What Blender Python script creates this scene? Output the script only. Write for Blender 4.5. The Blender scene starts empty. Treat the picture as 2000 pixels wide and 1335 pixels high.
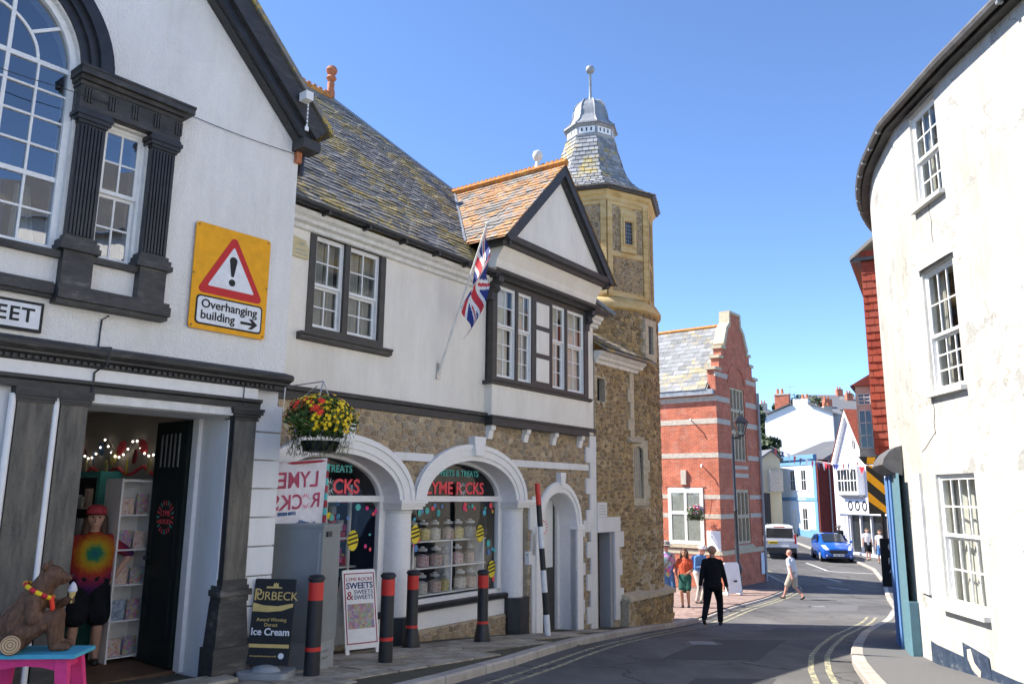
import bpy, bmesh, math, random
from mathutils import Vector, Matrix, Euler
from mathutils.geometry import tessellate_polygon
random.seed(7)
RAD = math.radians
scene = bpy.context.scene
COL = scene.collection
# ------------------------------------------------------------------ camera, sky, sun, exposure
cam_d = bpy.data.cameras.new('camera'); cam = bpy.data.objects.new('camera', cam_d); COL.objects.link(cam)
cam_d.sensor_width = 36.0; cam_d.lens = 36.0 * 1540.0 / 2000.0
cam_d.clip_start = 0.05; cam_d.clip_end = 2000
cam.matrix_world = (Matrix.Rotation(RAD(90 + 10.84), 4, 'X') @ Matrix.Rotation(RAD(0.57), 4, 'Z'))
scene.camera = cam
SUN_AZ, SUN_EL = -82.0, 48.0            # azimuth from +Y towards +X
world = bpy.data.worlds.new('World'); scene.world = world; world.use_nodes = True
wn = world.node_tree.nodes; wl = world.node_tree.links
bg = wn['Background']; sky = wn.new('ShaderNodeTexSky'); sky.sky_type = 'NISHITA'; sky.sun_disc = False
sky.sun_elevation = RAD(SUN_EL); sky.sun_rotation = RAD(SUN_AZ)
sky.air_density = 0.8; sky.dust_density = 0.0; sky.ozone_density = 5.5; sky.altitude = 2600
wl.new(sky.outputs[0], bg.inputs[0]); bg.inputs[1].default_value = 0.132
sun_d = bpy.data.lights.new('sun', 'SUN'); sun_d.energy = 3.9; sun_d.angle = RAD(0.53); sun_d.color = (1.0, 0.94, 0.85)
sun = bpy.data.objects.new('sun', sun_d); COL.objects.link(sun)
_sd = Vector((math.sin(RAD(SUN_AZ)) * math.cos(RAD(SUN_EL)), math.cos(RAD(SUN_AZ)) * math.cos(RAD(SUN_EL)), math.sin(RAD(SUN_EL))))
sun.rotation_euler = _sd.to_track_quat('Z', 'Y').to_euler()
sun.location = _sd * 60
vs = scene.view_settings; vs.view_transform = 'Standard'; vs.look = 'None'; vs.exposure = 1.48; vs.gamma = 1.0
vs.use_curve_mapping = False
cy = scene.cycles
cy.max_bounces = 7; cy.diffuse_bounces = 4; cy.glossy_bounces = 3; cy.transmission_bounces = 4; cy.transparent_max_bounces = 10
cy.use_denoising = True; cy.sample_clamp_indirect = 8

# ------------------------------------------------------------------ mesh helpers
class MB:
    def __init__(s): s.v = []; s.f = []
    def add(s, vs, fs):
        b = len(s.v); s.v += [tuple(v) for v in vs]; s.f += [tuple(i + b for i in f) for f in fs]; return s
    def box(s, x0, x1, y0, y1, z0, z1):
        return s.add([(x0,y0,z0),(x1,y0,z0),(x1,y1,z0),(x0,y1,z0),(x0,y0,z1),(x1,y0,z1),(x1,y1,z1),(x0,y1,z1)],
                     [(0,3,2,1),(4,5,6,7),(0,1,5,4),(1,2,6,5),(2,3,7,6),(3,0,4,7)])
    def frus(s, a, b, z0, z1):   # a,b = (x0,x1,y0,y1) rect at z0, z1
        return s.add([(a[0],a[2],z0),(a[1],a[2],z0),(a[1],a[3],z0),(a[0],a[3],z0),(b[0],b[2],z1),(b[1],b[2],z1),(b[1],b[3],z1),(b[0],b[3],z1)],
                     [(0,3,2,1),(4,5,6,7),(0,1,5,4),(1,2,6,5),(2,3,7,6),(3,0,4,7)])
    def extr(s, loops, fn0, fn1):   # loops of 2D points (outer + holes); fn map (a,b) -> 3D
        pts = [p for l in loops for p in l]
        tris = tessellate_polygon([[Vector((p[0], p[1], 0)) for p in l] for l in loops])
        n = len(pts); V = [fn0(*p) for p in pts] + [fn1(*p) for p in pts]; Fc = []
        for t in tris: Fc.append(tuple(t)); Fc.append(tuple(i + n for i in reversed(t)))
        b = 0
        for l in loops:
            m = len(l)
            for i in range(m):
                j = (i + 1) % m; Fc.append((b + i, b + j, b + j + n, b + i + n))
            b += m
        return s.add(V, Fc)
    def wall(s, outer, holes, y0, y1):      # polygon in xz, extruded along y
        return s.extr([outer] + list(holes), lambda a, b: (a, y0, b), lambda a, b: (a, y1, b))
    def slab(s, outer, z0, z1, holes=()):
        return s.extr([outer] + list(holes), lambda a, b: (a, b, z0), lambda a, b: (a, b, z1))
    def mould(s, prof, x0, x1):             # profile polygon in (y,z) extruded along x
        return s.extr([prof], lambda a, b: (x0, a, b), lambda a, b: (x1, a, b))
    def tube(s, pts, r, n=8, cap=True):
        pts = [Vector(p) for p in pts]; R = r if isinstance(r, (list, tuple)) else [r] * len(pts)
        rings = []; up = Vector((0, 0, 1))
        for i, p in enumerate(pts):
            d = (pts[min(i + 1, len(pts) - 1)] - pts[max(i - 1, 0)]).normalized()
            a = d.cross(up if abs(d.z) < 0.95 else Vector((1, 0, 0))).normalized(); b = d.cross(a)
            rings.append([p + (a * math.cos(2 * math.pi * k / n) + b * math.sin(2 * math.pi * k / n)) * R[i] for k in range(n)])
        V = [v for r_ in rings for v in r_]; Fc = []
        for i in range(len(pts) - 1):
            for k in range(n):
                k2 = (k + 1) % n; Fc.append((i*n + k, i*n + k2, (i+1)*n + k2, (i+1)*n + k))
        if cap: Fc.append(tuple(range(n - 1, -1, -1))); Fc.append(tuple((len(pts) - 1) * n + k for k in range(n)))
        return s.add(V, Fc)
    def lathe(s, prof, n=24, c=(0, 0, 0), a0=0.0, a1=2 * math.pi):
        full = abs(a1 - a0 - 2 * math.pi) < 1e-6; m = n if full else n + 1; V = []
        for r, z in prof:
            for k in range(m):
                a = a0 + (a1 - a0) * k / n; V.append((c[0] + r * math.cos(a), c[1] + r * math.sin(a), c[2] + z))
        Fc = []
        for i in range(len(prof) - 1):
            for k in range(n):
                k2 = (k + 1) % m; Fc.append((i*m + k, i*m + k2, (i+1)*m + k2, (i+1)*m + k))
        if full:
            Fc.append(tuple(range(m - 1, -1, -1))); Fc.append(tuple((len(prof) - 1) * m + k for k in range(m)))
        return s.add(V, Fc)
    def ball(s, c, r, n=10, m=7, sc=(1, 1, 1)):
        return s.lathe_s(c, r, n, m, sc)
    def lathe_s(s, c, r, n, m, sc):
        V = []; Fc = []
        for i in range(1, m):
            t = math.pi * i / m
            for k in range(n):
                a = 2 * math.pi * k / n
                V.append((c[0] + r*sc[0]*math.sin(t)*math.cos(a), c[1] + r*sc[1]*math.sin(t)*math.sin(a), c[2] - r*sc[2]*math.cos(t)))
        V.append((c[0], c[1], c[2] - r*sc[2])); V.append((c[0], c[1], c[2] + r*sc[2])); b = len(V) - 2
        for i in range(m - 2):
            for k in range(n):
                k2 = (k + 1) % n; Fc.append((i*n + k, i*n + k2, (i+1)*n + k2, (i+1)*n + k))
        for k in range(n):
            k2 = (k + 1) % n; Fc.append((b, k2, k)); Fc.append((b + 1, (m-2)*n + k, (m-2)*n + k2))
        return s.add(V, Fc)
    def xf(s, M):
        s.v = [tuple(M @ Vector(v)) for v in s.v]; return s
    def mesh(s, name, smooth=False, angle=None):
        me = bpy.data.meshes.new(name); me.from_pydata(s.v, [], s.f)
        bm = bmesh.new(); bm.from_mesh(me); bmesh.ops.recalc_face_normals(bm, faces=bm.faces)
        if smooth:
            for f in bm.faces: f.smooth = True
            for e in bm.edges:
                if len(e.link_faces) == 2 and e.calc_face_angle(0) > RAD(angle or 38): e.smooth = False
        bm.to_mesh(me); bm.free(); me.update(); return me
    def make(s, name, mat, parent=None, smooth=False, label=None, angle=None):
        me = s.mesh(name, smooth, angle)
        if mat: me.materials.append(M[mat] if isinstance(mat, str) else mat)
        return link(name, me, parent, label)
def link(name, me, parent=None, label=None):
    o = bpy.data.objects.new(name, me); COL.objects.link(o)
    if parent is not None: o.parent = parent
    if label: o['label'] = label
    return o
def tag(o, label, cat, group=None):
    o['label'] = label; o['category'] = cat
    if group: o['group'] = group
    return o
def thing(name, label, cat, loc=(0, 0, 0), rz=0.0, group=None):
    o = bpy.data.objects.new(name, None); COL.objects.link(o); o.location = loc; o.rotation_euler = (0, 0, rz)
    return tag(o, label, cat, group)
def struct(o): o['kind'] = 'structure'; return o
def stuff(o): o['kind'] = 'stuff'; return o
def copy_tree(o, parent=None):
    c = o.copy(); COL.objects.link(c); c.parent = parent
    for ch in list(o.children): copy_tree(ch, c)
    return c
def arc(cx, cz, rx, rz, a0, a1, n):
    return [(cx + rx * math.cos(RAD(a0 + (a1 - a0) * i / n)), cz + rz * math.sin(RAD(a0 + (a1 - a0) * i / n))) for i in range(n + 1)]
def rect(x0, x1, z0, z1): return [(x0, z0), (x1, z0), (x1, z1), (x0, z1)]
def az_rot(az): return RAD(90 - az)
TMP = bpy.data.scenes.new('workshop')      # scratch scene so that evaluating one object stays cheap
def evaluated_mesh(o):
    TMP.collection.objects.link(o); vl = TMP.view_layers[0]; vl.update(); dg = vl.depsgraph
    return bpy.data.meshes.new_from_object(o.evaluated_get(dg))
def text_mesh(mb, txt, size, M4, spacing=1.0, align='CENTER', extr=0.002, bold=0.0):
    cu = bpy.data.curves.new('t', 'FONT'); cu.body = txt; cu.size = size; cu.align_x = align; cu.align_y = 'CENTER'
    cu.extrude = extr; cu.space_character = spacing; cu.offset = bold; cu.resolution_u = 3
    o = bpy.data.objects.new('t', cu); me = evaluated_mesh(o)
    mb.add([M4 @ v.co for v in me.vertices], [tuple(p.vertices) for p in me.polygons])
    bpy.data.objects.remove(o); bpy.data.curves.remove(cu); bpy.data.meshes.remove(me); return mb
def face_mat(x, y, z, mirror=False):   # text plane: text x -> local x, text y -> local z, facing -y
    R = Matrix(((1, 0, 0, x), (0, 0, -1, y), (0, 1, 0, z), (0, 0, 0, 1)))
    if mirror: R = R @ Matrix.Diagonal((-1, 1, 1, 1))
    return R
def remesh_blob(name, caps, voxel, mat, parent=None, smooth_it=4, extra=None):
    """caps: (p0,p1,r0,r1[,flat]) tapered capsules / extra MB; fused into one continuous skin"""
    mb = MB()
    for c in caps:
        p0, p1, r0, r1 = Vector(c[0]), Vector(c[1]), c[2], c[3]
        d = p1 - p0; L = d.length
        if L < 1e-5: mb.ball(p0, r0, 14, 10, c[4] if len(c) > 4 else (1, 1, 1)); continue
        n = 6; pts = []; rr = []
        for k in range(4): t = math.pi / 2 * k / 4; pts.append(p0 - d / L * r0 * math.cos(t)); rr.append(max(r0 * math.sin(t), 0.002))
        for k in range(n + 1): pts.append(p0 + d * k / n); rr.append(r0 + (r1 - r0) * k / n)
        for k in range(1, 5): t = math.pi / 2 * k / 4; pts.append(p1 + d / L * r1 * math.sin(t)); rr.append(max(r1 * math.cos(t), 0.002))
        sub = MB().tube(pts, rr, 12)
        if len(c) > 4:
            cx = (p0 + p1) / 2
            sub.v = [(cx.x + (v[0]-cx.x)*c[4][0], cx.y + (v[1]-cx.y)*c[4][1], cx.z + (v[2]-cx.z)*c[4][2]) for v in sub.v]
        mb.add(sub.v, sub.f)
    if extra: mb.add(extra.v, extra.f)
    me = mb.mesh('tmp'); o = bpy.data.objects.new('tmp', me)
    md = o.modifiers.new('r', 'REMESH'); md.mode = 'VOXEL'; md.voxel_size = voxel; md.use_smooth_shade = True
    if smooth_it:
        sm = o.modifiers.new('s', 'SMOOTH'); sm.factor = 0.5; sm.iterations = smooth_it
    m2 = evaluated_mesh(o); m2.name = name
    bpy.data.objects.remove(o); bpy.data.meshes.remove(me); m2.materials.clear()
    if mat: m2.materials.append(M[mat] if isinstance(mat, str) else mat)
    return link(name, m2, parent)
# ---- pieces: many alike little pieces -> first `limit` are objects, rest one joined part
def pieces(name, plist, mat, parent, limit=300, key=None, rest_name=None):
    """plist: list of MB"""
    if key: plist = sorted(plist, key=key)
    for p in plist[:limit]: p.make(name, mat, parent)
    if len(plist) > limit:
        mb = MB()
        for p in plist[limit:]: mb.add(p.v, p.f)
        o = mb.make(rest_name or (name + '_field'), mat, parent); stuff(o)
def clip_poly(poly, px, py, nx, ny):
    out = []; n = len(poly)
    for i in range(n):
        a = poly[i]; b = poly[(i + 1) % n]
        da = (a[0]-px)*nx + (a[1]-py)*ny; db = (b[0]-px)*nx + (b[1]-py)*ny
        if da <= 0: out.append(a)
        if (da < 0 < db) or (db < 0 < da):
            t = da / (da - db); out.append((a[0] + (b[0]-a[0])*t, a[1] + (b[1]-a[1])*t))
    return out
def rubble(u0, u1, v0, v1, su, sv, keep, fmap, gap=0.003, proud=(0.003, 0.014), rng=None):
    """Voronoi rubble; keep(u,v)->bool ; fmap(u,v,d)->xyz ; returns list of MB"""
    rng = rng or random.Random(3); P = {}
    nu = int((u1-u0)/su) + 3; nv = int((v1-v0)/sv) + 3
    for i in range(-1, nu):
        for j in range(-1, nv):
            P[i, j] = (u0 + (i + .5 + .5*(j % 2) + rng.uniform(-.42, .42))*su, v0 + (j + .5 + rng.uniform(-.4, .4))*sv)
    out = []
    for (i, j), p in P.items():
        if not (u0 <= p[0] <= u1 and v0 <= p[1] <= v1) or not keep(*p): continue
        poly = [(p[0]-su*1.6, p[1]-sv*1.6), (p[0]+su*1.6, p[1]-sv*1.6), (p[0]+su*1.6, p[1]+sv*1.6), (p[0]-su*1.6, p[1]+sv*1.6)]
        k = su / sv
        for di in (-2, -1, 0, 1, 2):
            for dj in (-2, -1, 0, 1, 2):
                q = P.get((i + di, j + dj))
                if q is None or (di == 0 and dj == 0): continue
                nx, ny = (q[0]-p[0]), (q[1]-p[1])*k*k
                poly = clip_poly(poly, (p[0]+q[0])/2, (p[1]+q[1])/2, nx, ny)
                if len(poly) < 3: break
            if len(poly) < 3: break
        if len(poly) < 3: continue
        poly = [(min(max(a, u0), u1), min(max(b, v0), v1)) for a, b in poly]
        cx = sum(a for a, _ in poly)/len(poly); cy_ = sum(b for _, b in poly)/len(poly)
        ring = []; inner = []
        for a, b in poly:
            L = math.hypot(a-cx, b-cy_) + 1e-6; k1 = max(0.3, 1 - gap/L); k2 = max(0.2, 1 - (gap + 0.010)/L)
            ring.append((cx + (a-cx)*k1, cy_ + (b-cy_)*k1)); inner.append((cx + (a-cx)*k2, cy_ + (b-cy_)*k2))
        pr = rng.uniform(*proud); tx, ty = rng.uniform(-.08, .08), rng.uniform(-.08, .08); m = len(ring)
        V = [fmap(a, b, -0.01) for a, b in ring] + [fmap(a, b, max(0.004, pr + (a-cx)*tx + (b-cy_)*ty)) for a, b in inner]
        Fc = [tuple(range(m, 2*m))] + [(q, (q+1) % m, m + (q+1) % m, m + q) for q in range(m)]
        out.append(MB().add(V, Fc))
    return out
def slates(o, u, v, n, W, H, sw, sh, inside, rng, th=0.008, lift=0.02):
    """rows of overlapping slates on a slope: o origin, u along eave, v up slope, n normal (Vectors)"""
    out = []; rows = int(H / sh)
    for r in range(rows + 1):
        off = (r % 2) * sw / 2; k = -1
        while (k * sw + off) < W + sw:
            a0 = k*sw + off + rng.uniform(.0, .006); a1 = a0 + sw - rng.uniform(.004, .012); b0 = r*sh + rng.uniform(-.012, .012); b1 = min(b0 + sh*1.55, H + .02)
            k += 1
            c0 = max(a0, 0); c1 = min(a1, W)
            if c1 - c0 < 0.03: continue
            rg = inside(b0 + sh*.5)
            if rg is None: continue
            c0 = max(c0, rg[0]); c1 = min(c1, rg[1])
            if c1 - c0 < 0.03: continue
            l0 = lift + rng.uniform(-.004, .008); l1 = .004; tw = rng.uniform(-.004, .004)
            pts = [(c0, b0, l0 + tw), (c1, b0, l0 - tw), (c1, b1, l1), (c0, b1, l1)]
            V = [o + u*a + v*b + n*l for a, b, l in pts] + [o + u*a + v*b + n*(l - th) for a, b, l in pts]
            out.append(MB().add(V, [(0,1,2,3),(0,4,5,1),(1,5,6,2),(3,2,6,7),(0,3,7,4)]))
    return out
# ------------------------------------------------------------------ materials
M = {}
class NT:
    def __init__(s, name):
        s.m = bpy.data.materials.new(name); s.m.use_nodes = True; s.t = s.m.node_tree; s.n = s.t.nodes; s.b = s.n['Principled BSDF']; M[name] = s.m
        s.tc = None
    def co(s, kind='Object'):
        if not s.tc: s.tc = s.n.new('ShaderNodeTexCoord')
        return s.tc.outputs[kind]
    def lk(s, a, b): s.t.links.new(a, b)
    def map(s, sc=(1, 1, 1), kind='Object'):
        m = s.n.new('ShaderNodeMapping'); s.lk(s.co(kind), m.inputs[0]); m.inputs['Scale'].default_value = sc; return m.outputs[0]
    def noise(s, scale, detail=4, rough=.6, vec=None, sc=(1, 1, 1)):
        x = s.n.new('ShaderNodeTexNoise'); x.inputs['Scale'].default_value = scale; x.inputs['Detail'].default_value = detail; x.inputs['Roughness'].default_value = rough
        s.lk(vec if vec is not None else s.map(sc), x.inputs['Vector']); return x.outputs['Fac']
    def ramp(s, fac, stops):
        r = s.n.new('ShaderNodeValToRGB'); e = r.color_ramp.elements
        while len(e) < len(stops): e.new(0.5)
        for i, (p, c) in enumerate(stops): e[i].position = p; e[i].color = (c if len(c) == 4 else (*c, 1)) if isinstance(c, (tuple, list)) else (c, c, c, 1)
        s.lk(fac, r.inputs[0]); return r.outputs[0]
    def mix(s, fac, a, b, mode='MIX'):
        x = s.n.new('ShaderNodeMix'); x.data_type = 'RGBA'; x.blend_type = mode
        for sock, v in ((x.inputs[0], fac), (x.inputs[6], a), (x.inputs[7], b)):
            if isinstance(v, (int, float)): sock.default_value = v
            elif isinstance(v, (tuple, list)): sock.default_value = (*v, 1) if len(v) == 3 else v
            else: s.lk(v, sock)
        return x.outputs[2]
    def math(s, op, a, b=0.5):
        x = s.n.new('ShaderNodeMath'); x.operation = op
        for i, v in enumerate((a, b)):
            if isinstance(v, (int, float)): x.inputs[i].default_value = v
            else: s.lk(v, x.inputs[i])
        return x.outputs[0]
    def bump(s, h, strength=.4, dist=.01):
        b = s.n.new('ShaderNodeBump'); b.inputs['Strength'].default_value = strength; b.inputs['Distance'].default_value = dist
        s.lk(h, b.inputs['Height']); s.lk(b.outputs[0], s.b.inputs['Normal']); return s
    def col(s, c):
        if isinstance(c, (tuple, list)): s.b.inputs['Base Color'].default_value = (*c, 1)
        else: s.lk(c, s.b.inputs['Base Color'])
        return s
    def rough(s, r, spec=.5, metal=0.0):
        if isinstance(r, (int, float)): s.b.inputs['Roughness'].default_value = r
        else: s.lk(r, s.b.inputs['Roughness'])
        s.b.inputs['Specular IOR Level'].default_value = spec; s.b.inputs['Metallic'].default_value = metal; return s
    def rnd(s, island=False):
        if island:
            g = s.n.new('ShaderNodeNewGeometry'); return g.outputs['Random Per Island']
        g = s.n.new('ShaderNodeObjectInfo'); return g.outputs['Random']
def plain(name, c, rough=.6, var=.12, scale=9, spec=.4, metal=0, bump=.0):
    t = NT(name); n = t.noise(scale, 5, .65)
    lo = tuple(x*(1-var) for x in c); hi = tuple(min(1, x*(1+var)) for x in c)
    t.col(t.ramp(n, [(.3, lo), (.7, hi)])).rough(rough, spec, metal)
    if bump: t.bump(t.noise(scale*6, 4, .6), bump, .004)
    return t
def render_mat(name, c, stain, grain=85, strength=.55, dist=.012, stain_amt=.35, streak=.22):
    t = NT(name); big = t.noise(1.1, 6, .68, sc=(1, 1, .45)); fine = t.noise(grain, 2, .5)
    a = t.ramp(big, [(.36, stain), (.62, c)]); a = t.mix(stain_amt, c, a)
    sp = t.ramp(t.noise(7, 6, .75), [(.24, (.35, .33, .29)), (.32, (1, 1, 1))]); a = t.mix(.3, a, sp, 'MULTIPLY')
    stk = t.ramp(t.noise(2.2, 6, .75, sc=(1.8, 1.8, .25)), [(.40, (.80, .78, .73)), (.54, (1, 1, 1))]); a = t.mix(streak, a, stk, 'MULTIPLY')
    t.col(a).rough(.9, .2); t.bump(t.math('ADD', fine, t.math('MULTIPLY', t.noise(18, 3, .5), .6)), strength, dist); return t
render_mat('roughcast', (.86, .83, .77), (.64, .61, .56), 46, .85, .02, .45)
render_mat('roughcast_cream', (.89, .84, .74), (.66, .61, .52), 60, .6, .014, .45)
t = NT('cream_render'); big = t.noise(.9, 4, .68, sc=(1, 1, .5)); a = t.ramp(big, [(.34, (.43, .415, .375)), (.50, (.495, .483, .45)), (.66, (.53, .52, .49))])
a = t.mix(.5, a, t.ramp(t.noise(2.2, 4, .75, sc=(1.4, 1.4, .22)), [(.36, (.78, .74, .65)), (.56, (1, 1, 1))]), 'MULTIPLY')
fk = t.ramp(t.noise(1.5, 5, .62), [(.61, 0), (.622, 1)]); a = t.mix(fk, a, t.ramp(t.noise(20, 4, .6), [(.3, (.33, .32, .29)), (.7, (.40, .39, .36))]))
pk = t.ramp(t.noise(11, 3, .8), [(.245, 1), (.265, 0)]); a = t.mix(pk, a, (.16, .13, .10))
vo = t.n.new('ShaderNodeTexVoronoi'); vo.feature = 'DISTANCE_TO_EDGE'; vo.inputs['Scale'].default_value = .55; wp = t.n.new('ShaderNodeVectorMath'); wp.operation = 'ADD'; nn = t.n.new('ShaderNodeTexNoise'); nn.inputs['Scale'].default_value = 2.5; nn.inputs['Detail'].default_value = 4; t.lk(t.co('Object'), nn.inputs[0]); t.lk(t.co('Object'), wp.inputs[0]); t.lk(nn.outputs['Color'], wp.inputs[1]); t.lk(wp.outputs[0], vo.inputs['Vector'])
ck = t.ramp(vo.outputs['Distance'], [(.003, 1), (.007, 0)]); a = t.mix(t.math('MULTIPLY', ck, .45), a, (.2, .17, .13))
t.col(a).rough(.9, .2).bump(t.math('ADD', t.noise(60, 2, .5), t.math('MULTIPLY', t.math('ADD', t.noise(7, 3, .5), t.math('MULTIPLY', fk, -.5)), 1.2)), .45, .012)
render_mat('white_masonry', (.80, .79, .765), (.60, .58, .53), 30, .25, .006, .45)
render_mat('far_white', (.82, .81, .79), (.7, .69, .66), 30, .1, .005)
render_mat('pale_lilac', (.72, .72, .78), (.62, .62, .68), 30, .1, .005)
render_mat('far_cream', (.70, .60, .40), (.55, .47, .32), 20, .1, .005)
render_mat('house_blue', (.16, .33, .52), (.13, .27, .43), 20, .1, .005)
render_mat('house_ice', (.74, .80, .84), (.62, .69, .74), 20, .1, .005)
render_mat('far_grey', (.40, .40, .40), (.3, .3, .3), 20, .1, .005)
plain('white_paint', (.83, .81, .775), .45, .05, 14)
plain('sash_white', (.80, .79, .755), .4, .07, 22)
plain('aged_white', (.70, .68, .62), .55, .16, 9)
plain('black_paint', (.022, .023, .027), .42, .4, 7, .5, 0, .12)
t = NT('black_timber'); n = t.noise(6, 6, .7, sc=(1, 4, 4)); c = t.ramp(n, [(.3, (.02, .02, .022)), (.62, (.05, .048, .045)), (.82, (.13, .12, .10))]); t.col(c).rough(.55).bump(t.noise(40, 4, .6, sc=(.3, 3, 3)), .3, .006)
t = NT('black_weathered'); n = t.noise(4.5, 7, .75, sc=(.6, 1, 1.8)); c = t.ramp(n, [(.32, (.016, .016, .018)), (.56, (.055, .052, .048)), (.7, (.16, .15, .13))]); t.col(c).rough(.6).bump(n, .5, .012)
plain('brown_black', (.060, .055, .048), .5, .2, 8)
t = NT('pilaster_stone'); n = t.noise(5, 6, .7, sc=(2.2, 2.2, .35)); c = t.ramp(n, [(.28, (.065, .06, .052)), (.5, (.14, .127, .105)), (.72, (.215, .19, .15))])
sp = t.ramp(t.noise(38, 3, .6), [(.3, (.25, .24, .22)), (.4, (1, 1, 1))]); t.col(t.mix(.5, c, sp, 'MULTIPLY')).rough(.8, .25).bump(t.noise(30, 5, .7, sc=(2, 2, .6)), .35, .008)
plain('lead_dark', (.13, .125, .12), .55, .3, 6, .4, .1, .2)
plain('lead', (.30, .31, .32), .5, .25, 6, .5, .25, .15)
plain('grey_metal', (.30, .31, .31), .5, .1, 4, .4)
plain('cabinet_grey', (.225, .24, .235), .5, .08, 3, .4)
plain('steel', (.5, .5, .5), .35, .1, 9, .5, .8)
plain('red_band', (.62, .030, .02), .35, .12, 10, .5)
plain('bollard_black', (.018, .018, .02), .45, .3, 10, .5)
plain('terracotta', (.46, .17, .085), .8, .25, 12, .3, 0, .2)
t = NT('lichen_ridge'); n = t.noise(9, 5, .7); c = t.ramp(n, [(.3, (.30, .11, .05)), (.5, (.52, .22, .06)), (.68, (.58, .33, .09)), (.8, (.34, .31, .27))]); t.col(c).rough(.9, .2).bump(n, .4, .02)
def slate_mat(name, base, l1, l2, lo, hi, scl=2.2):
    t = NT(name); rn = t.rnd(True); ob = t.rnd(False); k = t.math('FRACT', t.math('ADD', rn, ob), 0)
    c = t.ramp(k, [(0, tuple(x*.7 for x in base)), (.5, base), (1, tuple(x*1.3 for x in base))])
    co = t.n.new('ShaderNodeNewGeometry').outputs['Position']
    n = t.noise(scl, 5, .78, vec=co); m = t.ramp(n, [(lo, 0), (hi, 1)])
    lc = t.ramp(t.noise(9, 4, .6, vec=co), [(.36, l1), (.62, l2)])
    spk = t.ramp(t.noise(26, 3, .7, vec=co), [(.42, 0), (.55, 1)]); m = t.mix(1, m, spk, 'MULTIPLY')
    t.col(t.mix(m, c, lc)).rough(.62, .4).bump(t.noise(30, 4, .7, vec=co), .3, .008); return t
slate_mat('slate', (.25, .235, .212), (.42, .31, .05), (.52, .36, .07), .475, .56, 1.0)
slate_mat('slate_orange', (.20, .19, .18), (.58, .19, .025), (.53, .28, .05), .465, .535, 1.8)
slate_mat('slate_spire', (.27, .275, .285), (.56, .38, .04), (.44, .34, .09), .535, .60, .95)
slate_mat('slate_far', (.20, .205, .21), (.50, .36, .08), (.36, .30, .15), .52, .62, .7)
slate_mat('slate_plain', (.15, .152, .158), (.22, .20, .14), (.25, .22, .15), .56, .7, .5)
def stone_mat(name, stops, sc=30):
    t = NT(name); k = t.math('FRACT', t.math('ADD', t.rnd(True), t.rnd(False)), 0); c = t.ramp(k, stops)
    co = t.n.new('ShaderNodeNewGeometry').outputs['Position']; n = t.noise(14, 6, .7, vec=co)
    c = t.mix(.65, c, t.ramp(n, [(.28, (.42, .38, .33)), (.66, (1.12, 1.08, 1.0))]), 'MULTIPLY')
    t.col(c).rough(.9, .2).bump(t.noise(sc, 5, .7, vec=co), .6, .015); return t
stone_mat('rubble', [(0, (.26, .20, .135)), (.2, (.42, .325, .215)), (.45, (.50, .385, .245)), (.62, (.35, .30, .235)), (.8, (.38, .27, .17)), (.9, (.30, .265, .22)), (1, (.58, .48, .34))])
stone_mat('rubble_dark', [(0, (.21, .155, .09)), (.25, (.38, .275, .14)), (.5, (.48, .35, .175)), (.65, (.30, .24, .165)), (.82, (.27, .195, .11)), (1, (.54, .42, .245))])
plain('mortar', (.46, .385, .275), .95, .2, 20, .1, 0, .4)
t = NT('ham_stone'); n = t.noise(2.5, 7, .7, sc=(1, 1, 3.5)); c = t.ramp(n, [(.28, (.38, .245, .085)), (.48, (.60, .435, .19)), (.7, (.66, .54, .31))]); t.col(c).rough(.9, .2).bump(t.noise(24, 5, .7, sc=(1, 1, 3)), .5, .012)
plain('dressed_stone', (.52, .45, .32), .9, .2, 10, .2, 0, .3)
plain('band_stone', (.52, .46, .38), .9, .22, 8, .2, 0, .2)
t = NT('brick'); br = t.n.new('ShaderNodeTexBrick'); t.lk(t.map((1, 1, 1), 'Object'), br.inputs[0])
br.inputs['Scale'].default_value = 1; br.inputs['Brick Width'].default_value = .225; br.inputs['Row Height'].default_value = .075; br.inputs['Mortar Size'].default_value = .006
br.inputs['Color1'].default_value = (.62, .165, .085, 1); br.inputs['Color2'].default_value = (.48, .12, .068, 1); br.inputs['Mortar'].default_value = (.45, .34, .26, 1)
sw = t.n.new('ShaderNodeSeparateXYZ'); t.lk(t.co('Object'), sw.inputs[0]); cb = t.n.new('ShaderNodeCombineXYZ')
t.lk(t.math('ADD', sw.outputs[0], sw.outputs[1]), cb.inputs[0]); t.lk(sw.outputs[2], cb.inputs[1]); t.lk(cb.outputs[0], br.inputs[0])
vr = t.ramp(t.noise(1.6, 5, .7), [(.3, (.62, .6, .58)), (.65, (1.1, 1.08, 1.05))]); ef = t.ramp(t.noise(2.4, 5, .7), [(.52, 0), (.74, .4)]); t.col(t.mix(ef, t.mix(.8, br.outputs[0], vr, 'MULTIPLY'), (.55, .38, .30))).rough(.9, .2).bump(br.outputs['Fac'], -.5, .008)
t = NT('red_tile'); k = t.rnd(False); c = t.ramp(k, [(0, (.27, .045, .026)), (.5, (.35, .064, .036)), (1, (.31, .075, .05))]); t.col(t.mix(.5, c, t.ramp(t.noise(9, 5, .7), [(.3, (.7, .66, .62)), (.7, (1.1, 1.1, 1.1))]), 'MULTIPLY')).rough(.8, .3).bump(t.noise(30, 4, .7), .3, .006)
plain('red_roof', (.40, .10, .055), .85, .3, 6, .2, 0, .3)
plain('maroon', (.14, .028, .022), .8, .2, 3)
t = NT('asphalt'); n = t.noise(.45, 4, .7); c = t.ramp(n, [(.3, (.075, .073, .073)), (.5, (.115, .112, .110)), (.7, (.155, .150, .146))]); sp = t.ramp(t.noise(190, 2, .5), [(.35, (.62, .62, .62)), (.7, (1.5, 1.48, 1.45))])
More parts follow.
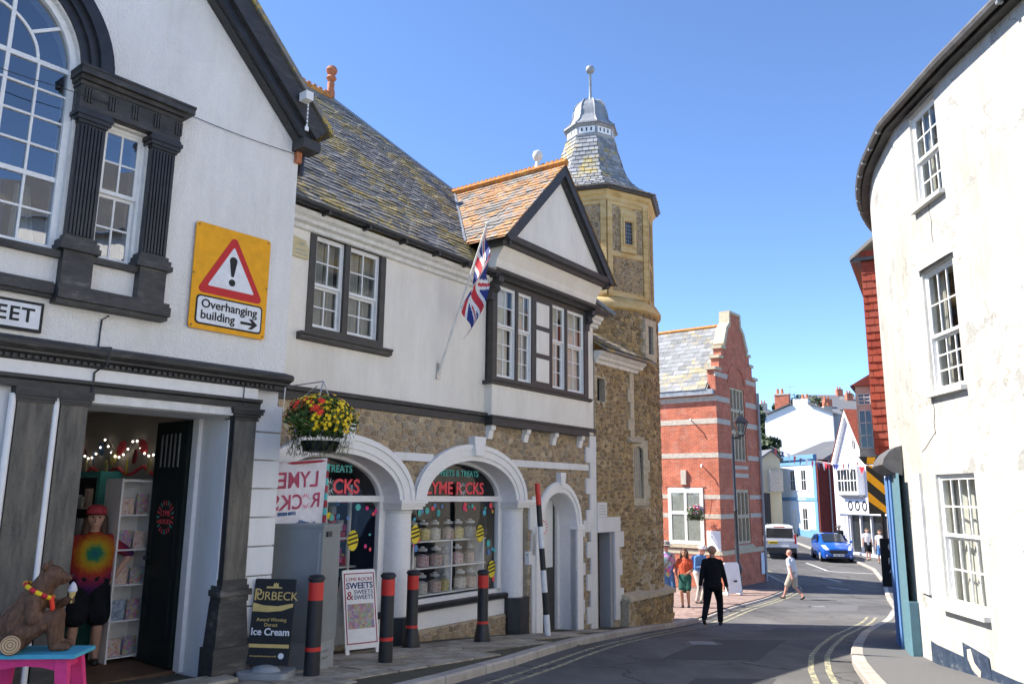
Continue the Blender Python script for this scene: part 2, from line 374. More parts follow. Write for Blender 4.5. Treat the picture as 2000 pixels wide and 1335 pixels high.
c = t.mix(.6, c, sp, 'MULTIPLY'); tyre = t.ramp(t.noise(1.1, 4, .6, sc=(1.6, .16, 1)), [(.36, (.72, .72, .73)), (.6, (1.06, 1.06, 1.05))]); c = t.mix(.7, c, tyre, 'MULTIPLY')
vo = t.n.new('ShaderNodeTexVoronoi'); vo.feature = 'DISTANCE_TO_EDGE'; vo.inputs['Scale'].default_value = .42; wp = t.n.new('ShaderNodeVectorMath'); wp.operation = 'ADD'; nn = t.n.new('ShaderNodeTexNoise'); nn.inputs['Scale'].default_value = 1.6; nn.inputs['Detail'].default_value = 4; t.lk(t.co('Object'), nn.inputs[0]); t.lk(t.co('Object'), wp.inputs[0]); t.lk(nn.outputs['Color'], wp.inputs[1]); t.lk(wp.outputs[0], vo.inputs['Vector'])
ck = t.ramp(vo.outputs['Distance'], [(.004, 1), (.010, 0)]); c = t.mix(t.math('MULTIPLY', ck, .75), c, (.035, .034, .034)); st_ = t.ramp(t.noise(2.2, 5, .7), [(.66, 0), (.72, 1)]); c = t.mix(t.math('MULTIPLY', st_, .45), c, (.045, .043, .042))
t.col(c).rough(.88, .3).bump(t.math('ADD', t.noise(160, 2, .5), t.math('MULTIPLY', ck, -2)), .4, .006)
t = NT('asphalt_patch'); t.col(t.ramp(t.noise(160, 2, .5), [(.35, (.10, .098, .097)), (.7, (.17, .167, .165))])).rough(.9, .3).bump(t.noise(160, 2, .5), .4, .006)
t = NT('asphalt_dark'); t.col(t.ramp(t.noise(150, 2, .5), [(.35, (.038, .038, .04)), (.7, (.085, .084, .084))])).rough(.85, .35).bump(t.noise(150, 2, .5), .4, .006)
t = NT('paving'); k = t.rnd(False); c = t.ramp(k, [(0, (.36, .325, .27)), (.5, (.50, .44, .36)), (1, (.42, .385, .33))]); mo = t.ramp(t.noise(3.2, 6, .75), [(.44, (.55, .52, .42)), (.58, (1.05, 1.03, 1))]); t.col(t.mix(.75, c, mo, 'MULTIPLY')).rough(.9, .25).bump(t.noise(45, 5, .7), .4, .006)
t = NT('kerb_stone'); k = t.rnd(False); c = t.ramp(k, [(0, (.36, .33, .295)), (1, (.47, .435, .39))]); t.col(t.mix(.6, c, t.ramp(t.noise(6, 6, .7), [(.3, (.6, .58, .54)), (.65, (1.08, 1.06, 1.04))]), 'MULTIPLY')).rough(.9, .25).bump(t.noise(60, 4, .7), .4, .006)
t = NT('ground_fill'); t.col(t.ramp(t.noise(8, 5, .7), [(.3, (.075, .068, .05)), (.55, (.13, .115, .085)), (.72, (.07, .095, .03))])).rough(.95, .1).bump(t.noise(50, 4, .7), .5, .01)
t = NT('cobbles'); v = t.n.new('ShaderNodeTexVoronoi'); v.inputs['Scale'].default_value = 7; t.lk(t.map(), v.inputs[0]); t.col(t.ramp(v.outputs['Color'], [(.2, (.20, .135, .11)), (.8, (.34, .25, .21))])).rough(.85, .3).bump(v.outputs['Distance'], -.6, .02)
t = NT('yellow_line'); n = t.noise(14, 6, .8); t.col(t.mix(t.ramp(n, [(.44, 1), (.58, 0)]), (.50, .45, .26), (.13, .13, .12))).rough(.8, .3)
t = NT('white_line'); n = t.noise(14, 6, .8); t.col(t.mix(t.ramp(n, [(.34, 1), (.5, 0)]), (.62, .61, .58), (.12, .12, .12))).rough(.8, .3)
# glass: transparent / glossy by Fresnel
def glass_mat(name, tint, f0=.05, rough=.01):
    t = NT(name); tr = t.n.new('ShaderNodeBsdfTransparent'); tr.inputs[0].default_value = (*tint, 1); gl = t.n.new('ShaderNodeBsdfGlossy'); gl.inputs['Roughness'].default_value = rough
    ge = t.n.new('ShaderNodeNewGeometry'); dt = t.n.new('ShaderNodeVectorMath'); dt.operation = 'DOT_PRODUCT'; t.lk(ge.outputs['Normal'], dt.inputs[0]); t.lk(ge.outputs['Incoming'], dt.inputs[1])
    sch = t.math('POWER', t.math('SUBTRACT', 1.0, t.math('ABSOLUTE', dt.outputs['Value'], 0)), 5.0); fr = t.math('ADD', t.math('MULTIPLY', sch, 1 - f0), f0)
    mx = t.n.new('ShaderNodeMixShader'); t.lk(fr, mx.inputs[0]); t.lk(tr.outputs[0], mx.inputs[1]); t.lk(gl.outputs[0], mx.inputs[2]); t.lk(mx.outputs[0], t.n['Material Output'].inputs[0])
    nb = t.n.new('ShaderNodeBump'); nb.inputs['Strength'].default_value = .06; nb.inputs['Distance'].default_value = .02; t.lk(t.noise(3.5, 2, .5), nb.inputs['Height']); t.lk(nb.outputs[0], gl.inputs['Normal']); return t
glass_mat('glass', (.85, .87, .85), .07); glass_mat('glass_sky', (.6, .64, .66), .30)
glass_mat('shop_glass', (.93, .94, .93), .075)
glass_mat('clear_jar', (.93, .95, .95), .06, .05)
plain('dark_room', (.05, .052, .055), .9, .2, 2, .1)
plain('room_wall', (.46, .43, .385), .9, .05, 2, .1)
plain('curtain_net', (.42, .41, .37), .9, .2, 5, .1)
plain('banner_pink', (.72, .16, .26), .8, .1, 8)
plain('curtain', (.62, .60, .55), .9, .15, 5, .1)
plain('curtain_blue', (.05, .12, .33), .9, .15, 5, .1)
for nm, c in dict(sign_yellow=(.84, .375, .010), sign_red=(.55, .03, .03), sign_white=(.76, .76, .75), sign_black=(.02, .02, .02), gold=(.66, .47, .16), pink=(.80, .055, .22), coral=(.85, .10, .12),
        teal=(.10, .46, .42), sky_blue=(.09, .42, .56), board_blue=(.11, .22, .44), door_blue=(.075, .15, .30), door_teal=(.11, .215, .26), door_black=(.010, .017, .017), navy=(.02, .035, .14), flag_red=(.55, .03, .045), flag_white=(.75, .74, .72), flag_blue=(.025, .04, .20),
        skin=(.56, .33, .24), skin_red=(.60, .29, .21), skin_tan=(.42, .235, .155), hair_brown=(.07, .04, .025), hair_grey=(.28, .26, .24), cloth_black=(.014, .015, .019), cloth_navy=(.045, .085, .20), cloth_white=(.74, .74, .76), cloth_orange=(.62, .12, .06), cloth_green=(.03, .11, .09),
        cloth_khaki=(.50, .43, .34), cloth_blue=(.12, .26, .52), cloth_beige=(.58, .53, .46), cap_red=(.42, .06, .08), shoe_dark=(.03, .028, .026), yellow_flower=(.85, .58, .02), red_flower=(.80, .05, .02), pink_flower=(.72, .05, .38), purple_flower=(.25, .12, .42), white_flower=(.8, .78, .8),
        tyre=(.015, .015, .016), rim=(.42, .43, .44), plate_yellow=(.75, .52, .03), plate_white=(.78, .78, .76), lamp_red=(.5, .02, .02), sweet_a=(.62, .42, .36), sweet_b=(.72, .68, .62), sweet_c=(.75, .60, .08), sweet_d=(.60, .34, .42), jar_lid=(.5, .5, .5), plaque_cream=(.62, .53, .30), bee_yellow=(.78, .62, .04), fabric_white=(.66, .64, .66)).items():
    if nm.startswith('cloth') or nm.startswith('cap'):
        t = NT(nm); w = t.noise(7, 5, .65, sc=(1, 1, .55)); t.col(t.ramp(w, [(.3, tuple(x*.72 for x in c)), (.7, tuple(min(1, x*1.15) for x in c))])).rough(.9, .15).bump(t.math('ADD', w, t.math('MULTIPLY', t.noise(22, 4, .6, sc=(1, 1, .4)), .4)), .9, .05)
    elif nm.startswith('sweet_'):
        t = NT(nm); v = t.n.new('ShaderNodeTexVoronoi'); v.inputs['Scale'].default_value = 38; t.lk(t.co('Object'), v.inputs[0]); t.col(t.mix(.45, c, t.ramp(v.outputs['Color'], [(.2, (.35, .06, .10)), (.4, (.75, .7, .62)), (.6, (.6, .45, .1)), (.8, (.7, .66, .7))]))).rough(.4, .5).bump(v.outputs['Distance'], -.8, .02)
    else: plain(nm, c, .6, .10, 12, .3)
t = NT('car_blue'); t.col((.008, .085, .42)).rough(.22, .5); t.b.inputs['Coat Weight'].default_value = .6
t = NT('car_white'); t.col((.72, .73, .74)).rough(.3, .5); t.b.inputs['Coat Weight'].default_value = .4
t = NT('car_glass'); t.col((.02, .024, .028)).rough(.06, .8)
t = NT('headlight'); t.col((.75, .77, .8)).rough(.1, .8)
def leafm(name, a, b):
    t = NT(name); t.col(t.ramp(t.rnd(True), [(0, a), (1, b)])).rough(.6, .3); return t
leafm('leaf', (.025, .065, .012), (.10, .17, .035)); leafm('leaf_dark', (.02, .04, .012), (.06, .09, .03))
t = NT('bear_fur'); n = t.noise(26, 5, .7, sc=(1, 1, .4)); t.col(t.ramp(n, [(.3, (.066, .030, .015)), (.55, (.145, .070, .036)), (.72, (.23, .125, .068))])).rough(.6, .4).bump(t.noise(60, 4, .7, sc=(1, 1, .35)), .7, .015)
t = NT('log_end'); w = t.n.new('ShaderNodeTexWave'); w.wave_type = 'RINGS'; w.rings_direction = 'Y'; w.inputs['Scale'].default_value = 14; w.inputs['Distortion'].default_value = 2; t.lk(t.co('Object'), w.inputs[0]); t.col(t.ramp(w.outputs[0], [(.3, (.36, .17, .06)), (.6, (.62, .47, .28))])).rough(.7)
t = NT('tie_dye'); g = t.n.new('ShaderNodeTexGradient'); g.gradient_type = 'SPHERICAL'; mp = t.n.new('ShaderNodeMapping'); t.lk(t.co('Object'), mp.inputs[0]); mp.inputs['Location'].default_value = (-.16, 0, -3.15); mp.inputs['Scale'].default_value = (2.6, .9, 2.6)
nz = t.n.new('ShaderNodeVectorMath'); nz.operation = 'ADD'; t.lk(mp.outputs[0], nz.inputs[0]); nn = t.n.new('ShaderNodeTexNoise'); nn.inputs['Scale'].default_value = 26; sc_ = t.n.new('ShaderNodeVectorMath'); sc_.operation = 'SCALE'; sc_.inputs['Scale'].default_value = .22; t.lk(t.co('Object'), nn.inputs[0]); t.lk(nn.outputs['Color'], sc_.inputs[0]); t.lk(sc_.outputs[0], nz.inputs[1]); t.lk(nz.outputs[0], g.inputs[0])
t.col(t.ramp(g.outputs['Fac'], [(0, (.05, .015, .08)), (.22, (.19, .02, .06)), (.42, (.34, .04, .02)), (.58, (.42, .17, .015)), (.7, (.36, .27, .02)), (.82, (.02, .17, .07)), (1, (.015, .09, .17))])).rough(.85, .2)
t = NT('splash_shirt'); v = t.n.new('ShaderNodeTexVoronoi'); v.inputs['Scale'].default_value = 9; t.lk(t.co('Object'), v.inputs[0]); t.col(t.mix(.5, t.ramp(t.noise(6, 2, .5), [(.35, (.7, .68, .7)), (.5, (.6, .2, .4)), (.62, (.15, .3, .6)), (.75, (.6, .55, .1))]), v.outputs['Color'])).rough(.85, .2)
t = NT('poster_print'); v = t.n.new('ShaderNodeTexVoronoi'); v.inputs['Scale'].default_value = 34; t.lk(t.co('Object'), v.inputs[0]); t.col(t.mix(.72, v.outputs['Color'], (.34, .22, .19))).rough(.5)
t = NT('fairy_bulb'); e = t.n.new('ShaderNodeEmission'); e.inputs[0].default_value = (1, .9, .75, 1); e.inputs[1].default_value = 2; t.lk(e.outputs[0], t.n['Material Output'].inputs[0])
plain('wood_floor', (.16, .09, .05), .6, .3, 5)
plain('hill_green', (.10, .13, .05), .95, .3, .2)
plain('book_cover', (.30, .36, .42), .6, .6, 18)
# ------------------------------------------------------------------ ground, road, pavements
_prof = [(-60,.6),(-20,-.9),(0,-1.45),(5,-1.65),(8.7,-1.87),(12,-2.1),(15,-2.42),(19,-2.85),(23.4,-3.1),(26,-3.3),(30,-3.6),(36,-3.7),(42,-3.5),(50,-3.4),(65,-2.6),(100,1.5),(160,9),(260,26),(420,40)]
def _lin(y):
    for (a, za), (b, zb) in zip(_prof, _prof[1:]):
        if y <= b: return za + (zb - za) * (y - a) / (b - a)
    return _prof[-1][1]
def gz(y):      # pavement / forecourt level
    return sum(_lin(y + d) for d in (-1.0, -.5, 0, .5, 1.0)) / 5
def rz_(y): return gz(y) - 0.10
def interp(tab, y):
    if y <= tab[0][1]: return tab[0][0]
    for (xa, ya), (xb, yb) in zip(tab, tab[1:]):
        if y <= yb: return xa + (xb - xa) * (y - ya) / (yb - ya)
    return tab[-1][0]
KL = [(-22,-16),(-8,-.3),(-4.0,4.4),(-2.4,6.3),(-.91,8.2),(.06,10.2),(1.36,13.4),(2.45,15.9),(3.55,18.1),(4.7,20.1),(6.75,24.4),(9.4,29.8),(11.3,33.2),(12.0,35.4),(12.2,38.5),(12.6,46),(13.6,55),(17,75)]
KR = [(2.2,-16),(2.6,-2),(3.0,3),(3.25,6),(3.67,8.46),(4.12,9.92),(4.61,11.25),(5.3,12.78),(6.6,15.53),(8.17,18.49),(9.2,20.2),(11.2,24),(14.2,31),(16.6,36.5),(18.2,41),(19.0,45),(19.3,50),(19.6,56),(22,75)]
ys = [-16 + i * .5 for i in range(183)]
def strip(name, fl, fr, fz, mat, y0, y1, parent=None, thick=0.0, step=.5, nx=1):
    mb = MB(); n = max(1, int((y1 - y0) / step)); V = []; Fc = []
    for i in range(n + 1):
        y = y0 + (y1 - y0) * i / n
        for k in range(nx + 1): V.append((fl(y) + (fr(y) - fl(y)) * k / nx, y, fz(y)))
    for i in range(n):
        for k in range(nx): a = i*(nx+1) + k; Fc.append((a, a + 1, a + nx + 2, a + nx + 1))
    mb.add(V, Fc); return mb.make(name, mat, parent)
g = MB(); gy = [-60 + 2*i for i in range(60)] + [60 + 8*i for i in range(46)]
for i, y in enumerate(gy): g.v += [(x, y, gz(y) - .22) for x in (-300, -60, -20, 0, 20, 60, 140, 400)]
for i in range(len(gy) - 1):
    for k in range(7): a = i*8 + k; g.f.append((a, a+1, a+9, a+8))
struct(g.make('ground', 'ground_fill'))
road = strip('road', lambda y: interp(KL, y) - .05, lambda y: interp(KR, y) + .05, rz_, 'asphalt', -16, 75, nx=4); struct(road)
def bl(y):      # building line on the left for a given y (A then B then tower side), for the pavement sheet
    return interp([(-22,-13),(-9.6,.1),(-2.6,8.8),(-2.4,10.1),(3.2,18.0),(3.3,19.5),(1.0,24),(3.0,28),(8.4,32.6),(11.4,36.4),(11.4,40),(12.0,46),(13,55),(15.5,75)], y)
pav = strip('pavement', lambda y: bl(y) - .8, lambda y: interp(KL, y) - .12, lambda y: gz(y) - .012, 'ground_fill', -16, 19.2, nx=2); struct(pav)
fore = strip('cobbled_forecourt', lambda y: bl(y) - 3.5, lambda y: interp(KL, y) - .12, lambda y: gz(y) - .02, 'cobbles', 19.0, 33.0, nx=3); struct(fore)
pav3 = strip('pavement_far', lambda y: bl(y) - 1.5, lambda y: interp(KL, y) - .12, lambda y: gz(y) - .016, 'asphalt_patch', 32.8, 75, nx=2); struct(pav3)
def rb(y): return interp([(8.2,-16),(6.2,3),(5.6,9),(6.0,11),(7.4,13.8),(9.5,17),(13,24),(17,32),(21,38),(22.5,44),(22.3,50),(24,75)], y)
pav2 = strip('pavement_right', lambda y: interp(KR, y) + .12, lambda y: rb(y) + .8, lambda y: gz(y) - .008, 'asphalt_patch', -16, 75, nx=2); struct(pav2)
def kerb_run(tab, sgn, y0, y1, parent, L=.85, drop=lambda y: 0.0):
    y = y0; rng = random.Random(5)
    while y < y1:
        dx = (interp(tab, y + .3) - interp(tab, y)) / .3; st = L / math.hypot(dx, 1)
        y2 = y + st * rng.uniform(.85, 1.1); q = .008
        V = []
        for yy in (y + q, y2 - q):
            x = interp(tab, yy); z = gz(yy) - drop(yy); b = rz_(yy) - .1
            nx, ny = 1 / math.hypot(dx, 1), -dx / math.hypot(dx, 1)
            w = -.15 * sgn
            V += [(x, yy, b), (x, yy, z - .02), (x + w*.12*nx, yy + w*.12*ny, z), (x + w*nx, yy + w*ny, z), (x + w*nx, yy + w*ny, b)]
        MB().add(V, [(0,1,6,5),(1,2,7,6),(2,3,8,7),(3,4,9,8),(4,3,2,1,0),(5,6,7,8,9)]).make('kerb_stone', 'kerb_stone', parent); y = y2
kerb_run(KL, 1, 2.0, 19.5, pav, drop=lambda y: 0.0)
kerb_run(KL, 1, 19.5, 33, fore, drop=lambda y: .05); kerb_run(KL, 1, 33, 56, pav3, 1.2)
kerb_run(KR, -1, 2.5, 56, pav2)
# paving slabs in front of the two left-hand buildings (local frame along each facade)
def slab_field(p, az, s0, s1, o0, o1, seed):
    rng = random.Random(seed); a = RAD(az); d = Vector((math.sin(a), math.cos(a))); n = Vector((math.cos(a), -math.sin(a))); off = o0
    while off < o1:
        w = min(rng.uniform(.34, .5), o1 - off); s = s0 - rng.uniform(0, .5)
        if w < .12: break
        while s < s1:
            L = rng.uniform(.45, .95); e = .015; cs = []
            for (ss, oo) in ((s+e, off+e), (s+L-e, off+e), (s+L-e, off+w-e), (s+e, off+w-e)): cs.append(Vector(p) + d*ss + n*oo)
            ok = all(c.x < interp(KL, c.y) - .17*1.25 for c in cs)
            if ok:
                j = rng.uniform(-.004, .006); V = [(c.x, c.y, gz(c.y) - .05) for c in cs] + [(c.x, c.y, gz(c.y) + j) for c in cs]
                MB().add(V, [(4,5,6,7),(0,1,5,4),(1,2,6,5),(2,3,7,6),(3,0,4,7)]).make('paving_slab', 'paving', pav)
            s += L
        off += w
slab_field((.05, 13.63), 36.1, -5.1, 5.6, .12, 1.75, 2)
slab_field((-2.85, 8.44), 39.0, -4.5, .25, .28, 1.9, 4)
# painted lines
def line(name, pts, w, mat, dz=.004):
    mb = MB(); P = [Vector(p) for p in pts]; Q = []
    for a, b in zip(P, P[1:]):
        m = max(1, int((b - a).length / .4)); Q += [a + (b - a) * i / m for i in range(m)]
    Q.append(P[-1]); V = []
    for i, q in enumerate(Q):
        d = (Q[min(i+1, len(Q)-1)] - Q[max(i-1, 0)]).normalized(); n = Vector((d.y, -d.x)) * w / 2
        for c in (q - n, q + n): V.append((c.x, c.y, rz_(c.y) + dz))
    o = mb.add(V, [(2*i, 2*i+1, 2*i+3, 2*i+2) for i in range(len(Q) - 1)]).make(name, mat, road); return o
def offs(tab, y0, y1, d, step=.7):
    out = []; n = int((y1 - y0) / step)
    for i in range(n + 1):
        y = y0 + (y1 - y0) * i / n; dx = (interp(tab, y + .5) - interp(tab, y - .5)); L = math.hypot(dx, 1); out.append((interp(tab, y) + d / L, y - d * dx / L))
    return out
for d in (.30, .50): line('yellow_line', offs(KL, 2, 33.2, d), .07, 'yellow_line')
for d in (.30, .50): line('yellow_line', offs(KL, 33.6, 52, d), .07, 'yellow_line')
for d in (-.30, -.50): line('yellow_line', offs(KR, 2, 21.5, d), .07, 'yellow_line')
line('white_line', [(16.1, 44.3), (15.8, 40.6)], .12, 'white_line'); line('white_line', [(15.8, 40.5), (16.8, 40.0), (18.3, 39.6)], .12, 'white_line')
line('white_line', [(13.4, 34.6), (13.95, 33.7)], .14, 'white_line'); line('white_line', [(14.6, 38.2), (14.9, 36.8)], .12, 'white_line')
for (x, y, w, h) in ((2.0, 11.0, 1.3, 3.4), (8.5, 23.5, 1.4, 3.2), (5.2, 16.8, 1.6, 1.5), (1.2, 7.4, .9, 2.0)):
    mb = MB(); V = []
    for i in range(9):
        yy = y + h * i / 8; V += [(x + .45*h*i/8, yy, rz_(yy) + .003), (x + w + .45*h*i/8, yy, rz_(yy) + .003)]
    mb.add(V, [(2*i, 2*i+1, 2*i+3, 2*i+2) for i in range(8)]).make('road_patch', 'asphalt_dark' if x < 6 else 'asphalt_patch', road)

for (x, y, r) in ((3.1, 13.2, .3), (9.6, 25.5, .32)):
    mc = MB().lathe([(r, .001), (r, .006), (.02, .0062)], 20, (x, y, rz_(y))).make('manhole_cover', 'brown_black', road); q = MB()
    for i in range(5): q.box(x-.2, x+.2, y-.2+i*.09, y-.16+i*.09, rz_(y)+.0064, rz_(y)+.009)
    q.make('cover_rib', 'far_grey', mc)
q = MB(); x, y = interp(KL, 12.4)+.22, 12.4
for i in range(6): q.box(x-.13+i*.045, x-.105+i*.045, y-.2, y+.2, rz_(y)-.0, rz_(y)+.008)
q.make('drain_grate', 'brown_black', road)
# ------------------------------------------------------------------ window builder
def window(parent, x0, x1, z0, z1, y, cols, rt, rb_, meet=None, frame=.05, bar=.018, mat='sash_white', fmat=None, depth=.07, glass='glass', room=.7, curtain=None, name='window', set_back=.035, dark='dark_room'):
    f = MB(); fr = frame
    f.box(x0, x0+fr, y, y+depth, z0, z1).box(x1-fr, x1, y, y+depth, z0, z1).box(x0+fr, x1-fr, y, y+depth, z1-fr, z1).box(x0+fr, x1-fr, y, y+depth, z0, z0+fr)
    w = f.make(name, fmat or mat, parent)
    ix0, ix1, iz0, iz1 = x0+fr, x1-fr, z0+fr, z1-fr
    if meet is None: meet = iz0 + (iz1-iz0) * rb_ / (rt + rb_) if rt else iz1
    for (a, b, rows, yy, nm) in ((meet - .0, iz1, rt, y + .012, 'upper_sash'), (iz0, meet + .0, rb_, y + .012 + set_back, 'lower_sash')):
        if rows == 0: continue
        st = .032; s = MB(); s.box(ix0, ix0+st, yy, yy+.03, a, b).box(ix1-st, ix1, yy, yy+.03, a, b).box(ix0+st, ix1-st, yy, yy+.03, a, a+st*1.2).box(ix0+st, ix1-st, yy, yy+.03, b-st, b)
        px0, px1, pz0, pz1 = ix0+st, ix1-st, a+st*1.2, b-st
        for c in range(1, cols): xx = px0 + (px1-px0)*c/cols; s.box(xx-bar/2, xx+bar/2, yy+.004, yy+.026, pz0, pz1)
        for r in range(1, rows): zz = pz0 + (pz1-pz0)*r/rows; s.box(px0, px1, yy+.006, yy+.024, zz-bar/2, zz+bar/2)
        s.make(nm, mat, w)
        for c in range(cols):
            for r in range(rows):
                a0 = px0+(px1-px0)*c/cols; a1 = px0+(px1-px0)*(c+1)/cols; b0 = pz0+(pz1-pz0)*r/rows; b1 = pz0+(pz1-pz0)*(r+1)/rows
                t = random.uniform(-.003, .003); u = random.uniform(-.003, .003)
                MB().add([(a0, yy+.014+t, b0), (a1, yy+.014-t, b0), (a1, yy+.014-t+u, b1), (a0, yy+.014+t+u, b1)], [(0,1,2,3)]).make('pane', glass, w)
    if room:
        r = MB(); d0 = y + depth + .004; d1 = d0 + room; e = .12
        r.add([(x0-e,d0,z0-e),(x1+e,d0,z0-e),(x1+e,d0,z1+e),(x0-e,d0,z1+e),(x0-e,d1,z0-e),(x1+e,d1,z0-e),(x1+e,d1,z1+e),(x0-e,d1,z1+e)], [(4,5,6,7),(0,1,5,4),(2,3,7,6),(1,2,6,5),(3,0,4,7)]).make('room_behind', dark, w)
    if curtain:
        for (ca, cb, cm) in curtain:
            c = MB(); V = []; n = 14
            for i in range(n + 1):
                x = ix0 + (ix1-ix0)*(ca + (cb-ca)*i/n); yy = y + depth + .09 + .025*math.sin(i*1.7); V += [(x, yy, iz0), (x, yy, iz1)]
            c.add(V, [(2*i, 2*i+2, 2*i+3, 2*i+1) for i in range(n)]).make('curtain', cm, w, smooth=True)
    return w
def steps(prof):  # [(proj, z)] from bottom to top -> polygon (y,z) with back at y=+.05
    return [(.05, prof[0][1])] + [(-p, z) for p, z in prof] + [(.05, prof[-1][1])]
# ------------------------------------------------------------------ building A: white gabled shop with the Venetian window
A = thing('gabled_shop', 'white roughcast gabled shop with black Venetian window and open doorway at the left', 'building', (-2.85, 8.44, 0), az_rot(39.0))
CX = -2.85
main_hole = [(CX-.82, 2.12), (CX+.82, 2.12)] + arc(CX, 3.87, .82, .82, 0, 180, 20)
sideR = rect(-1.74, -1.32, 2.12, 3.48); sideL = rect(2*CX+1.32, 2*CX+1.74, 2.12, 3.48)
MB().wall([(-6.17, 1.1), (.46, 1.1), (.46, 4.12), (CX, 7.42), (-6.17, 4.12)], [main_hole, sideR, sideL], 0, .35).make('upper_wall', 'roughcast', A)
MB().box(.11, .46, .35, 7, -2.4, 4.1).make('side_wall', 'roughcast', A); MB().box(-6.17, -5.8, .35, 7, -2.4, 4.1).make('side_wall', 'roughcast', A); MB().box(-5.8, .11, 6.7, 7, -2.4, 4.1).make('rear_wall', 'roughcast', A)
# ground floor
MB().wall([(-6.17, -2.3), (-5.2, -2.3), (-5.2, .77), (-4.1, .77), (-4.1, -2.3), (-1.66, -2.3), (-1.66, .77), (-.13, .77), (-.13, -2.3), (.46, -2.3), (.46, 1.1), (-6.17, 1.1)], [], .09, .74).make('ground_wall', 'white_masonry', A)
zz = .92; k = 0
while zz > -1.5:
    h = .285; b = MB(); e = random.uniform(-.006, .006)
    b.frus((.145, .475+e, .012, .5), (.145, .475+e, .012, .5), zz-h, zz); b.make('quoin_block', 'white_masonry', A); zz -= .302
MB().box(.145, .485, -.005, .5, -2.4, -1.50).make('black_plinth', 'black_weathered', A)
MB().mould(steps([(.02, 1.085), (.05, 1.10), (.05, 1.13), (.10, 1.15), (.10, 1.17), (.17, 1.20), (.18, 1.235), (.15, 1.26), (.0, 1.30)]), -6.4, .47).make('cornice', 'black_weathered', A)
d = MB()
for i in range(112): x = -6.1 + i*.0575; d.box(x, x+.03, -.085, -.03, 1.102, 1.128)
d.make('dentil_course', 'black_weathered', A)
MB().box(-6.17, .13, -.015, .1, .965, 1.086).make('frieze', 'white_paint', A)
MB().mould(steps([(.015, .86), (.02, .92), (.055, .935), (.06, .966)]), -6.2, .17).make('architrave', 'black_timber', A)
MB().box(-1.61, -.13, .0, .7, .775, .862).make('door_lintel', 'aged_white', A)
def pilaster(x0, x1, dep, side=True, label=None):
    p = MB().box(x0, x1, -.0, dep, -1.0, .74).make('pilaster', 'pilaster_stone', A)
    if side: MB().box(x0-.006, x0-.0005, .004, dep, -1.02, .74).make('shaded_side', 'black_paint', p)  # left face in shadow: its shade is put on as black colour
    c = MB()
    for (z0, z1, e) in ((.735, .755, .02), (.77, .80, .03), (.80, .835, .05), (.835, .862, .06)): c.box(x0-e, x1+e, -e, dep, z0, z1)
    c.box(x0-.01, x1+.01, -.01, dep, .755, .77); c.make('capital', 'black_weathered', p)
    b = MB()
    for (z0, z1, e) in ((-.96, -.90, .015), (-1.0, -.96, .03), (-1.06, -1.0, .055), (-1.12, -1.06, .03)): b.box(x0-e, x1+e, -e, dep, z0, z1)
    b.make('base_moulding', 'black_weathered', p)
    MB().frus((x0-.07, x1+.05, -.05, dep), (x0-.035, x1+.02, -.02, dep), -1.55, -1.12).make('pedestal', 'black_weathered', p)
    MB().box(x0-.1, x1+.07, -.085, dep, -2.3, -1.55).make('pedestal_foot', 'black_weathered', p)
    return p
pilaster(-.11, .145, .17)
for (x0, x1) in ((-1.84, -1.61), (-2.19, -1.91)):
    p = MB().box(x0, x1, .0, .2, -1.02, .74).make('pilaster', 'pilaster_stone', A)
    MB().box(x0+.002, x1-.002, .0, .2, -2.3, -1.02).make('pedestal', 'black_weathered', p)
    c = MB()
    for (z0, z1, e) in ((.735, .76, .012), (.76, .79, .022), (.79, .83, .034), (.83, .862, .034)): c.box(x0-e, x1+e, -e, .2, z0, z1)
    c.make('capital', 'black_weathered', p)
for x in (-1.875, -2.225): MB().tube([(x, .02, -1.9), (x, .02, .80)], .028, 10).make('white_pipe', 'white_paint', A, smooth=True)
MB().box(-.128, -.10, .17, .74, -1.9, .775).make('door_jamb', 'white_paint', A); MB().box(-.175, -.13, .60, .72, -1.86, .77).make('door_frame', 'white_paint', A)
MB().box(-1.75, -.05, -.30, .02, -2.2, -1.80).make('door_step', 'paving', A)
# Venetian window joinery
def pane_poly(parent, pts, y, glass='glass_sky'):
    MB().add([(a, y, b) for a, b in pts], [tuple(range(len(pts)))]).make('pane', glass, parent)
vw = MB().wall([(CX-.82, 2.10), (CX+.82, 2.10)] + arc(CX, 3.87, .82, .82, 0, 180, 20), [[(CX-.765, 2.16), (CX+.765, 2.16)] + arc(CX, 3.87, .765, .765, 0, 180, 20)], .06, .16).make('venetian_window', 'sash_white', A)
b = MB(); xs = [CX-.765 + 1.53*i/6 for i in range(7)]; zs = [2.16, 2.47, 2.79, 3.07, 3.34, 3.61, 3.87]
for i in (1, 2, 3, 4, 5):
    wd = .032 if i in (2, 4) else .02; top = 3.87 + (math.sqrt(.765**2 - (xs[i]-CX)**2) if i in (2, 4) else 0); b.box(xs[i]-wd/2, xs[i]+wd/2, .085, .125, 2.16, top)
for i in (1, 2, 3, 4, 5, 6):
    wd = .045 if i in (2, 6) else .02; b.box(CX-.765, CX+.765, .088, .122, zs[i]-wd/2, zs[i]+wd/2)
ra = arc(CX, 3.87, .51, .47, 0, 180, 24); ri = arc(CX, 3.87, .485, .445, 180, 0, 24); b.wall(ra + ri, [], .09, .12)
for a in (32, 148): 
    c, s_ = math.cos(RAD(a)), math.sin(RAD(a)); q = MB().box(.49, .77, -.011, .011, -.015, .015); b.add([(CX + v[0]*c - v[2]*s_, .105 + v[1], 3.87 + v[0]*s_ + v[2]*c) for v in q.v], q.f)
b.make('glazing_bar', 'sash_white', vw)
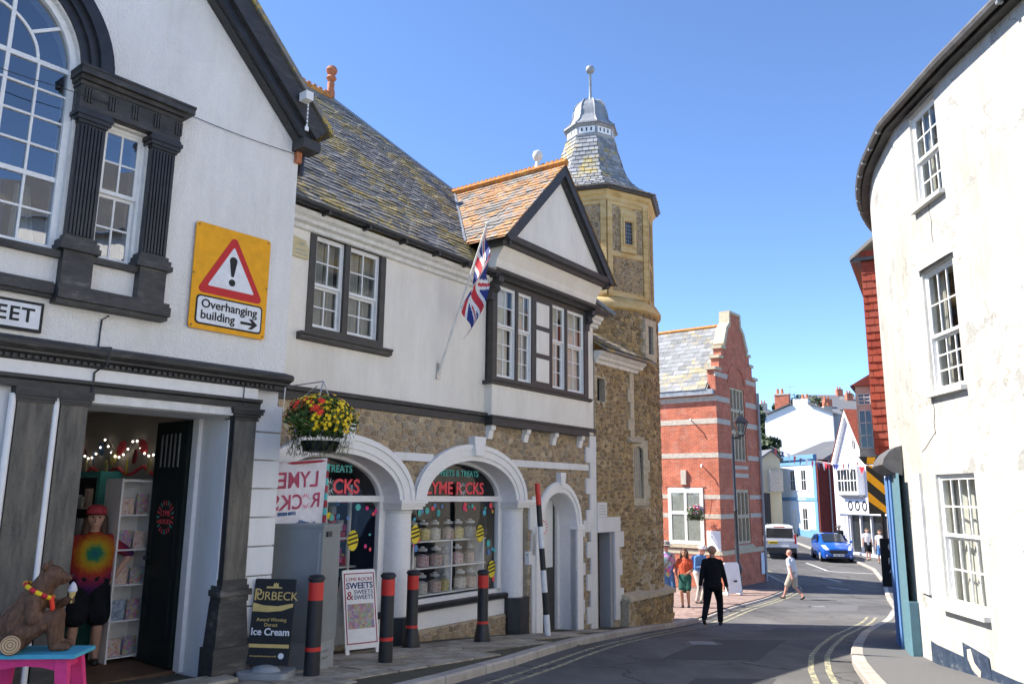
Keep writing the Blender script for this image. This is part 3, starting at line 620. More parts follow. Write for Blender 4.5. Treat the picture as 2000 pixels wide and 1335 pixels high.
for i in range(6):
    for j in range(6):
        t = random.uniform(-.004, .004); u = random.uniform(-.004, .004); a0, a1, b0, b1 = xs[i], xs[i+1], zs[j], zs[j+1]
        MB().add([(a0, .105+t, b0), (a1, .105-t, b0), (a1, .105-t+u, b1), (a0, .105+t+u, b1)], [(0,1,2,3)]).make('pane', 'glass_sky', vw)
pane_poly(vw, arc(CX, 3.87, .5, .46, 0, 180, 16), .106)
for (a0, a1) in ((0, 32), (32, 70), (70, 110), (110, 148), (148, 180)): pane_poly(vw, arc(CX, 3.87, .76, .76, a0, a1, 6) + arc(CX, 3.87, .5, .46, a1, a0, 6), .107)
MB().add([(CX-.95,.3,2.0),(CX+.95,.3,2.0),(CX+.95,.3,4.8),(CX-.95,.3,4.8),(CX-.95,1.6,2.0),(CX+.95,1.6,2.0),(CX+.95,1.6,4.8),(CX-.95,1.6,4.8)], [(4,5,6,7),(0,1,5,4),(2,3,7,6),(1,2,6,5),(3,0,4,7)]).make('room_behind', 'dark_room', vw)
for (a, b_, m) in ((.52, .74, 'curtain'), (-.74, -.5, 'curtain'), (.28, .45, 'curtain_blue')):
    V = []
    for i in range(13): x = CX + a + (b_-a)*i/12; V += [(x, .34+.03*math.sin(i*1.9), 2.15), (x - .1*(i/12) if m == 'curtain' else x, .34+.03*math.sin(i*1.9), 2.75 if m == 'curtain' else 3.1)]
    MB().add(V, [(2*i, 2*i+2, 2*i+3, 2*i+1) for i in range(12)]).make('curtain', m, vw, smooth=True)
for sgn in (1, -1):
    mx = lambda x: CX + (x - CX) * sgn
    def bx(m, x0, x1, *r): a, c = sorted((mx(x0), mx(x1))); return m.box(a, c, *r)
    a, c = sorted((mx(-1.74), mx(-1.32))); window(A, a, c, 2.12, 3.48, .06, 2, 2, 2, meet=2.80, frame=.03, depth=.09, room=.9, glass='glass_sky', curtain=[(.0, .3, 'curtain')] if sgn < 0 else None, name='side_light')
    for (x0, x1) in ((-2.0, -1.755), (-1.305, -1.06)):
        p = bx(MB(), x0, x1, -.07, .06, 2.26, 3.36).make('fluted_pilaster', 'black_paint', A)
        fl = MB()
        for i in range(7): xx = x0 + .012 + (x1-x0-.024)*i/7; bx(fl, xx+.006, xx+(x1-x0-.024)/7-.008, -.088, -.07, 2.28, 3.34)
        fl.make('flutes', 'black_paint', p)
        cp = MB(); bs = MB()
        for (z0, z1, e) in ((3.36, 3.39, .01), (3.39, 3.43, .03), (3.43, 3.47, .045), (3.47, 3.5, .03)): bx(cp, x0-e, x1+e, -.08-e, .06, z0, z1)
        cp.make('capital', 'black_paint', p)
        for (z0, z1, e) in ((2.22, 2.26, .02), (2.17, 2.22, .04), (2.12, 2.17, .055)): bx(bs, x0-e, x1+e, -.08-e, .06, z0, z1)
        bs.make('base', 'black_weathered', p); bx(MB(), x0-.01, x1+.01, -.10, .06, 1.79, 2.12).make('pedestal', 'black_weathered', p)
    en = MB(); bx(en, -2.03, -1.04, -.10, .06, 3.5, 3.72)
    for i in range(5):
        xx = -1.99 + i*.222
        for q in range(3): bx(en, xx+q*.025, xx+q*.025+.016, -.118, -.10, 3.56, 3.70)
    for (z0, z1, e) in ((3.72, 3.76, .04), (3.76, 3.80, .09), (3.80, 3.86, .15), (3.86, 3.885, .16)): bx(en, -2.03-.3*e, -1.06+.7*e, -.08-.8*e, .06, z0, z1)
    en.make('entablature', 'black_weathered', A)
    bs = MB(); 
    for (z0, z1, e) in ((1.62, 1.66, .03), (1.66, 1.75, .06), (1.75, 1.79, .04)): bx(bs, -2.04, -1.03+e*.4, -.11-e, .02, z0, z1)
    bs.make('window_base', 'black_weathered', A); bx(MB(), -1.75, -1.31, -.06, .06, 2.06, 2.12).make('sill', 'black_weathered', A)
ri = arc(CX, 3.885, .80, .80, 180, 0, 28); ar = MB()
for (r0, r1, yy) in ((.83, .90, -.03), (.90, .97, -.07), (.97, 1.07, -.12), (1.07, 1.12, -.07)): ar.wall(arc(CX, 3.885, r1, r1, 0, 180, 28) + arc(CX, 3.885, r0, r0, 180, 0, 28), [], yy, .02)
ar.make('arch_moulding', 'black_paint', A)
MB().box(CX-.83, CX+.83, -.07, .06, 2.04, 2.10).make('sill', 'black_weathered', A)
m = MB()
for (z0, z1, e) in ((1.66, 1.69, .02), (1.69, 1.77, .045), (1.77, 1.80, .02)): m.box(CX-.80, CX+.80, -.06-e, .02, z0, z1)
m.make('window_base', 'black_weathered', A)
# gable boards and roof
def gable_board(parent, cx, halfw, z_e, z_a, w, y0, y1, mat, nm='bargeboard', inner=0):
    for sgn in (1, -1):
        L = math.hypot(halfw, z_a-z_e); nx, nz = (z_a-z_e)/L, halfw/L
        MB().wall([(cx+sgn*halfw, z_e), (cx, z_a), (cx, z_a - w/nz), (cx+sgn*(halfw - w*nx), z_e - w*nz)] if sgn > 0 else [(cx-halfw, z_e), (cx-(halfw-w*nx), z_e - w*nz), (cx, z_a-w/nz), (cx, z_a)], [], y0, y1).make(nm, mat, parent)
gable_board(A, CX, 3.52, 4.22, 7.72, .22, -.26, -.20, 'black_timber'); gable_board(A, CX, 3.42, 4.16, 7.56, .20, -.20, -.12, 'black_paint'); gable_board(A, CX, 3.36, 4.11, 7.45, .14, -.12, -.002, 'black_timber', 'gable_moulding')
MB().box(.36, .60, -.23, .0, 3.93, 4.05).make('kneeler', 'black_timber', A); MB().box(.40, .47, -.06, .0, 3.80, 3.93).make('corbel_brick', 'terracotta', A); MB().tube([(.56, .05, 4.02), (.56, 7, 4.02)], .05, 8).make('gutter', 'black_paint', A); MB().tube([(.54, .05, 4.0), (.54, .06, 3.7)], .04, 8).make('downpipe', 'black_paint', A)
for sgn in (1, -1):
    MB().add([(CX+sgn*3.58, -.29, 4.25), (CX, -.29, 7.80), (CX, 7, 7.80), (CX+sgn*3.58, 7, 4.25), (CX+sgn*3.58, -.29, 4.17), (CX, -.29, 7.71), (CX, 7, 7.71), (CX+sgn*3.58, 7, 4.17)], [(0,1,2,3),(4,5,6,7),(0,1,5,4),(3,2,6,7),(0,3,7,4)]).make('roof_slope', 'slate', A)
# wires and fixings on A
def wire(pts, r=.006, name='wire', par=None, mat='black_paint'): return MB().tube(pts, r, 5).make(name, mat, par)
wire([(-.93 + 1.38*i/10, -.02, 3.87 + .04*i/10 - .02*math.sin(math.pi*i/10)) for i in range(11)], .004, 'cable', A)
wire([(-3.6 + 1.9*i/10, -.12 - .02*math.sin(i), 3.62 - .045*math.sin(math.pi*i/10)) for i in range(11)], .004, 'cable', A)
wire([(-1.52, -.012, 1.60), (-1.58, -.012, 1.55), (-1.585, -.012, 1.29), (-1.55, -.2, 1.27), (-1.57, -.2, 1.12), (-1.6, -.03, 1.05), (-1.6, -.03, .86)], .010, 'cable', A)
wire([(-.05, -.03, 1.1), (-.05, -.03, .9)], .006, 'cable', A)
# open black door leaf, hinged at the right jamb
dr = MB(); dr.box(-.20, -.145, .76, 1.46, -1.84, .76); dl = dr.make('door', 'door_black', A, label='black panelled door leaf standing open inwards')
for (z0, z1) in ((-1.62, -.95), (-.85, -.10)): 
    q = MB(); q.box(-.212, -.2002, .86, .88, z0, z1).box(-.212, -.2002, 1.34, 1.36, z0, z1).box(-.212, -.2002, .88, 1.34, z0, z0+.02).box(-.212, -.2002, .88, 1.34, z1-.02, z1); q.make('door_panel', 'door_black', dl)
q = MB()
for i in range(5): q.tube([(-.208, .92+i*.095, .25), (-.208, .92+i*.095, .62)], [.012, .012], 6)
q.make('door_grille', 'lead_dark', dl); MB().ball((-.23, 1.40, -.75), .03).make('door_knob', 'black_paint', dl)
stk = {'coral': MB(), 'teal': MB()}
for i in range(20):
    a = 2*math.pi*i/20; r0, r1 = .13, .185; c_, s_ = math.cos(a), math.sin(a); w = .014
    stk['coral' if i % 3 else 'teal'].add([(-.2035, 1.1 + c_*r0 - s_*w*.5, -.30 + s_*r0 + c_*w*.5), (-.2035, 1.1 + c_*r0 + s_*w*.5, -.30 + s_*r0 - c_*w*.5), (-.2035, 1.1 + c_*r1 + s_*w, -.30 + s_*r1 - c_*w), (-.2035, 1.1 + c_*r1 - s_*w, -.30 + s_*r1 + c_*w)], [(0,1,2,3)])
RX = Matrix(((0, 0, -1, -.2035), (-1, 0, 0, 1.1), (0, 1, 0, -.26), (0, 0, 0, 1)))
text_mesh(stk['coral'], 'LYME', .09, RX); RX2 = RX.copy(); RX2[2][3] = -.35; text_mesh(stk['coral'], 'ROCKS', .075, RX2)
for k_, v_ in stk.items(): v_.make('door_sticker', k_, dl)
# shop interior
MB().box(-5.8, .11, .74, 5.2, -1.98, -1.86).make('shop_floor', 'wood_floor', A); MB().box(-5.8, .11, 5.0, 5.1, -1.86, 1.1).make('shop_back_wall', 'room_wall', A); MB().box(-5.8, .11, .74, 5.2, 1.02, 1.09).make('shop_ceiling', 'room_wall', A)
MB().box(.05, .105, .76, 5.0, -1.86, 1.0).make('shop_side_wall', 'room_wall', A); MB().box(-1.75, -1.70, .74, 1.9, -1.86, 1.0).make('shop_partition', 'room_wall', A)
# ------------------------------------------------------------------ signs on A
t_ = thing('warning_sign', 'yellow warning sign reading Overhanging building with red triangle', 'sign', (-2.85, 8.44, 0), az_rot(39.0))
def rrect(x0, x1, z0, z1, r, n=5): return arc(x1-r, z0+r, r, r, -90, 0, n) + arc(x1-r, z1-r, r, r, 0, 90, n) + arc(x0+r, z1-r, r, r, 90, 180, n) + arc(x0+r, z0+r, r, r, 180, 270, n)
MB().wall(rrect(-.75, .14, 1.625, 2.755, .035), [], -.045, -.03).make('plate', 'sign_yellow', t_)
def tri(cx, zb, w, h, r):   # rounded triangle
    P = [(cx-w/2, zb), (cx+w/2, zb), (cx, zb+h)]; c = (cx, zb + h/3); out = []
    for k_, (px, pz) in enumerate(P):
        d = Vector((c[0]-px, c[1]-pz)).normalized(); q = Vector((px, pz)) + d * r * 2; a0 = math.degrees(math.atan2(-d.y, -d.x)); out += arc(q.x, q.y, r, r, a0-60, a0+60, 6)
    return out
MB().wall(tri(-.305, 2.01, .80, .70, .045), [], -.049, -.0452).make('red_triangle', 'sign_red', t_); MB().wall(tri(-.305, 2.095, .55, .475, .012), [], -.0525, -.0492).make('white_triangle', 'sign_white', t_)
q = MB().wall(arc(-.305, 2.415, .045, .045, 0, 180, 10) + [(-.32, 2.24), (-.29, 2.24)], [], -.056, -.0527); q.wall(arc(-.305, 2.175, .038, .038, 0, 360, 16)[:-1], [], -.056, -.0527); q.make('exclamation_mark', 'sign_black', t_)
MB().wall(rrect(-.69, .09, 1.675, 1.985, .045), [], -.049, -.0452).make('text_border', 'sign_black', t_); MB().wall(rrect(-.672, .072, 1.693, 1.967, .035), [], -.0525, -.0492).make('text_panel', 'sign_white', t_)
q = MB(); text_mesh(q, 'Overhanging', .128, face_mat(-.635, -.0545, 1.893), 1.0, 'LEFT', bold=.002); text_mesh(q, 'building', .128, face_mat(-.635, -.0545, 1.775), 1.0, 'LEFT', bold=.002)
q.wall([(-.17, 1.752), (-.03, 1.752), (-.075, 1.712), (-.03, 1.712), (.035, 1.767), (-.03, 1.822), (-.075, 1.822), (-.03, 1.782), (-.17, 1.782)], [], -.056, -.0527); q.make('lettering', 'sign_black', t_)
q = MB()
for (x, z) in ((-.72, 2.725), (.11, 2.725), (-.72, 1.655), (.11, 1.655), (-.74, 2.2), (.125, 2.2)): q.ball((x, -.046, z), .009, 8, 5)
q.make('screw_heads', 'brown_black', t_)
t_ = thing('street_sign', 'white street nameplate with black border and black letters under the arched window', 'sign', (-2.85, 8.44, 0), az_rot(39.0))
MB().box(-3.5, -2.09, -.04, -.012, 1.335, 1.60).make('border', 'sign_black', t_); MB().box(-3.475, -2.115, -.044, -.0402, 1.362, 1.575).make('plate', 'sign_white', t_)
q = MB(); text_mesh(q, 'STREET', .175, face_mat(-2.16, -.0455, 1.468), 1.12, 'RIGHT', bold=.003); q.make('lettering', 'sign_black', t_)
fl = thing('floodlight', 'small white floodlight with hanging chain on black gable board', 'lamp', (-2.85, 8.44, 0), az_rot(39.0))
MB().box(.22, .32, -.42, -.29, 4.42, 4.52).make('lamp_head', 'white_paint', fl)
q = MB()
for i in range(6): q.box(.30, .315, -.35, -.34, 4.12+i*.05, 4.155+i*.05)
q.box(.285, .33, -.352, -.338, 4.07, 4.12); q.make('chain', 'white_paint', fl)
# ------------------------------------------------------------------ building B: sweet shop with arches, bay and slate roof
BL, BR_ = (.05, 13.63, 0), az_rot(36.1)
B = thing('sweet_shop', 'white and rubble stone shop with two arched windows, black timbered bay and slate roof', 'building', BL, BR_)
SP = -.11; AC = (-3.92, -1.10); RO = (1.41, .87); RI = (1.15, .63)
MB().wall(rect(-5.7, 2.72, 1.16, 3.5), [rect(-4.56, -3.25, 2.03, 3.40)], 0, .3).make('upper_wall', 'roughcast_cream', B)
holes = []
DC = 1.40
outer = [(-5.7, -2.9), (-5.09, -2.9)] + arc(AC[0], SP, RI[0], RI[1], 180, 0, 22) + arc(AC[1], SP, RI[0], RI[1], 180, 0, 22) + [(.44, SP-.05), (.44, -2.9), (DC-.60, -2.9)] + arc(DC, -.57, .60, .60, 180, 0, 16) + [(DC+.60, -2.9), (2.72, -2.9), (2.72, 1.16), (-5.7, 1.16)]
MB().wall(outer, holes, 0, .42).make('ground_wall', 'mortar', B)
MB().box(2.4, 2.72, .3, 8, -2.9, 3.5).make('end_wall', 'roughcast_cream', B); MB().box(-5.3, 2.4, 8, 8.3, -2.9, 3.5).make('rear_wall', 'roughcast_cream', B)
def keepB(u, v):
    for c in AC:
        if v < SP and abs(u-c) < 1.50: return False
        if v >= SP and ((u-c)/1.34)**2 + ((v-SP)/.80)**2 < 1: return False
    if .0 < u < .44 and v < SP: return False
    if abs(u-DC) < .72 and v < -.57: return False
    if math.hypot(u-DC, v+.57) < .70 and v >= -.57: return False
    return True
st = rubble(-5.3, 2.72, -2.75, 1.14, .125, .085, keepB, lambda u, v, d: (u, -d, v), rng=random.Random(11))
pieces('stone', st, 'rubble', B, 300, key=lambda m: abs(m.v[0][0]+1.0) + .8*abs(m.v[0][2]-.55), rest_name='rubble_stone')
def ell_ring(c, a0, a1, y0, y1, base=SP):
    return MB().wall(arc(c, base, a1[0], a1[1], 0, 180, 26) + arc(c, base, a0[0], a0[1], 180, 0, 26), [], y0, y1)
for c in AC:
    r = ell_ring(c, (1.13, .61), RO, -.045, .049).make('arch_ring', 'white_paint', B, smooth=True)
    ell_ring(c, (1.20, .68), (1.36, .82), -.065, -.0455).make('arch_fillet', 'white_paint', r, smooth=True); ell_ring(c, (1.33, .79), (1.405, .865), -.085, -.0652).make('arch_fillet', 'white_paint', r, smooth=True)
    ell_ring(c, (1.13, .61), (1.149, .629), .05, .40).make('arch_soffit', 'white_paint', r, smooth=True)
    k_ = MB(); k_.add([(c-.10, -.14, .58), (c+.10, -.14, .58), (c+.15, -.14, .88), (c-.15, -.14, .88), (c-.10, .05, .58), (c+.10, .05, .58), (c+.15, .05, .88), (c-.15, .05, .88)], [(0,1,2,3),(4,5,6,7),(0,1,5,4),(1,2,6,5),(2,3,7,6),(3,0,4,7)]); k_.make('keystone', 'white_paint', B)
    # shop window
    x0, x1 = c-1.15, c+1.15
    f = MB(); f.box(x0, x1, .28, .38, SP-.03, SP+.055).box(x0, x0+.07, .30, .38, -1.62, SP-.03).box(x1-.07, x1, .30, .38, -1.62, SP-.03).box(x0, x1, .30, .38, -1.64, -1.57)
    w = f.make('shop_window', 'white_paint', B); ell_ring(c, (1.08, .565), (1.13, .612), -.0+.30, .38).make('fanlight_frame', 'white_paint', w)
    MB().add([(x0+.06, .34, -1.58), (x1-.06, .34, -1.58), (x1-.06, .34, SP-.02), (x0+.06, .34, SP-.02)], [(0,1,2,3)]).make('pane', 'shop_glass', w)
    MB().add([(a, .34, b) for a, b in arc(c, SP+.03, 1.10, .56, 0, 180, 22)], [tuple(range(23))]).make('pane', 'shop_glass', w)
    MB().mould(steps([(-.0, -1.72), (.03, -1.70), (.04, -1.645), (.0, -1.63)]), x0, x1).xf(Matrix.Translation((0, .16, 0))).make('sill', 'black_paint', w)
    MB().box(x0-.12, x1+.12, .20, .36, -1.97, -1.715).make('sill_panel', 'white_paint', w); MB().box(x0-.12, x1+.12, .175, .36, -2.9, -1.975).make('stall_riser', 'mortar', w)
    rs = rubble(x0-.1, x1+.1, -2.6, -1.98, .12, .085, lambda u, v: True, lambda u, v, d: (u, .175-d, v), rng=random.Random(21))
    pieces('stone', rs, 'rubble', w, 300)
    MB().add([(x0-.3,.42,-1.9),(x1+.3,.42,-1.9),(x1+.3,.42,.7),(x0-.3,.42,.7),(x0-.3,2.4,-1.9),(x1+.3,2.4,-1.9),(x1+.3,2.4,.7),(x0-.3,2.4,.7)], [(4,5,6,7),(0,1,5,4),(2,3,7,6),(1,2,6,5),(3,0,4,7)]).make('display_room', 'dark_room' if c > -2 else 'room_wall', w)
for cs in (-5.33, -2.51, .31):
    p = MB().lathe([(.205, -1.72), (.205, -1.70), (.198, -1.0), (.19, -.30), (.205, -.29), (.205, -.27), (.19, -.26), (.21, -.245)], 28, (cs, .25, 0)).make('column', 'white_paint', B, smooth=True)
    q = MB()
    for (z0, z1, e) in ((-.245, -.20, .225), (-.20, -.16, .25), (-.16, SP-.001, .275)): q.box(cs-e, cs+e, .20-e, .5, z0, z1)
    q.make('impost', 'white_paint', p)
    e = .265; q = MB().slab([(cs-e, .5), (cs-e, .12), (cs-.13, -.035), (cs+.13, -.035), (cs+e, .12), (cs+e, .5)], -2.6, -1.72); q.make('column_base', 'black_paint', p)
    MB().box(cs-.255, cs+.255, .33, .42, -2.6, SP).make('pier', 'white_paint', p)
for (x0, x1) in ((-5.6, -4.93), (-2.93, -2.09), (-.10, 2.45)): MB().box(x0, x1, -.035, .05, .445, .56).make('string_course', 'white_masonry', B)
for (x0, x1, z0, z1) in ((.52, .66, -2.5, -.05), (.50, .70, -1.05, -.70), (.45, .52, -.62, -.2), (.42, .52, -1.2, -.98), (2.06, 2.30, -.80, -.57), (2.10, 2.22, -2.5, -.80), (2.10, 2.30, -1.5, -1.28), (2.12, 2.27, -2.2, -1.95)): MB().box(x0, x1, -.038, .05, z0, z1).make('quoin', 'white_masonry', B)
zz = -2.7; k = 0
while zz < 1.1:
    h = min(.30, 1.13 - zz); x0 = 2.36 if k % 2 else 2.50; MB().box(x0 + random.uniform(-.01, .01), 2.735, -.042, .1, zz, zz+h-.003).make('quoin', 'white_masonry', B); zz += .30; k += 1
MB().box(2.25, 2.5, -.04, .05, -.72, -.5).make('quoin', 'white_masonry', B)
# arched doorway
r = MB().wall(arc(DC, -.57, .76, .79, 0, 180, 20) + arc(DC, -.57, .58, .60, 180, 0, 20), [], -.05, .05).make('door_arch', 'white_paint', B, smooth=True)
MB().wall(arc(DC, -.57, .74, .77, 0, 180, 20) + arc(DC, -.57, .66, .68, 180, 0, 20), [], -.07, -.0505).make('arch_fillet', 'white_paint', r, smooth=True)
MB().wall([(DC-.6, -2.7), (DC-.58, -2.7)] + arc(DC, -.57, .58, .58, 180, 0, 18) + [(DC+.58, -2.7), (DC+.6, -2.7)] + arc(DC, -.57, .6, .6, 0, 180, 18), [], -.02, .46).make('door_reveal', 'white_paint', B, smooth=True)
for sx in (-1, 1):
    x0, x1 = sorted((DC + sx*.58, DC + sx*.78)); MB().box(x0, x1, -.06, .1, -2.7, -.66).make('door_pier', 'white_paint', B); MB().box(x0-.03, x1+.03, -.085, .1, -.66, -.57).make('door_impost', 'white_paint', B)
MB().add([(DC-.06, -.12, .16), (DC+.06, -.12, .16), (DC+.09, -.12, .38), (DC-.09, -.12, .38), (DC-.06, .02, .16), (DC+.06, .02, .16), (DC+.09, .02, .38), (DC-.09, .02, .38)], [(0,1,2,3),(4,5,6,7),(0,1,5,4),(1,2,6,5),(2,3,7,6),(3,0,4,7)]).make('keystone', 'white_paint', B)
d_ = MB().box(DC-.58, DC+.58, .40, .45, -2.7, -.0).make('door', 'brown_black', B); MB().box(DC-.36, DC+.42, .392, .3998, -1.35, -.12).make('door_panel', 'white_paint', d_); MB().box(DC+.50, DC+.58, .34, .40, -2.7, .0).make('door_frame', 'white_paint', d_)
q = MB()
for i in range(12): a = 2*math.pi*i/12; q.box(DC+.1+math.cos(a)*.12-.014, DC+.1+math.cos(a)*.12+.014, .389, .3919, -.62+math.sin(a)*.12-.014, -.62+math.sin(a)*.12+.014)
q.make('door_sticker', 'coral', d_)
# upper window
fw = window(B, -4.60, -3.22, 1.99, 3.43, -.02, 1, 0, 1, frame=.10, mat='brown_black', depth=.14, glass='glass', room=0, name='window')
for c_ in list(fw.children): bpy.data.objects.remove(c_)
MB().box(-3.99, -3.90, -.015, .12, 2.09, 3.33).make('mullion', 'brown_black', fw); MB().mould(steps([(.03, 1.89), (.09, 1.91), (.09, 1.95), (.11, 1.96), (.11, 1.99)]), -4.73, -3.10).make('sill', 'brown_black', fw)
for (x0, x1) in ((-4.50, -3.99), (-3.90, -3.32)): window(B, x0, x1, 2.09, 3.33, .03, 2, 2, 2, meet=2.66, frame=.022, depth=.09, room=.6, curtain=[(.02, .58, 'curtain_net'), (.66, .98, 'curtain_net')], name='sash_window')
# black bands
MB().mould(steps([(.02, 1.11), (.03, 1.12), (.03, 1.22), (.07, 1.235), (.08, 1.285), (.0, 1.30)]), -5.7, -.845).make('band_course', 'black_timber', B); MB().mould(steps([(.04, 1.20), (.05, 1.26), (.0, 1.28)]), 2.28, 2.75).make('band_course', 'black_timber', B)
# bay
X0, X1 = -.84, 2.27
MB().box(X0, X1, -.15, -.001, 1.25, 1.80).make('bay_apron', 'roughcast_cream', B); MB().box(X0, X1, -.17, -.001, 1.09, 1.215).make('bay_beam', 'black_timber', B); MB().box(X0-.03, X1+.05, -.20, -.001, 1.215, 1.25).make('bay_beam_cap', 'black_timber', B)
for x in (-.80, .22, 1.12, 2.05): 
    MB().add([(x, -.13, 1.09), (x+.12, -.13, 1.09), (x+.12, -.05, .87), (x, -.05, .87), (x, .02, 1.09), (x+.12, .02, 1.09), (x+.12, .02, .87), (x, .02, .87), (x, -.12, 1.02), (x+.12, -.12, 1.02), (x, -.085, 1.0), (x+.12, -.085, 1.0)], [(0,1,9,8),(8,9,11,10),(10,11,2,3),(3,2,6,7),(0,8,10,3,7,4),(1,5,6,2,11,9)]).make('bracket', 'white_paint', B)
fr = MB(); fr.box(X0, X0+.12, -.155, -.001, 1.82, 3.56).box(X1-.15, X1, -.155, -.001, 1.82, 3.56).box(X0+.12, X1-.15, -.155, -.02, 3.47, 3.56).box(X0+.12, X1-.15, -.155, -.02, 1.82, 1.90)
for x in (-.19, .31, .90, 1.42): fr.box(x, x+.075, -.155, -.02, 1.90, 3.47)
bw = fr.make('bay_window', 'brown_black', B); MB().mould(steps([(.15, 1.76), (.20, 1.78), (.20, 1.80), (.22, 1.82)]), X0-.07, X1+.07).make('sill', 'brown_black', bw)
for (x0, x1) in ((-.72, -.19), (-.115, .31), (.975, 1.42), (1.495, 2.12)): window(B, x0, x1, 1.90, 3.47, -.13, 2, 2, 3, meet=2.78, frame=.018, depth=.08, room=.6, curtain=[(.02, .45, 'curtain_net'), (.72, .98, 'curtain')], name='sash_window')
MB().box(.385, .90, -.152, -.02, 1.90, 3.47).make('panel_frame', 'brown_black', bw)
for i in range(3): MB().box(.44, .85, -.165, -.1525, 1.96+i*.51, 2.38+i*.51).make('panel', 'roughcast_cream', bw)
MB().mould([(.0, 3.56), (-.22, 3.56), (-.26, 3.60), (-.34, 3.63), (-.36, 3.68), (.0, 3.70)], X0-.18, X1+.18).make('bay_head_moulding', 'black_timber', B)
for x in (X0-.06, X1-.10):
    q = MB().extr([[(-.001, 3.56), (-.32, 3.56), (-.31, 3.48), (-.22, 3.44), (-.25, 3.36), (-.17, 3.30), (-.17, 3.18), (-.001, 3.18)]], lambda a, b: (x, a, b), lambda a, b: (x+.14, a, b)); q.make('scroll_bracket', 'black_timber', B)
q = MB().extr([[(-.001, 3.70), (-.26, 3.70), (-.30, 3.85), (-.44, 4.05), (-.001, 4.05)]], lambda a, b: (X0-.10, a, b), lambda a, b: (X1+.10, a, b)); q.make('bay_cove', 'roughcast_cream', B)
PC = .74; PH = 1.82
MB().mould([(.0, 4.05), (-.50, 4.05), (-.52, 4.10), (-.58, 4.13), (-.60, 4.22), (-.0, 4.25)], PC-PH+.02, PC+PH-.02).make('pediment_cornice', 'black_timber', B)
MB().wall([(PC-PH+.1, 4.2), (PC+PH-.1, 4.2), (PC, 6.0)], [], -.47, -.3).make('pediment_wall', 'roughcast_cream', B)
gable_board(B, PC, PH, 4.20, 6.06, .16, -.60, -.54, 'black_timber'); gable_board(B, PC, PH-.05, 4.18, 5.99, .18, -.54, -.475, 'black_timber', 'pediment_moulding')
# eave
for (x0, x1) in ((-5.9, -.86), (2.28, 2.86)):
    MB().mould(steps([(.01, 3.33), (.05, 3.345), (.05, 3.40), (.11, 3.42), (.12, 3.47), (.17, 3.50), (.18, 3.56)]), x0, x1).make('eave_cornice', 'aged_white', B)
    q = MB(); n = 10; pr = [(-.26 + .065*math.cos(RAD(180+180*i/n)), 3.635 + .065*math.sin(RAD(180+180*i/n))) for i in range(n+1)]; q.mould(pr, x0, x1); q.make('gutter', 'black_paint', B)
for i in range(7): MB().box(-5.3+i*.72, -5.27+i*.72, -.33, -.17, 3.53, 3.58).make('gutter_bracket', 'brown_black', B)
# roofs
TP = 4.33/4.25; L1 = math.hypot(4.25, 4.33); v1 = Vector((0, 4.25/L1, 4.33/L1)); n1 = Vector((0, -4.33/L1, 4.25/L1)); HX = -1.08
MB().add([(-7, -.25, 3.63), (3.17, -.25, 3.63), (HX, 4, 7.96), (-7, 4, 7.96), (3.17, 8.25, 3.63), (-7, 8.25, 3.63)], [(0,1,2,3), (1,4,2), (4,5,3,2), (0,3,5), (0,5,4,1)]).make('roof_deck', 'slate', B)
rng = random.Random(8); ORX = -6.2
def in_main(b):
    z = 3.63 + b*4.33/L1; hip = HX + 4.25*(1-b/L1) - ORX; bayl = PC - (6.06-z)/1.03 - ORX if z < 6.06 else 99
    return (0, min(hip, bayl))
S = slates(Vector((ORX, -.28, 3.63)), Vector((1, 0, 0)), v1, n1, 9.4, L1, .21, .125, in_main, rng, lift=.024)
pieces('slate', S, 'slate', B, 300, key=lambda m: m.v[0][2]*1.0 - m.v[0][0]*.2, rest_name='slate_field')
def in_r(b):
    z = 3.63 + b*4.33/L1; hip = HX + 4.25*(1-b/L1) - ORX; bayr = PC + (6.06-z)/1.03 - ORX
    return (bayr, hip) if z < 6.06 and bayr < hip else None
q = MB()
for m in slates(Vector((ORX, -.28, 3.63)), Vector((1, 0, 0)), v1, n1, 9.4, L1, .21, .125, in_r, rng): q.add(m.v, m.f)
stuff(q.make('slate_field', 'slate', B))
q = MB(); q.tube([(3.17, -.27, 3.66), (HX, 4, 8.0)], .05, 6); q.make('hip_lead', 'lead', B)
BS = 1.86/PH; bl_ = math.hypot(PH, 1.86); vb = Vector((PH/bl_, 0, 1.86/bl_)); nb = Vector((-1.86/bl_, 0, PH/bl_))
MB().add([(PC-PH-.08, -.62, 4.12), (PC, -.62, 6.04), (PC, 2.15, 6.04), (PC-PH-.08, .2, 4.12), (PC+PH+.08, -.62, 4.12), (PC+PH+.08, .2, 4.12)], [(0,1,2,3), (1,4,5,2)]).make('bay_roof_deck', 'slate_orange', B)
def in_bay(b):
    z = 4.14 + b*1.86/bl_; return (0, (-.25 + (z-3.63)/TP) + .64)
S = slates(Vector((PC-PH-.06, -.64, 4.14)), Vector((0, 1, 0)), vb, nb, 2.9, bl_+.02, .2, .13, in_bay, rng, lift=.022)
pieces('bay_slate', S, 'slate_orange', B, 300)
MB().tube([(PC-.02, -.64, 6.08), (PC-.02, 2.2, 6.09)], .07, 8).make('bay_ridge', 'lichen_ridge', B)
q = MB()
for i in range(26): q.box(PC-.03, PC+.0, -.55+i*.105, -.49+i*.105, 6.13, 6.185)
q.make('ridge_crest', 'lichen_ridge', B)
MB().tube([(PC-PH-.05, .25, 4.17), (PC, 2.12, 6.07)], .045, 6).make('valley_lead', 'lead', B)
MB().lathe([(.06, 6.12), (.05, 6.2), (.035, 6.25), (.05, 6.27), (.09, 6.32), (.10, 6.38), (.085, 6.44), (.02, 6.48)], 14, (PC-.02, .02, 0)).make('ridge_finial', 'aged_white', B, smooth=True)
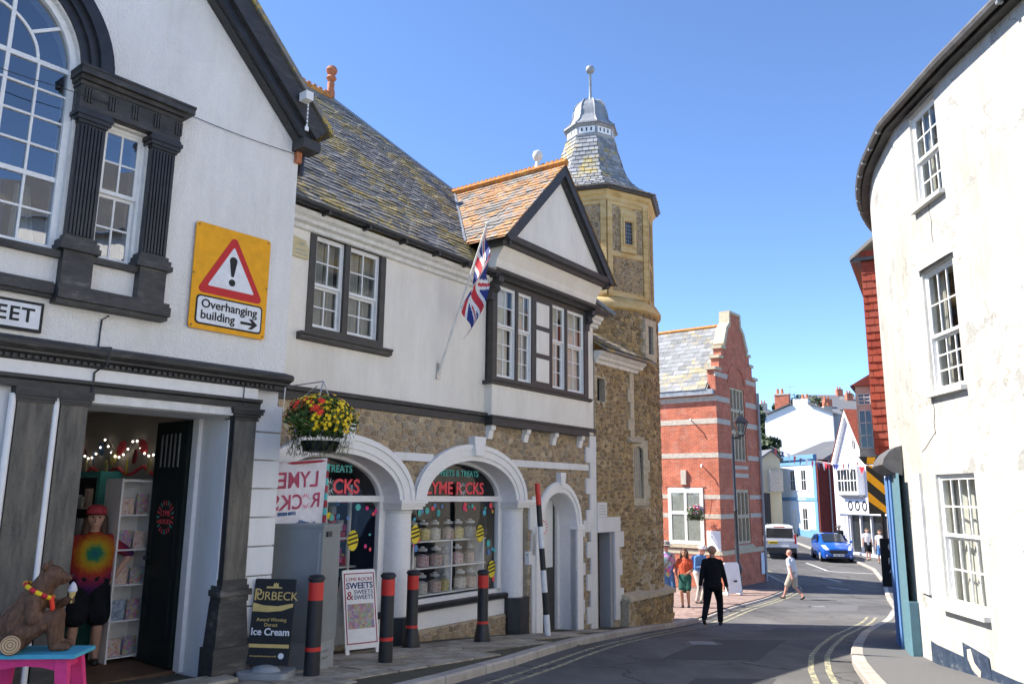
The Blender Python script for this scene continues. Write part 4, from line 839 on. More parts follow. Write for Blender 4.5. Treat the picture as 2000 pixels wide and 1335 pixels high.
MB().tube([(-7, 4, 8.0), (HX, 4, 8.0)], .075, 8).make('ridge', 'lichen_ridge', B)
q = MB()
for i in range(40): q.box(-6.9+i*.145, -6.82+i*.145, 3.98, 4.02, 8.05, 8.12)
q.make('ridge_crest', 'terracotta', B)
MB().lathe([(.09, 8.0), (.09, 8.12), (.07, 8.2), (.075, 8.32), (.055, 8.36), (.085, 8.40), (.11, 8.44), (.085, 8.48), (.06, 8.52), (.10, 8.56), (.12, 8.62), (.09, 8.69), (.02, 8.72)], 14, (HX, 4, 0)).make('finial', 'terracotta', B, smooth=True)
# ------------------------------------------------------------------ stone annex with small door between shop and tower
N = thing('stone_annex', 'rubble stone annex with white quoined doorway and small lean-to roof beside the tower', 'building', BL, BR_)
MB().wall([(2.74, -3.1), (2.80, -3.1), (2.80, -.74), (3.42, -.74), (3.42, -3.1), (4.35, -3.1), (4.35, 2.66), (2.74, 2.66)], [rect(2.84, 3.16, 1.86, 2.33)], -.02, .4).make('wall', 'mortar', N)
st = rubble(2.75, 4.36, -2.9, 2.64, .125, .085, lambda u, v: not (2.72 < u < 3.72 and v < -.42) and not (2.80 < u < 3.2 and 1.82 < v < 2.36), lambda u, v, d: (u, -.02-d, v), rng=random.Random(5))
pieces('stone', st, 'rubble_dark', N, 300, key=lambda m: m.v[0][0])
MB().box(2.84, 3.16, .2, .24, 1.86, 2.33).make('shutter', 'brown_black', N); q = MB()
for i in range(5): q.box(2.85+i*.065, 2.87+i*.065, .1, .13, 1.86, 2.33)
q.make('window_bars', 'black_paint', N)
MB().mould([(.0, 2.62), (-.05, 2.62), (-.06, 2.68), (-.12, 2.71), (-.13, 2.76), (-.20, 2.80), (-.21, 2.86), (.0, 2.88)], 2.745, 4.72).make('cornice', 'aged_white', N)
MB().add([(2.74, -.32, 2.90), (4.95, -.32, 2.90), (4.4, .5, 3.42), (2.74, .9, 3.65), (2.74, -.32, 2.84), (4.95, -.32, 2.84)], [(0,1,2,3),(4,5,1,0),(1,5,2),(0,3,4)]).make('roof_deck', 'slate', N)
S = slates(Vector((2.76, -.34, 2.90)), Vector((1, 0, 0)), Vector((0, .85, .527)).normalized(), Vector((0, -.527, .85)).normalized(), 2.2, 1.2, .22, .15, lambda b: (0, 2.15-b*.8), rng)
pieces('slate', S, 'slate', N, 300)
for (x0, x1, z0, z1) in ((2.74, 3.66, -.74, -.45), (3.42, 3.60, -2.45, -.74), (3.60, 3.80, -1.05, -.74), (3.60, 3.72, -1.6, -1.3), (3.60, 3.76, -2.1, -1.85)): MB().box(x0, x1, -.065, .1, z0, z1-.004).make('quoin', 'white_masonry', N)
MB().box(2.745, 3.12, -.06, .0, -.447, -.16).make('plaque', 'white_masonry', N)
q = MB()
for i in range(4): q.box(2.80, 3.06, -.064, -.0605, -.40+i*.055, -.388+i*.055)
q.make('plaque_lettering', 'far_grey', N)
d_ = MB().box(2.80, 3.42, .25, .30, -3.0, -.74).make('door', 'black_paint', N); q = MB()
for i in range(5): q.box(2.82+i*.12, 2.92+i*.12, .235, .2498, -2.9, -.78)
q.make('door_plank', 'black_weathered', d_); MB().box(3.30, 3.418, -.01, .25, -3.0, -.75).make('door_reveal', 'far_grey', N)
for (z0, z1) in ((1.35, 1.60), (1.60, 1.95), (1.95, 2.25), (2.25, 2.60), (1.2, 1.35)): MB().box(4.10 if z0 in (1.35, 1.95) else 4.2, 4.375, -.06, .1, z0, z1-.006).make('quoin', 'dressed_stone', N)
MB().add([(4.1, -.14, 1.10), (4.95, -.14, 1.10), (4.95, -.02, 1.22), (4.1, -.02, 1.22), (4.1, -.0, 1.08), (4.95, -.0, 1.08)], [(0,1,2,3),(0,1,5,4),(3,2,5,4),(0,3,4),(1,5,2)]).make('ledge', 'dressed_stone', N)
# ------------------------------------------------------------------ tower
TX, TY = 1.94, 18.6
T = thing('stone_tower', 'round rubble stone tower with octagonal top and concave slate spire with ball finial', 'tower', (TX, TY, 0))
def azv(az, r, z): return (r*math.sin(RAD(az)), r*math.cos(RAD(az)), z)
RT = 1.53
MB().lathe([(RT+.02, -3.4), (RT, 4.1)], 48).make('shaft', 'mortar', T, smooth=True)
def tmap(u, v, d): a = math.pi*.5 + u/RT; return ((RT+d)*math.cos(a), (RT+d)*math.sin(a), v)   # u measured round; a from +X ccw
def wk(u, v):
    az = 90 - math.degrees(math.pi*.5 + u/RT); az %= 360
    for (wa, z0, z1, hw) in ((149, -.32, 1.26, .30), (131, 2.95, 3.95, .24)):
        if abs(az-wa) < math.degrees(hw/RT) and z0 < v < z1: return False
    return True
st = rubble(RT*RAD(90), RT*RAD(280), -2.9, 4.08, .13, .09, wk, tmap, proud=(.010, .030), rng=random.Random(15))
pieces('stone', st, 'rubble_dark', T, 300, key=lambda m: abs(m.v[0][2]-.5) + (0 if m.v[0][0] > -.2 and m.v[0][1] < .3 else 9))
def tower_window(az, z0, z1, w, lead=True, r=None, arch=False, parent=T):
    r = r or RT; e = Matrix.Rotation(RAD(180-az), 4, 'Z') @ Matrix.Translation((0, -r*math.cos(math.asin(min(.9, (w/2+.1)/r))), 0))
    top = arc(0, z1-.1, w/2, .1, 0, 180, 8) if arch else [(w/2, z1), (-w/2, z1)]
    f = MB().wall(rect(-w/2-.13, w/2+.13, z0-.16, z1+.14), [[(-w/2, z0), (w/2, z0)] + top], -.09, .1).xf(e).make('window_surround', 'dressed_stone', parent)
    for i in range(4): 
        for sx in (-1, 1):
            if i % 2 == 0: a, b = sorted((sx*(w/2+.131), sx*(w/2+.2))); MB().box(a, b, -.07, .1, z0 + (z1-z0)*i/4, z0 + (z1-z0)*(i+1)/4).xf(e).make('window_quoin', 'dressed_stone', f)
    MB().box(-w/2, w/2, -.02, .0, z0, z1).xf(e).make('pane', 'car_glass', f)
    q = MB()
    for i in range(1, 4): x = -w/2 + w*i/4; q.box(x-.005, x+.005, -.03, -.02, z0, z1)
    for i in range(1, int((z1-z0)/.12)): z = z0 + i*.12; q.box(-w/2, w/2, -.031, -.0205, z-.005, z+.005)
    q.xf(e).make('leading', 'lead', f)
tower_window(149, -.08, 1.02, .26, arch=True); tower_window(131, 3.1, 3.75, .2)
MB().lathe([(RT-.02, 4.02), (RT+.09, 4.08), (RT+.10, 4.16), (RT+.02, 4.30), (RT-.1, 4.36)], 48).make('string_course', 'ham_stone', T, smooth=True)
VA = [173 - 45*i for i in range(8)]
def octa(r, z): return [azv(a, r, z) for a in VA]
def octprism(prof, name, mat, par=T):
    V = []; 
    for r, z in prof: V += octa(r, z)
    n = len(prof); Fc = [(i*8+k, i*8+(k+1) % 8, (i+1)*8+(k+1) % 8, (i+1)*8+k) for i in range(n-1) for k in range(8)] + [tuple(range(8)), tuple((n-1)*8+k for k in range(8))]
    return MB().add(V, Fc).make(name, mat, par)
octprism([(1.50, 4.25), (1.50, 6.8)], 'octagon_body', 'ham_stone')
AP = 1.50*math.cos(RAD(22.5))
for fa in (195.5, 150.5, 105.5, 240.5):
    e = Matrix.Rotation(RAD(180-fa), 4, 'Z') @ Matrix.Translation((0, -AP, 0)); hw = 1.5*math.sin(RAD(22.5))
    regs = [(-hw+.17, hw-.15, 4.50, 5.28)] + ([(-hw+.17, -.22, 5.44, 6.5), (.22, hw-.15, 5.44, 6.5)] if fa in (150.5,) else [(-hw+.17, hw-.15, 5.44, 6.5)])
    q = MB()
    for (a, b, z0, z1) in regs:
        MB().box(a, b, -.012, .05, z0, z1).xf(e).make('stone_panel', 'mortar', T)
        for m in rubble(a, b, z0, z1, .085, .065, lambda u, v: True, lambda u, v, d: (u, -.012-d*.8, v), rng=random.Random(int(fa)+int(z0*10))): q.add(m.v, m.f)
    stuff(q.xf(e).make('panel_stones', 'rubble_dark', T))
    for (z0, z1, p) in ((4.36, 4.46, .04), (5.30, 5.40, .03), (6.52, 6.60, .03)): MB().box(-hw, hw, -p, .02, z0, z1).xf(e).make('stone_band', 'ham_stone', T)
    for sx in (-1, 1): a, b = sorted((sx*hw, sx*(hw-.13))); MB().box(a, b, -.05, .02, 4.4, 6.62).xf(e).make('corner_strip', 'ham_stone', T)
    if fa == 150.5:
        f = MB().wall(rect(-.22, .22, 5.42, 6.42), [rect(-.10, .12, 5.62, 6.16)], -.075, .0).xf(e).make('window_surround', 'ham_stone', T); MB().wall(rect(-.16, .18, 5.58, 6.24), [rect(-.12, .14, 5.60, 6.18)], -.095, -.0755).xf(e).make('window_hood', 'ham_stone', f)
        MB().box(-.10, .12, -.03, -.01, 5.62, 6.16).xf(e).make('pane', 'car_glass', f); q = MB()
        for i in range(1, 4): q.box(-.10+.055*i-.004, -.10+.055*i+.004, -.042, -.03, 5.62, 6.16)
        for i in range(1, 6): q.box(-.10, .12, -.043, -.0305, 5.62+.09*i-.004, 5.62+.09*i+.004)
        q.xf(e).make('leading', 'lead', f)
octprism([(1.50, 6.58), (1.56, 6.62), (1.56, 6.70), (1.62, 6.76), (1.64, 6.84)], 'cornice', 'ham_stone'); octprism([(1.70, 6.83), (1.72, 6.86), (1.72, 6.91), (1.6, 6.93)], 'eave', 'brown_black')
PR = [(1.76, 6.90), (1.50, 7.03), (1.28, 7.19), (1.10, 7.38), (.97, 7.60), (.87, 7.86), (.80, 8.12), (.71, 8.4), (.64, 8.66)]
octprism([(r-.03, z-.02) for r, z in PR], 'spire_deck', 'slate_spire')
def prr(t):   # t 0..1 by z
    z = PR[0][1] + t*(PR[-1][1]-PR[0][1])
    for (r0, z0), (r1, z1) in zip(PR, PR[1:]):
        if z <= z1 + 1e-6: return r0 + (r1-r0)*(z-z0)/(z1-z0), z
    return PR[-1]
P_ = []; rng = random.Random(4); arcs = [0]
for (r0, z0), (r1, z1) in zip(PR, PR[1:]): arcs.append(arcs[-1] + math.hypot((r1-r0)*.92, z1-z0))
def at_len(L):
    for i in range(len(PR)-1):
        if L <= arcs[i+1] + 1e-9: t = (L-arcs[i])/(arcs[i+1]-arcs[i]); return PR[i][0]+(PR[i+1][0]-PR[i][0])*t, PR[i][1]+(PR[i+1][1]-PR[i][1])*t
    return PR[-1]
rows = int(arcs[-1]/.125)
for f_ in range(8):
    for r in range(rows):
        ra, za = at_len(r*.125); rb2, zb = at_len(min(arcs[-1], (r+1.25)*.125)); w = 2*ra*math.sin(RAD(22.5)); nsl = max(2, round(w/.17)); A0, A1 = Vector(azv(VA[f_], ra, za)), Vector(azv(VA[(f_+1) % 8], ra, za)); B0, B1 = Vector(azv(VA[f_], rb2, zb)), Vector(azv(VA[(f_+1) % 8], rb2, zb))
        nn = Vector(azv(VA[f_]-22.5, 1, .5)).normalized(); o_ = .5/nsl if r % 2 else 0
        for k_ in range(-1, nsl):
            t0 = min(1, max(0, k_/nsl + o_)); t1 = min(1, max(0, (k_+1)/nsl + o_ - .02)); 
            if t1 - t0 < .04: continue
            l = rng.uniform(.010, .022); V = [A0.lerp(A1, t0)+nn*l, A0.lerp(A1, t1)+nn*l, B0.lerp(B1, t1)-nn*.006, B0.lerp(B1, t0)-nn*.006, A0.lerp(A1, t0)-nn*.01, A0.lerp(A1, t1)-nn*.01]
            P_.append(MB().add(V, [(0,1,2,3),(4,5,1,0)]))
pieces('spire_slate', P_, 'slate_spire', T, 300, key=lambda m: m.v[0][1])
octprism([(.66, 8.60), (.68, 8.64), (.61, 8.68), (.61, 8.88), (.66, 8.92), (.66, 8.98)], 'louvre_band', 'lead')
for f_ in range(8):
    e = Matrix.Rotation(RAD(180-(VA[f_]-22.5)), 4, 'Z') @ Matrix.Translation((0, -.61*math.cos(RAD(22.5)), 0)); MB().box(-.20, .20, -.012, .0, 8.70, 8.87).xf(e).make('louvre_panel', 'white_paint', T); q = MB()
    for i in range(3): q.box(-.14+i*.115, -.105+i*.115, -.016, -.0125, 8.75, 8.84)
    q.xf(e).make('louvre_slot', 'black_paint', T)
octprism([(.70, 8.95), (.69, 8.99), (.60, 9.05), (.52, 9.14), (.46, 9.28), (.435, 9.45), (.40, 9.60), (.31, 9.73), (.16, 9.81), (.05, 9.84)], 'lead_cap', 'lead')
q = MB()
for a in VA: q.tube([azv(a, r, z) for r, z in ((.70, 8.97), (.605, 9.06), (.525, 9.15), (.465, 9.29), (.44, 9.46), (.405, 9.61), (.315, 9.74), (.16, 9.82))], .018, 6)
q.make('lead_rolls', 'lead', T); MB().lathe([(.055, 9.78), (.04, 9.9), (.03, 10.58), (.045, 10.6)], 12).make('finial_pole', 'lead', T, smooth=True); MB().ball((0, 0, 10.70), .115, 16, 12).make('finial_ball', 'lead', T, smooth=True)
# battered plinth at tower foot (in the line of the shop front)
pl_ = MB().add([(x, y, z) for x, y, z in ((3.70, -.20, -3.2), (5.85, -.16, -3.2), (5.85, -.16, -2.10), (3.70, -.20, -2.10), (3.70, .3, -1.98), (5.85, .3, -1.98), (3.7, .3, -3.2), (5.85, .3, -3.2))], [(0,1,2,3),(3,2,5,4),(0,3,4,6),(1,7,5,2),(4,5,7,6),(0,6,7,1)])
eB = Matrix.Translation(Vector(BL)) @ Matrix.Rotation(BR_, 4, 'Z'); eT = Matrix.Translation((-TX, -TY, 0)) @ eB
pl_.xf(eT).make('plinth', 'mortar', T); q = MB()
for m in rubble(3.70, 5.85, -3.0, -2.11, .19, .12, lambda u, v: True, lambda u, v, d: (u, -.19-d, v), rng=random.Random(2)): q.add(m.v, m.f)
stuff(q.xf(eT).make('plinth_stones', 'rubble_dark', T))
for i in range(5): MB().add([(3.66+i*.44, -.25, -2.12), (4.09+i*.44, -.25, -2.12), (4.09+i*.44, .32, -1.93), (3.66+i*.44, .32, -1.93), (3.66+i*.44, -.25, -2.04), (4.09+i*.44, -.25, -2.04), (4.09+i*.44, .32, -1.86), (3.66+i*.44, .32, -1.86)], [(0,1,2,3),(4,5,6,7),(0,1,5,4),(1,2,6,5),(3,0,4,7)]).xf(eT).make('coping_stone', 'dressed_stone', T)
# ------------------------------------------------------------------ building D: cream curved house on the right
P0, P1 = Vector((5.17, 10.0)), Vector((5.085, 8.4)); dD = (P1-P0).normalized(); thD = math.atan2(dD.y, dD.x)
D = thing('curved_house', 'cream rendered curved house with three stacked sash windows at the right', 'building', (P0.x, P0.y, 0), thD)
iD = (Matrix.Translation((P0.x, P0.y, 0)) @ Matrix.Rotation(thD, 4, 'Z')).inverted()
def toD(x, y): v = iD @ Vector((x, y, 0)); return (v.x, v.y)
PATH = [(9.8, 17.2), (8.9, 16.3), (8.1, 15.5), (7.4, 14.75), (6.85, 14.05), (6.40, 13.35), (6.03, 12.65), (5.73, 11.95), (5.50, 11.3), (5.33, 10.65), (5.17, 10.0)]
NEAR = [(5.085, 8.4), (5.08, 7.2), (5.1, 6.2), (5.12, 5.4)]
pl = [toD(*p) for p in PATH]; pn = [toD(*p) for p in NEAR]; ZB, ZT = -3.2, 5.02
def ribbon(path, z0, z1, mat, nm, off=0.0, smooth=True, par=D):
    V = []; n = len(path)
    for i, (x, y) in enumerate(path):
        a = path[max(i-1, 0)]; b = path[min(i+1, n-1)]; t = Vector((b[0]-a[0], b[1]-a[1])).normalized(); nx, ny = t.y, -t.x   # outward (street side = -y)
        za = z0(x) if callable(z0) else z0; zb = z1(x) if callable(z1) else z1
        V += [(x + nx*off, y + ny*off, za), (x + nx*off, y + ny*off, zb)]
    return MB().add(V, [(2*i, 2*i+2, 2*i+3, 2*i+1) for i in range(n-1)]).make(nm, mat, par, smooth=smooth)
# subdivide curve smoothly (Catmull-Rom)
def cat(pts, k=4):
    out = []
    for i in range(len(pts)-1):
        p0, p1, p2, p3 = [Vector(pts[max(0, min(len(pts)-1, j))]) for j in (i-1, i, i+1, i+2)]
        for q in range(k):
            t = q/k; out.append(tuple(.5*((2*p1) + (p2-p0)*t + (2*p0-5*p1+4*p2-p3)*t*t + (3*p1-p0-3*p2+p3)*t**3)))
    out.append(tuple(pts[-1])); return out
plc = cat(pl, 4)
ribbon(plc, ZB, ZT, 'cream_render', 'curved_wall'); 
WG, W1, W2 = (.30, 1.20, -1.24, .27), (.42, 1.19, 1.25, 2.75), (.45, 1.13, 3.60, 4.82)
MB().wall(rect(0, 1.602, ZB, ZT), [rect(*WG), rect(*W1), rect(*W2)], 0, .32).make('window_wall', 'cream_render', D)
ribbon(pn, ZB, ZT, 'cream_render', 'near_wall')
MB().slab([plc[0]] + plc + pn + [(pn[-1][0], 8), (plc[0][0], 8)], ZT-.06, ZT-.02).make('ceiling', 'dark_room', D)
for (w, rt, rb2, cols, mt) in ((WG, 2, 2, 4, -.45), (W1, 2, 3, 3, 1.92), (W2, 2, 2, 3, 4.2)):
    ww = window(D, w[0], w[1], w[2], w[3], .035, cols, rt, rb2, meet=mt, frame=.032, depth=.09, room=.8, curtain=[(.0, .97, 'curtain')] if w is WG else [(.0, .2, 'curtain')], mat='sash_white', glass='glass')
    MB().box(w[0]-.05, w[1]+.05, -.07, .034, w[2]-.055, w[2]-.004).make('sill', 'aged_white', ww)
    MB().box(w[0]-.004, w[0]+.006, .004, .034, w[2], w[3]).make('reveal', 'aged_white', ww)
    if w is not WG: MB().add([(w[0]-.06, -.05, w[3]+.03), (w[1]+.03, -.05, w[3]+.03), (w[1]+.03, .02, w[3]+.06), (w[0]-.06, .02, w[3]+.06)], [(0,1,2,3)]).make('head_flashing', 'lead', ww)
allp = plc + pn
# eave, gutter, roof
ribbon(allp, ZT-.12, ZT-.02, 'black_weathered', 'eave_board', .10)
def offp(path, off):
    out = []; n = len(path)
    for i, (x, y) in enumerate(path):
        a = path[max(i-1, 0)]; b = path[min(i+1, n-1)]; t = Vector((b[0]-a[0], b[1]-a[1])).normalized(); out.append((x + t.y*off, y - t.x*off))
    return out
MB().tube([(x, y, ZT-.03) for x, y in offp(allp, .16)], .055, 8).make('gutter', 'lead_dark', D, smooth=True)
g1 = offp(allp, .14); g2 = offp(allp, -2.6); V = []
for a, b in zip(g1, g2): V += [(a[0], a[1], ZT+.02), (b[0], b[1], ZT+1.9)]
MB().add(V, [(2*i, 2*i+2, 2*i+3, 2*i+1) for i in range(len(g1)-1)]).make('roof', 'slate', D)
V = []
for a, b in zip(offp(allp, .0), offp(allp, .12)): V += [(a[0], a[1], ZT-.12), (b[0], b[1], ZT-.12)]
MB().add(V, [(2*i, 2*i+2, 2*i+3, 2*i+1) for i in range(len(allp)-1)]).make('soffit', 'black_weathered', D)
q = MB()
for i in range(0, len(g1), 3): q.box(g1[i][0]-.02, g1[i][0]+.02, g1[i][1]-.06, g1[i][1]+.0, ZT-.10, ZT-.02)
q.make('gutter_clip', 'lead', D)
# painted plinth and bare patch
t = NT('plinth_blue'); n = t.noise(7, 6, .8); t.col(t.ramp(n, [(.36, (.022, .036, .066)), (.56, (.04, .06, .10)), (.72, (.22, .22, .21))])).rough(.8, .3).bump(n, .3, .01)
nearp = [p for p in plc if p[0] > -.45] + pn
ribbon(nearp, ZB, lambda x: -1.74 - .03*max(0, min(x, 1.6)), 'plinth_blue', 'painted_plinth', .012)
MB().wall([(.62, -1.60), (1.15, -1.66), (1.3, -2.6), (.66, -2.6)], [], -.016, -.0125).make('plinth_patch', 'plinth_blue', D); MB().wall([(.72, -1.66), (.80, -1.64), (.86, -1.78), (.98, -1.84), (.96, -1.92), (.80, -1.86), (.72, -1.76)], [], -.020, -.0165).make('bare_plaster', 'band_stone', D)
# cracks and flaked patches (flat wear with shapes of their own)
t = NT('bare_plaster'); n = t.noise(9, 5, .7); t.col(t.ramp(n, [(.3, (.50, .47, .42)), (.7, (.62, .59, .53))])).rough(.95, .1).bump(n, .4, .008)
rg = random.Random(31)
def patch(cx, cz, rx, rz, parent=D, mat='bare_plaster'):
    n = 22; ph = [rg.uniform(0, 6.28) for _ in range(4)]
    P = [(cx + rx*math.cos(6.283*i/n)*(1+.28*math.sin(3*6.283*i/n+ph[0])+.2*math.sin(5*6.283*i/n+ph[1])), cz + rz*math.sin(6.283*i/n)*(1+.25*math.sin(2*6.283*i/n+ph[2])+.2*math.sin(7*6.283*i/n+ph[3]))) for i in range(n)]
    MB().wall(P, [], -.006 - .012*(cx > 1.6), .001).make('flaked_patch', mat, parent)
def crack(pts): MB().tube([(x, -.001, z) for x, z in pts], .005, 4).make('crack', 'brown_black', D)
crack([(.78, 3.58), (.76, 3.45), (.80, 3.32), (.77, 3.2), (.79, 3.05)]); crack([(.42, 1.2), (.44, 1.0), (.40, .9), (.41, .75)]); crack([(.42, .78), (.25, .68), (.12, .6), (.02, .56)])
# curved shop corner: teal and blue boards, hood, framed notice
def along(y0):  # index of the path near world Y
    w = D.matrix_world if False else None
    return min(range(len(plc)), key=lambda i: abs(((iD.inverted()) @ Vector((plc[i][0], plc[i][1], 0))).y - y0))
i0, i1, i2, i3 = along(12.7), along(11.55), along(11.1), along(10.86)
ribbon(plc[i0:i1+1], ZB, .30, 'door_blue', 'blue_shopfront', .05); ribbon(plc[i1:i2+1], ZB, .34, 'door_teal', 'teal_shopfront', .07); ribbon(plc[i2:i3+1], ZB, .32, 'door_teal', 'teal_pillar', .11)
for k in (i0, (i0+i1)//2, i1): x, y = offp(plc, .08)[k]; MB().box(x-.03, x+.03, y-.02, y+.02, ZB, .3).make('shopfront_post', 'board_blue', D)
x, y = offp(plc, .13)[i3]; MB().box(x-.05, x+.06, y-.0, y+.12, -2.6, -1.35).make('pillar_foot', 'door_teal', D)
hp = plc[along(12.55):i2+2]; V = []; pf = [(.0, .70), (.08, .68), (.17, .62), (.24, .53), (.27, .44), (.25, .41), (.14, .33), (.02, .29)]
for o_, z in pf: V += [(a, b, z) for a, b in offp(hp, o_)]
n = len(hp); MB().add(V, [(k*n+i, k*n+i+1, (k+1)*n+i+1, (k+1)*n+i) for k in range(len(pf)-1) for i in range(n-1)] + [tuple(k*n for k in range(len(pf))), tuple(k*n+n-1 for k in range(len(pf)))]).make('hood', 'lead_dark', D, smooth=True)
ja, jb = along(10.52), along(10.16)
ribbon(plc[ja:jb+1], -1.18, .30, 'white_paint', 'notice_frame', .035); ribbon(plc[ja+1:jb], -1.10, .22, 'dark_room', 'notice', .040)
for k in (ja, jb): x, y = plc[k]; MB().box(x-.012, x+.012, y-.036, y+.01, -1.18, .30).make('notice_edge', 'white_paint', D)
# ------------------------------------------------------------------ pub board on the wall beyond
t_ = thing('pub_board', 'narrow black pub board with white REAL ALE lettering on the wall beyond the blue shopfront', 'sign', (6.36, 13.95, 0), RAD(-14))
MB().box(.0, .55, 0, .03, -1.50, -.70).make('board', 'sign_black', t_); q = MB()
text_mesh(q, 'REAL', .15, face_mat(.27, -.003, -1.08)); text_mesh(q, 'ALE', .15, face_mat(.24, -.003, -1.22)); q.box(.14, .40, -.004, -.0005, -1.36, -1.345).box(.17, .38, -.004, -.0005, -1.40, -1.385); q.wall(arc(.22, -.84, .10, .09, 0, 360, 16)[:-1], [], -.004, -.0005); q.make('lettering', 'sign_white', t_)
# ------------------------------------------------------------------ building F: red tile-hung jettied house
F = thing('tile_hung_house', 'red tile-hung overhanging house with grey oriel window beyond the cream house', 'building', (7.55, 16.4, 0), az_rot(28))
# local x along street (away), y to the left = street side is +y here? street lies to the left -> +y ; end wall faces -x
MB().box(0, 6.5, -5, 0, .85, 5.1).make('upper_storey', 'red_roof', F); MB().box(.1, 6.5, -5, -.42, -3.9, .85).make('ground_storey', 'far_white', F); MB().box(.04, 6.5, -5, -.04, .74, .85).make('jetty_beam', 'black_timber', F)
q = []; rg = random.Random(9)
for r in range(27):
    z0 = .86 + r*.16; n = 6
    for k in range(n):
        y1 = .035 - (k + (.5 if r % 2 else 0))*.19 + .095; y0 = y1 - .183; y1 = min(y1, .03)
        if y1 - y0 < .03: continue
        t0 = rg.uniform(.028, .042); dz = rg.uniform(-.006, .006); q.append(MB().add([(-t0, y0, z0+dz), (-t0, y1, z0+dz), (-.012, y1, z0+.19), (-.012, y0, z0+.19), (-.005, y0, z0+dz), (-.005, y1, z0+dz), (-.002, y1, z0+.19), (-.002, y0, z0+.19)], [(0,1,2,3),(0,4,5,1),(1,5,6,2),(0,3,7,4)]))
pieces('wall_tile', q, 'red_tile', F, 300)
MB().add([(-.12, .24, 5.0), (6.6, .24, 5.0), (6.6, -2.4, 7.2), (-.12, -2.4, 7.2), (-.12, .24, 5.08), (6.6, .24, 5.08), (6.6, -2.4, 7.30), (-.12, -2.4, 7.30)], [(0,1,2,3),(4,5,6,7),(0,1,5,4),(0,3,7,4)]).make('roof', 'slate', F); MB().box(-.11, -.02, -.5, .22, 4.98, 5.05).make('eave_board', 'black_paint', F)
ow = MB(); ow.box(.5, .56, .0, .36, .85, 2.35).box(1.75, 1.81, .0, .36, .85, 2.35).box(.5, 1.81, .30, .36, .85, 1.0).box(.5, 1.81, .30, .36, 2.2, 2.35).box(.5, 1.81, .30, .36, 1.86, 1.92).box(.5, 1.81, .0, .36, .80, .85)
for x in (.93, 1.36): ow.box(x-.02, x+.02, .31, .355, 1.0, 2.2)
ow = ow.make('oriel_window', 'grey_metal', F); 
fr = MB(); fr.box(.496, .50, .03, .36, .80, 2.4); fr = fr.make('oriel_side', 'band_stone', ow)
for (z0, z1) in ((1.02, 1.82), (1.95, 2.18)):
    MB().box(.490, .4955, .08, .31, z0, z1).make('pane', 'car_glass', ow); q = MB()
    for i in range(0, 4): q.box(.484, .4898, .07, .32, z0 + (z1-z0)*i/3 - .01, z0 + (z1-z0)*i/3 + .01)
    q.box(.484, .4898, .188, .202, z0, z1).box(.484, .4898, .07, .085, z0, z1).box(.484, .4898, .305, .32, z0, z1); q.make('glazing_bar', 'aged_white', ow)
MB().box(.56, 1.75, .32, .33, 1.0, 2.2).make('pane', 'car_glass', ow)
MB().add([(.42, -.0, 2.35), (.42, .46, 2.35), (1.9, .46, 2.35), (1.9, 0, 2.35), (.42, 0, 2.62), (1.9, 0, 2.62)], [(0,1,2,3),(0,1,4),(1,2,5,4),(2,3,5)]).make('oriel_roof', 'maroon', ow)
MB().tube([(-.05, -.62, -1.0), (-.05, -.62, 4.9)], .045, 8).make('downpipe', 'aged_white', F)
wf = window(F, .3, .9, -1.2, .3, -.5, 2, 2, 2, room=0)
for zb, zt, w0 in ((-.34, .62, .34),):
    hz = thing('hazard_board', 'black and yellow striped hazard board under the overhanging house', 'sign', (7.20, 16.15, 0), RAD(4))
    MB().box(0, .36, 0, .02, zb, zt).make('board', 'sign_black', hz)
    for i in range(3):
        b0 = zb - .05 + i*.42; P = [(0, b0+.30), (.36, b0), (.36, b0+.19), (0, b0+.49)]; P = [(a, min(max(b, zb+.001), zt-.001)) for a, b in P]
        MB().wall(P, [], -.004, -.0005).make('stripe', 'sign_yellow', hz)
    MB().tube([(.3, .05, -.3), (.5, .4, -1.0)], .04, 6).make('strut', 'black_paint', hz)
hz = thing('hazard_corner', 'black and yellow corner board on the overhanging house below its oriel', 'sign', (7.08, 16.2, 0), RAD(4))
MB().wall([(0, .80), (.42, .80), (.42, .64), (.14, .64)], [], 0, .03).make('board', 'sign_black', hz); MB().wall([(.18, .79), (.36, .79), (.30, .65), (.16, .65)], [], -.004, -.0005).make('stripe', 'sign_yellow', hz)
# ------------------------------------------------------------------ building E: red brick hall with shaped gable
E = thing('brick_hall', 'red brick hall with stone bands and shaped gable beyond the tower', 'building', (8.51, 32.65, 0), az_rot(38.8))
GL = 4.4; GC = 2.2
gab = [(0, -4.2), (GL, -4.2), (GL, 5.2), (GL+.0, 5.2), (3.98, 5.2), (3.98, 5.75), (3.72, 5.75), (3.72, 6.2), (3.4, 6.3), (3.25, 6.6), (3.05, 7.1), (2.72, 7.35), (2.72, 7.9), (1.68, 7.9), (1.68, 7.35), (1.35, 7.1), (1.15, 6.6), (1.0, 6.3), (.68, 6.2), (.68, 5.75), (.42, 5.75), (.42, 5.2), (0, 5.2)]
MB().wall(gab, [rect(1.35, 3.05, -2.0, .25), rect(1.45, 2.95, 1.45, 4.6)], 0, .35).make('gable_wall', 'brick', E)
MB().box(.0, .35, .35, 9, -4.2, 4.3).make('side_wall', 'brick', E); MB().box(GL-.35, GL, .35, 9, -4.2, 4.3).make('far_side_wall', 'brick', E)
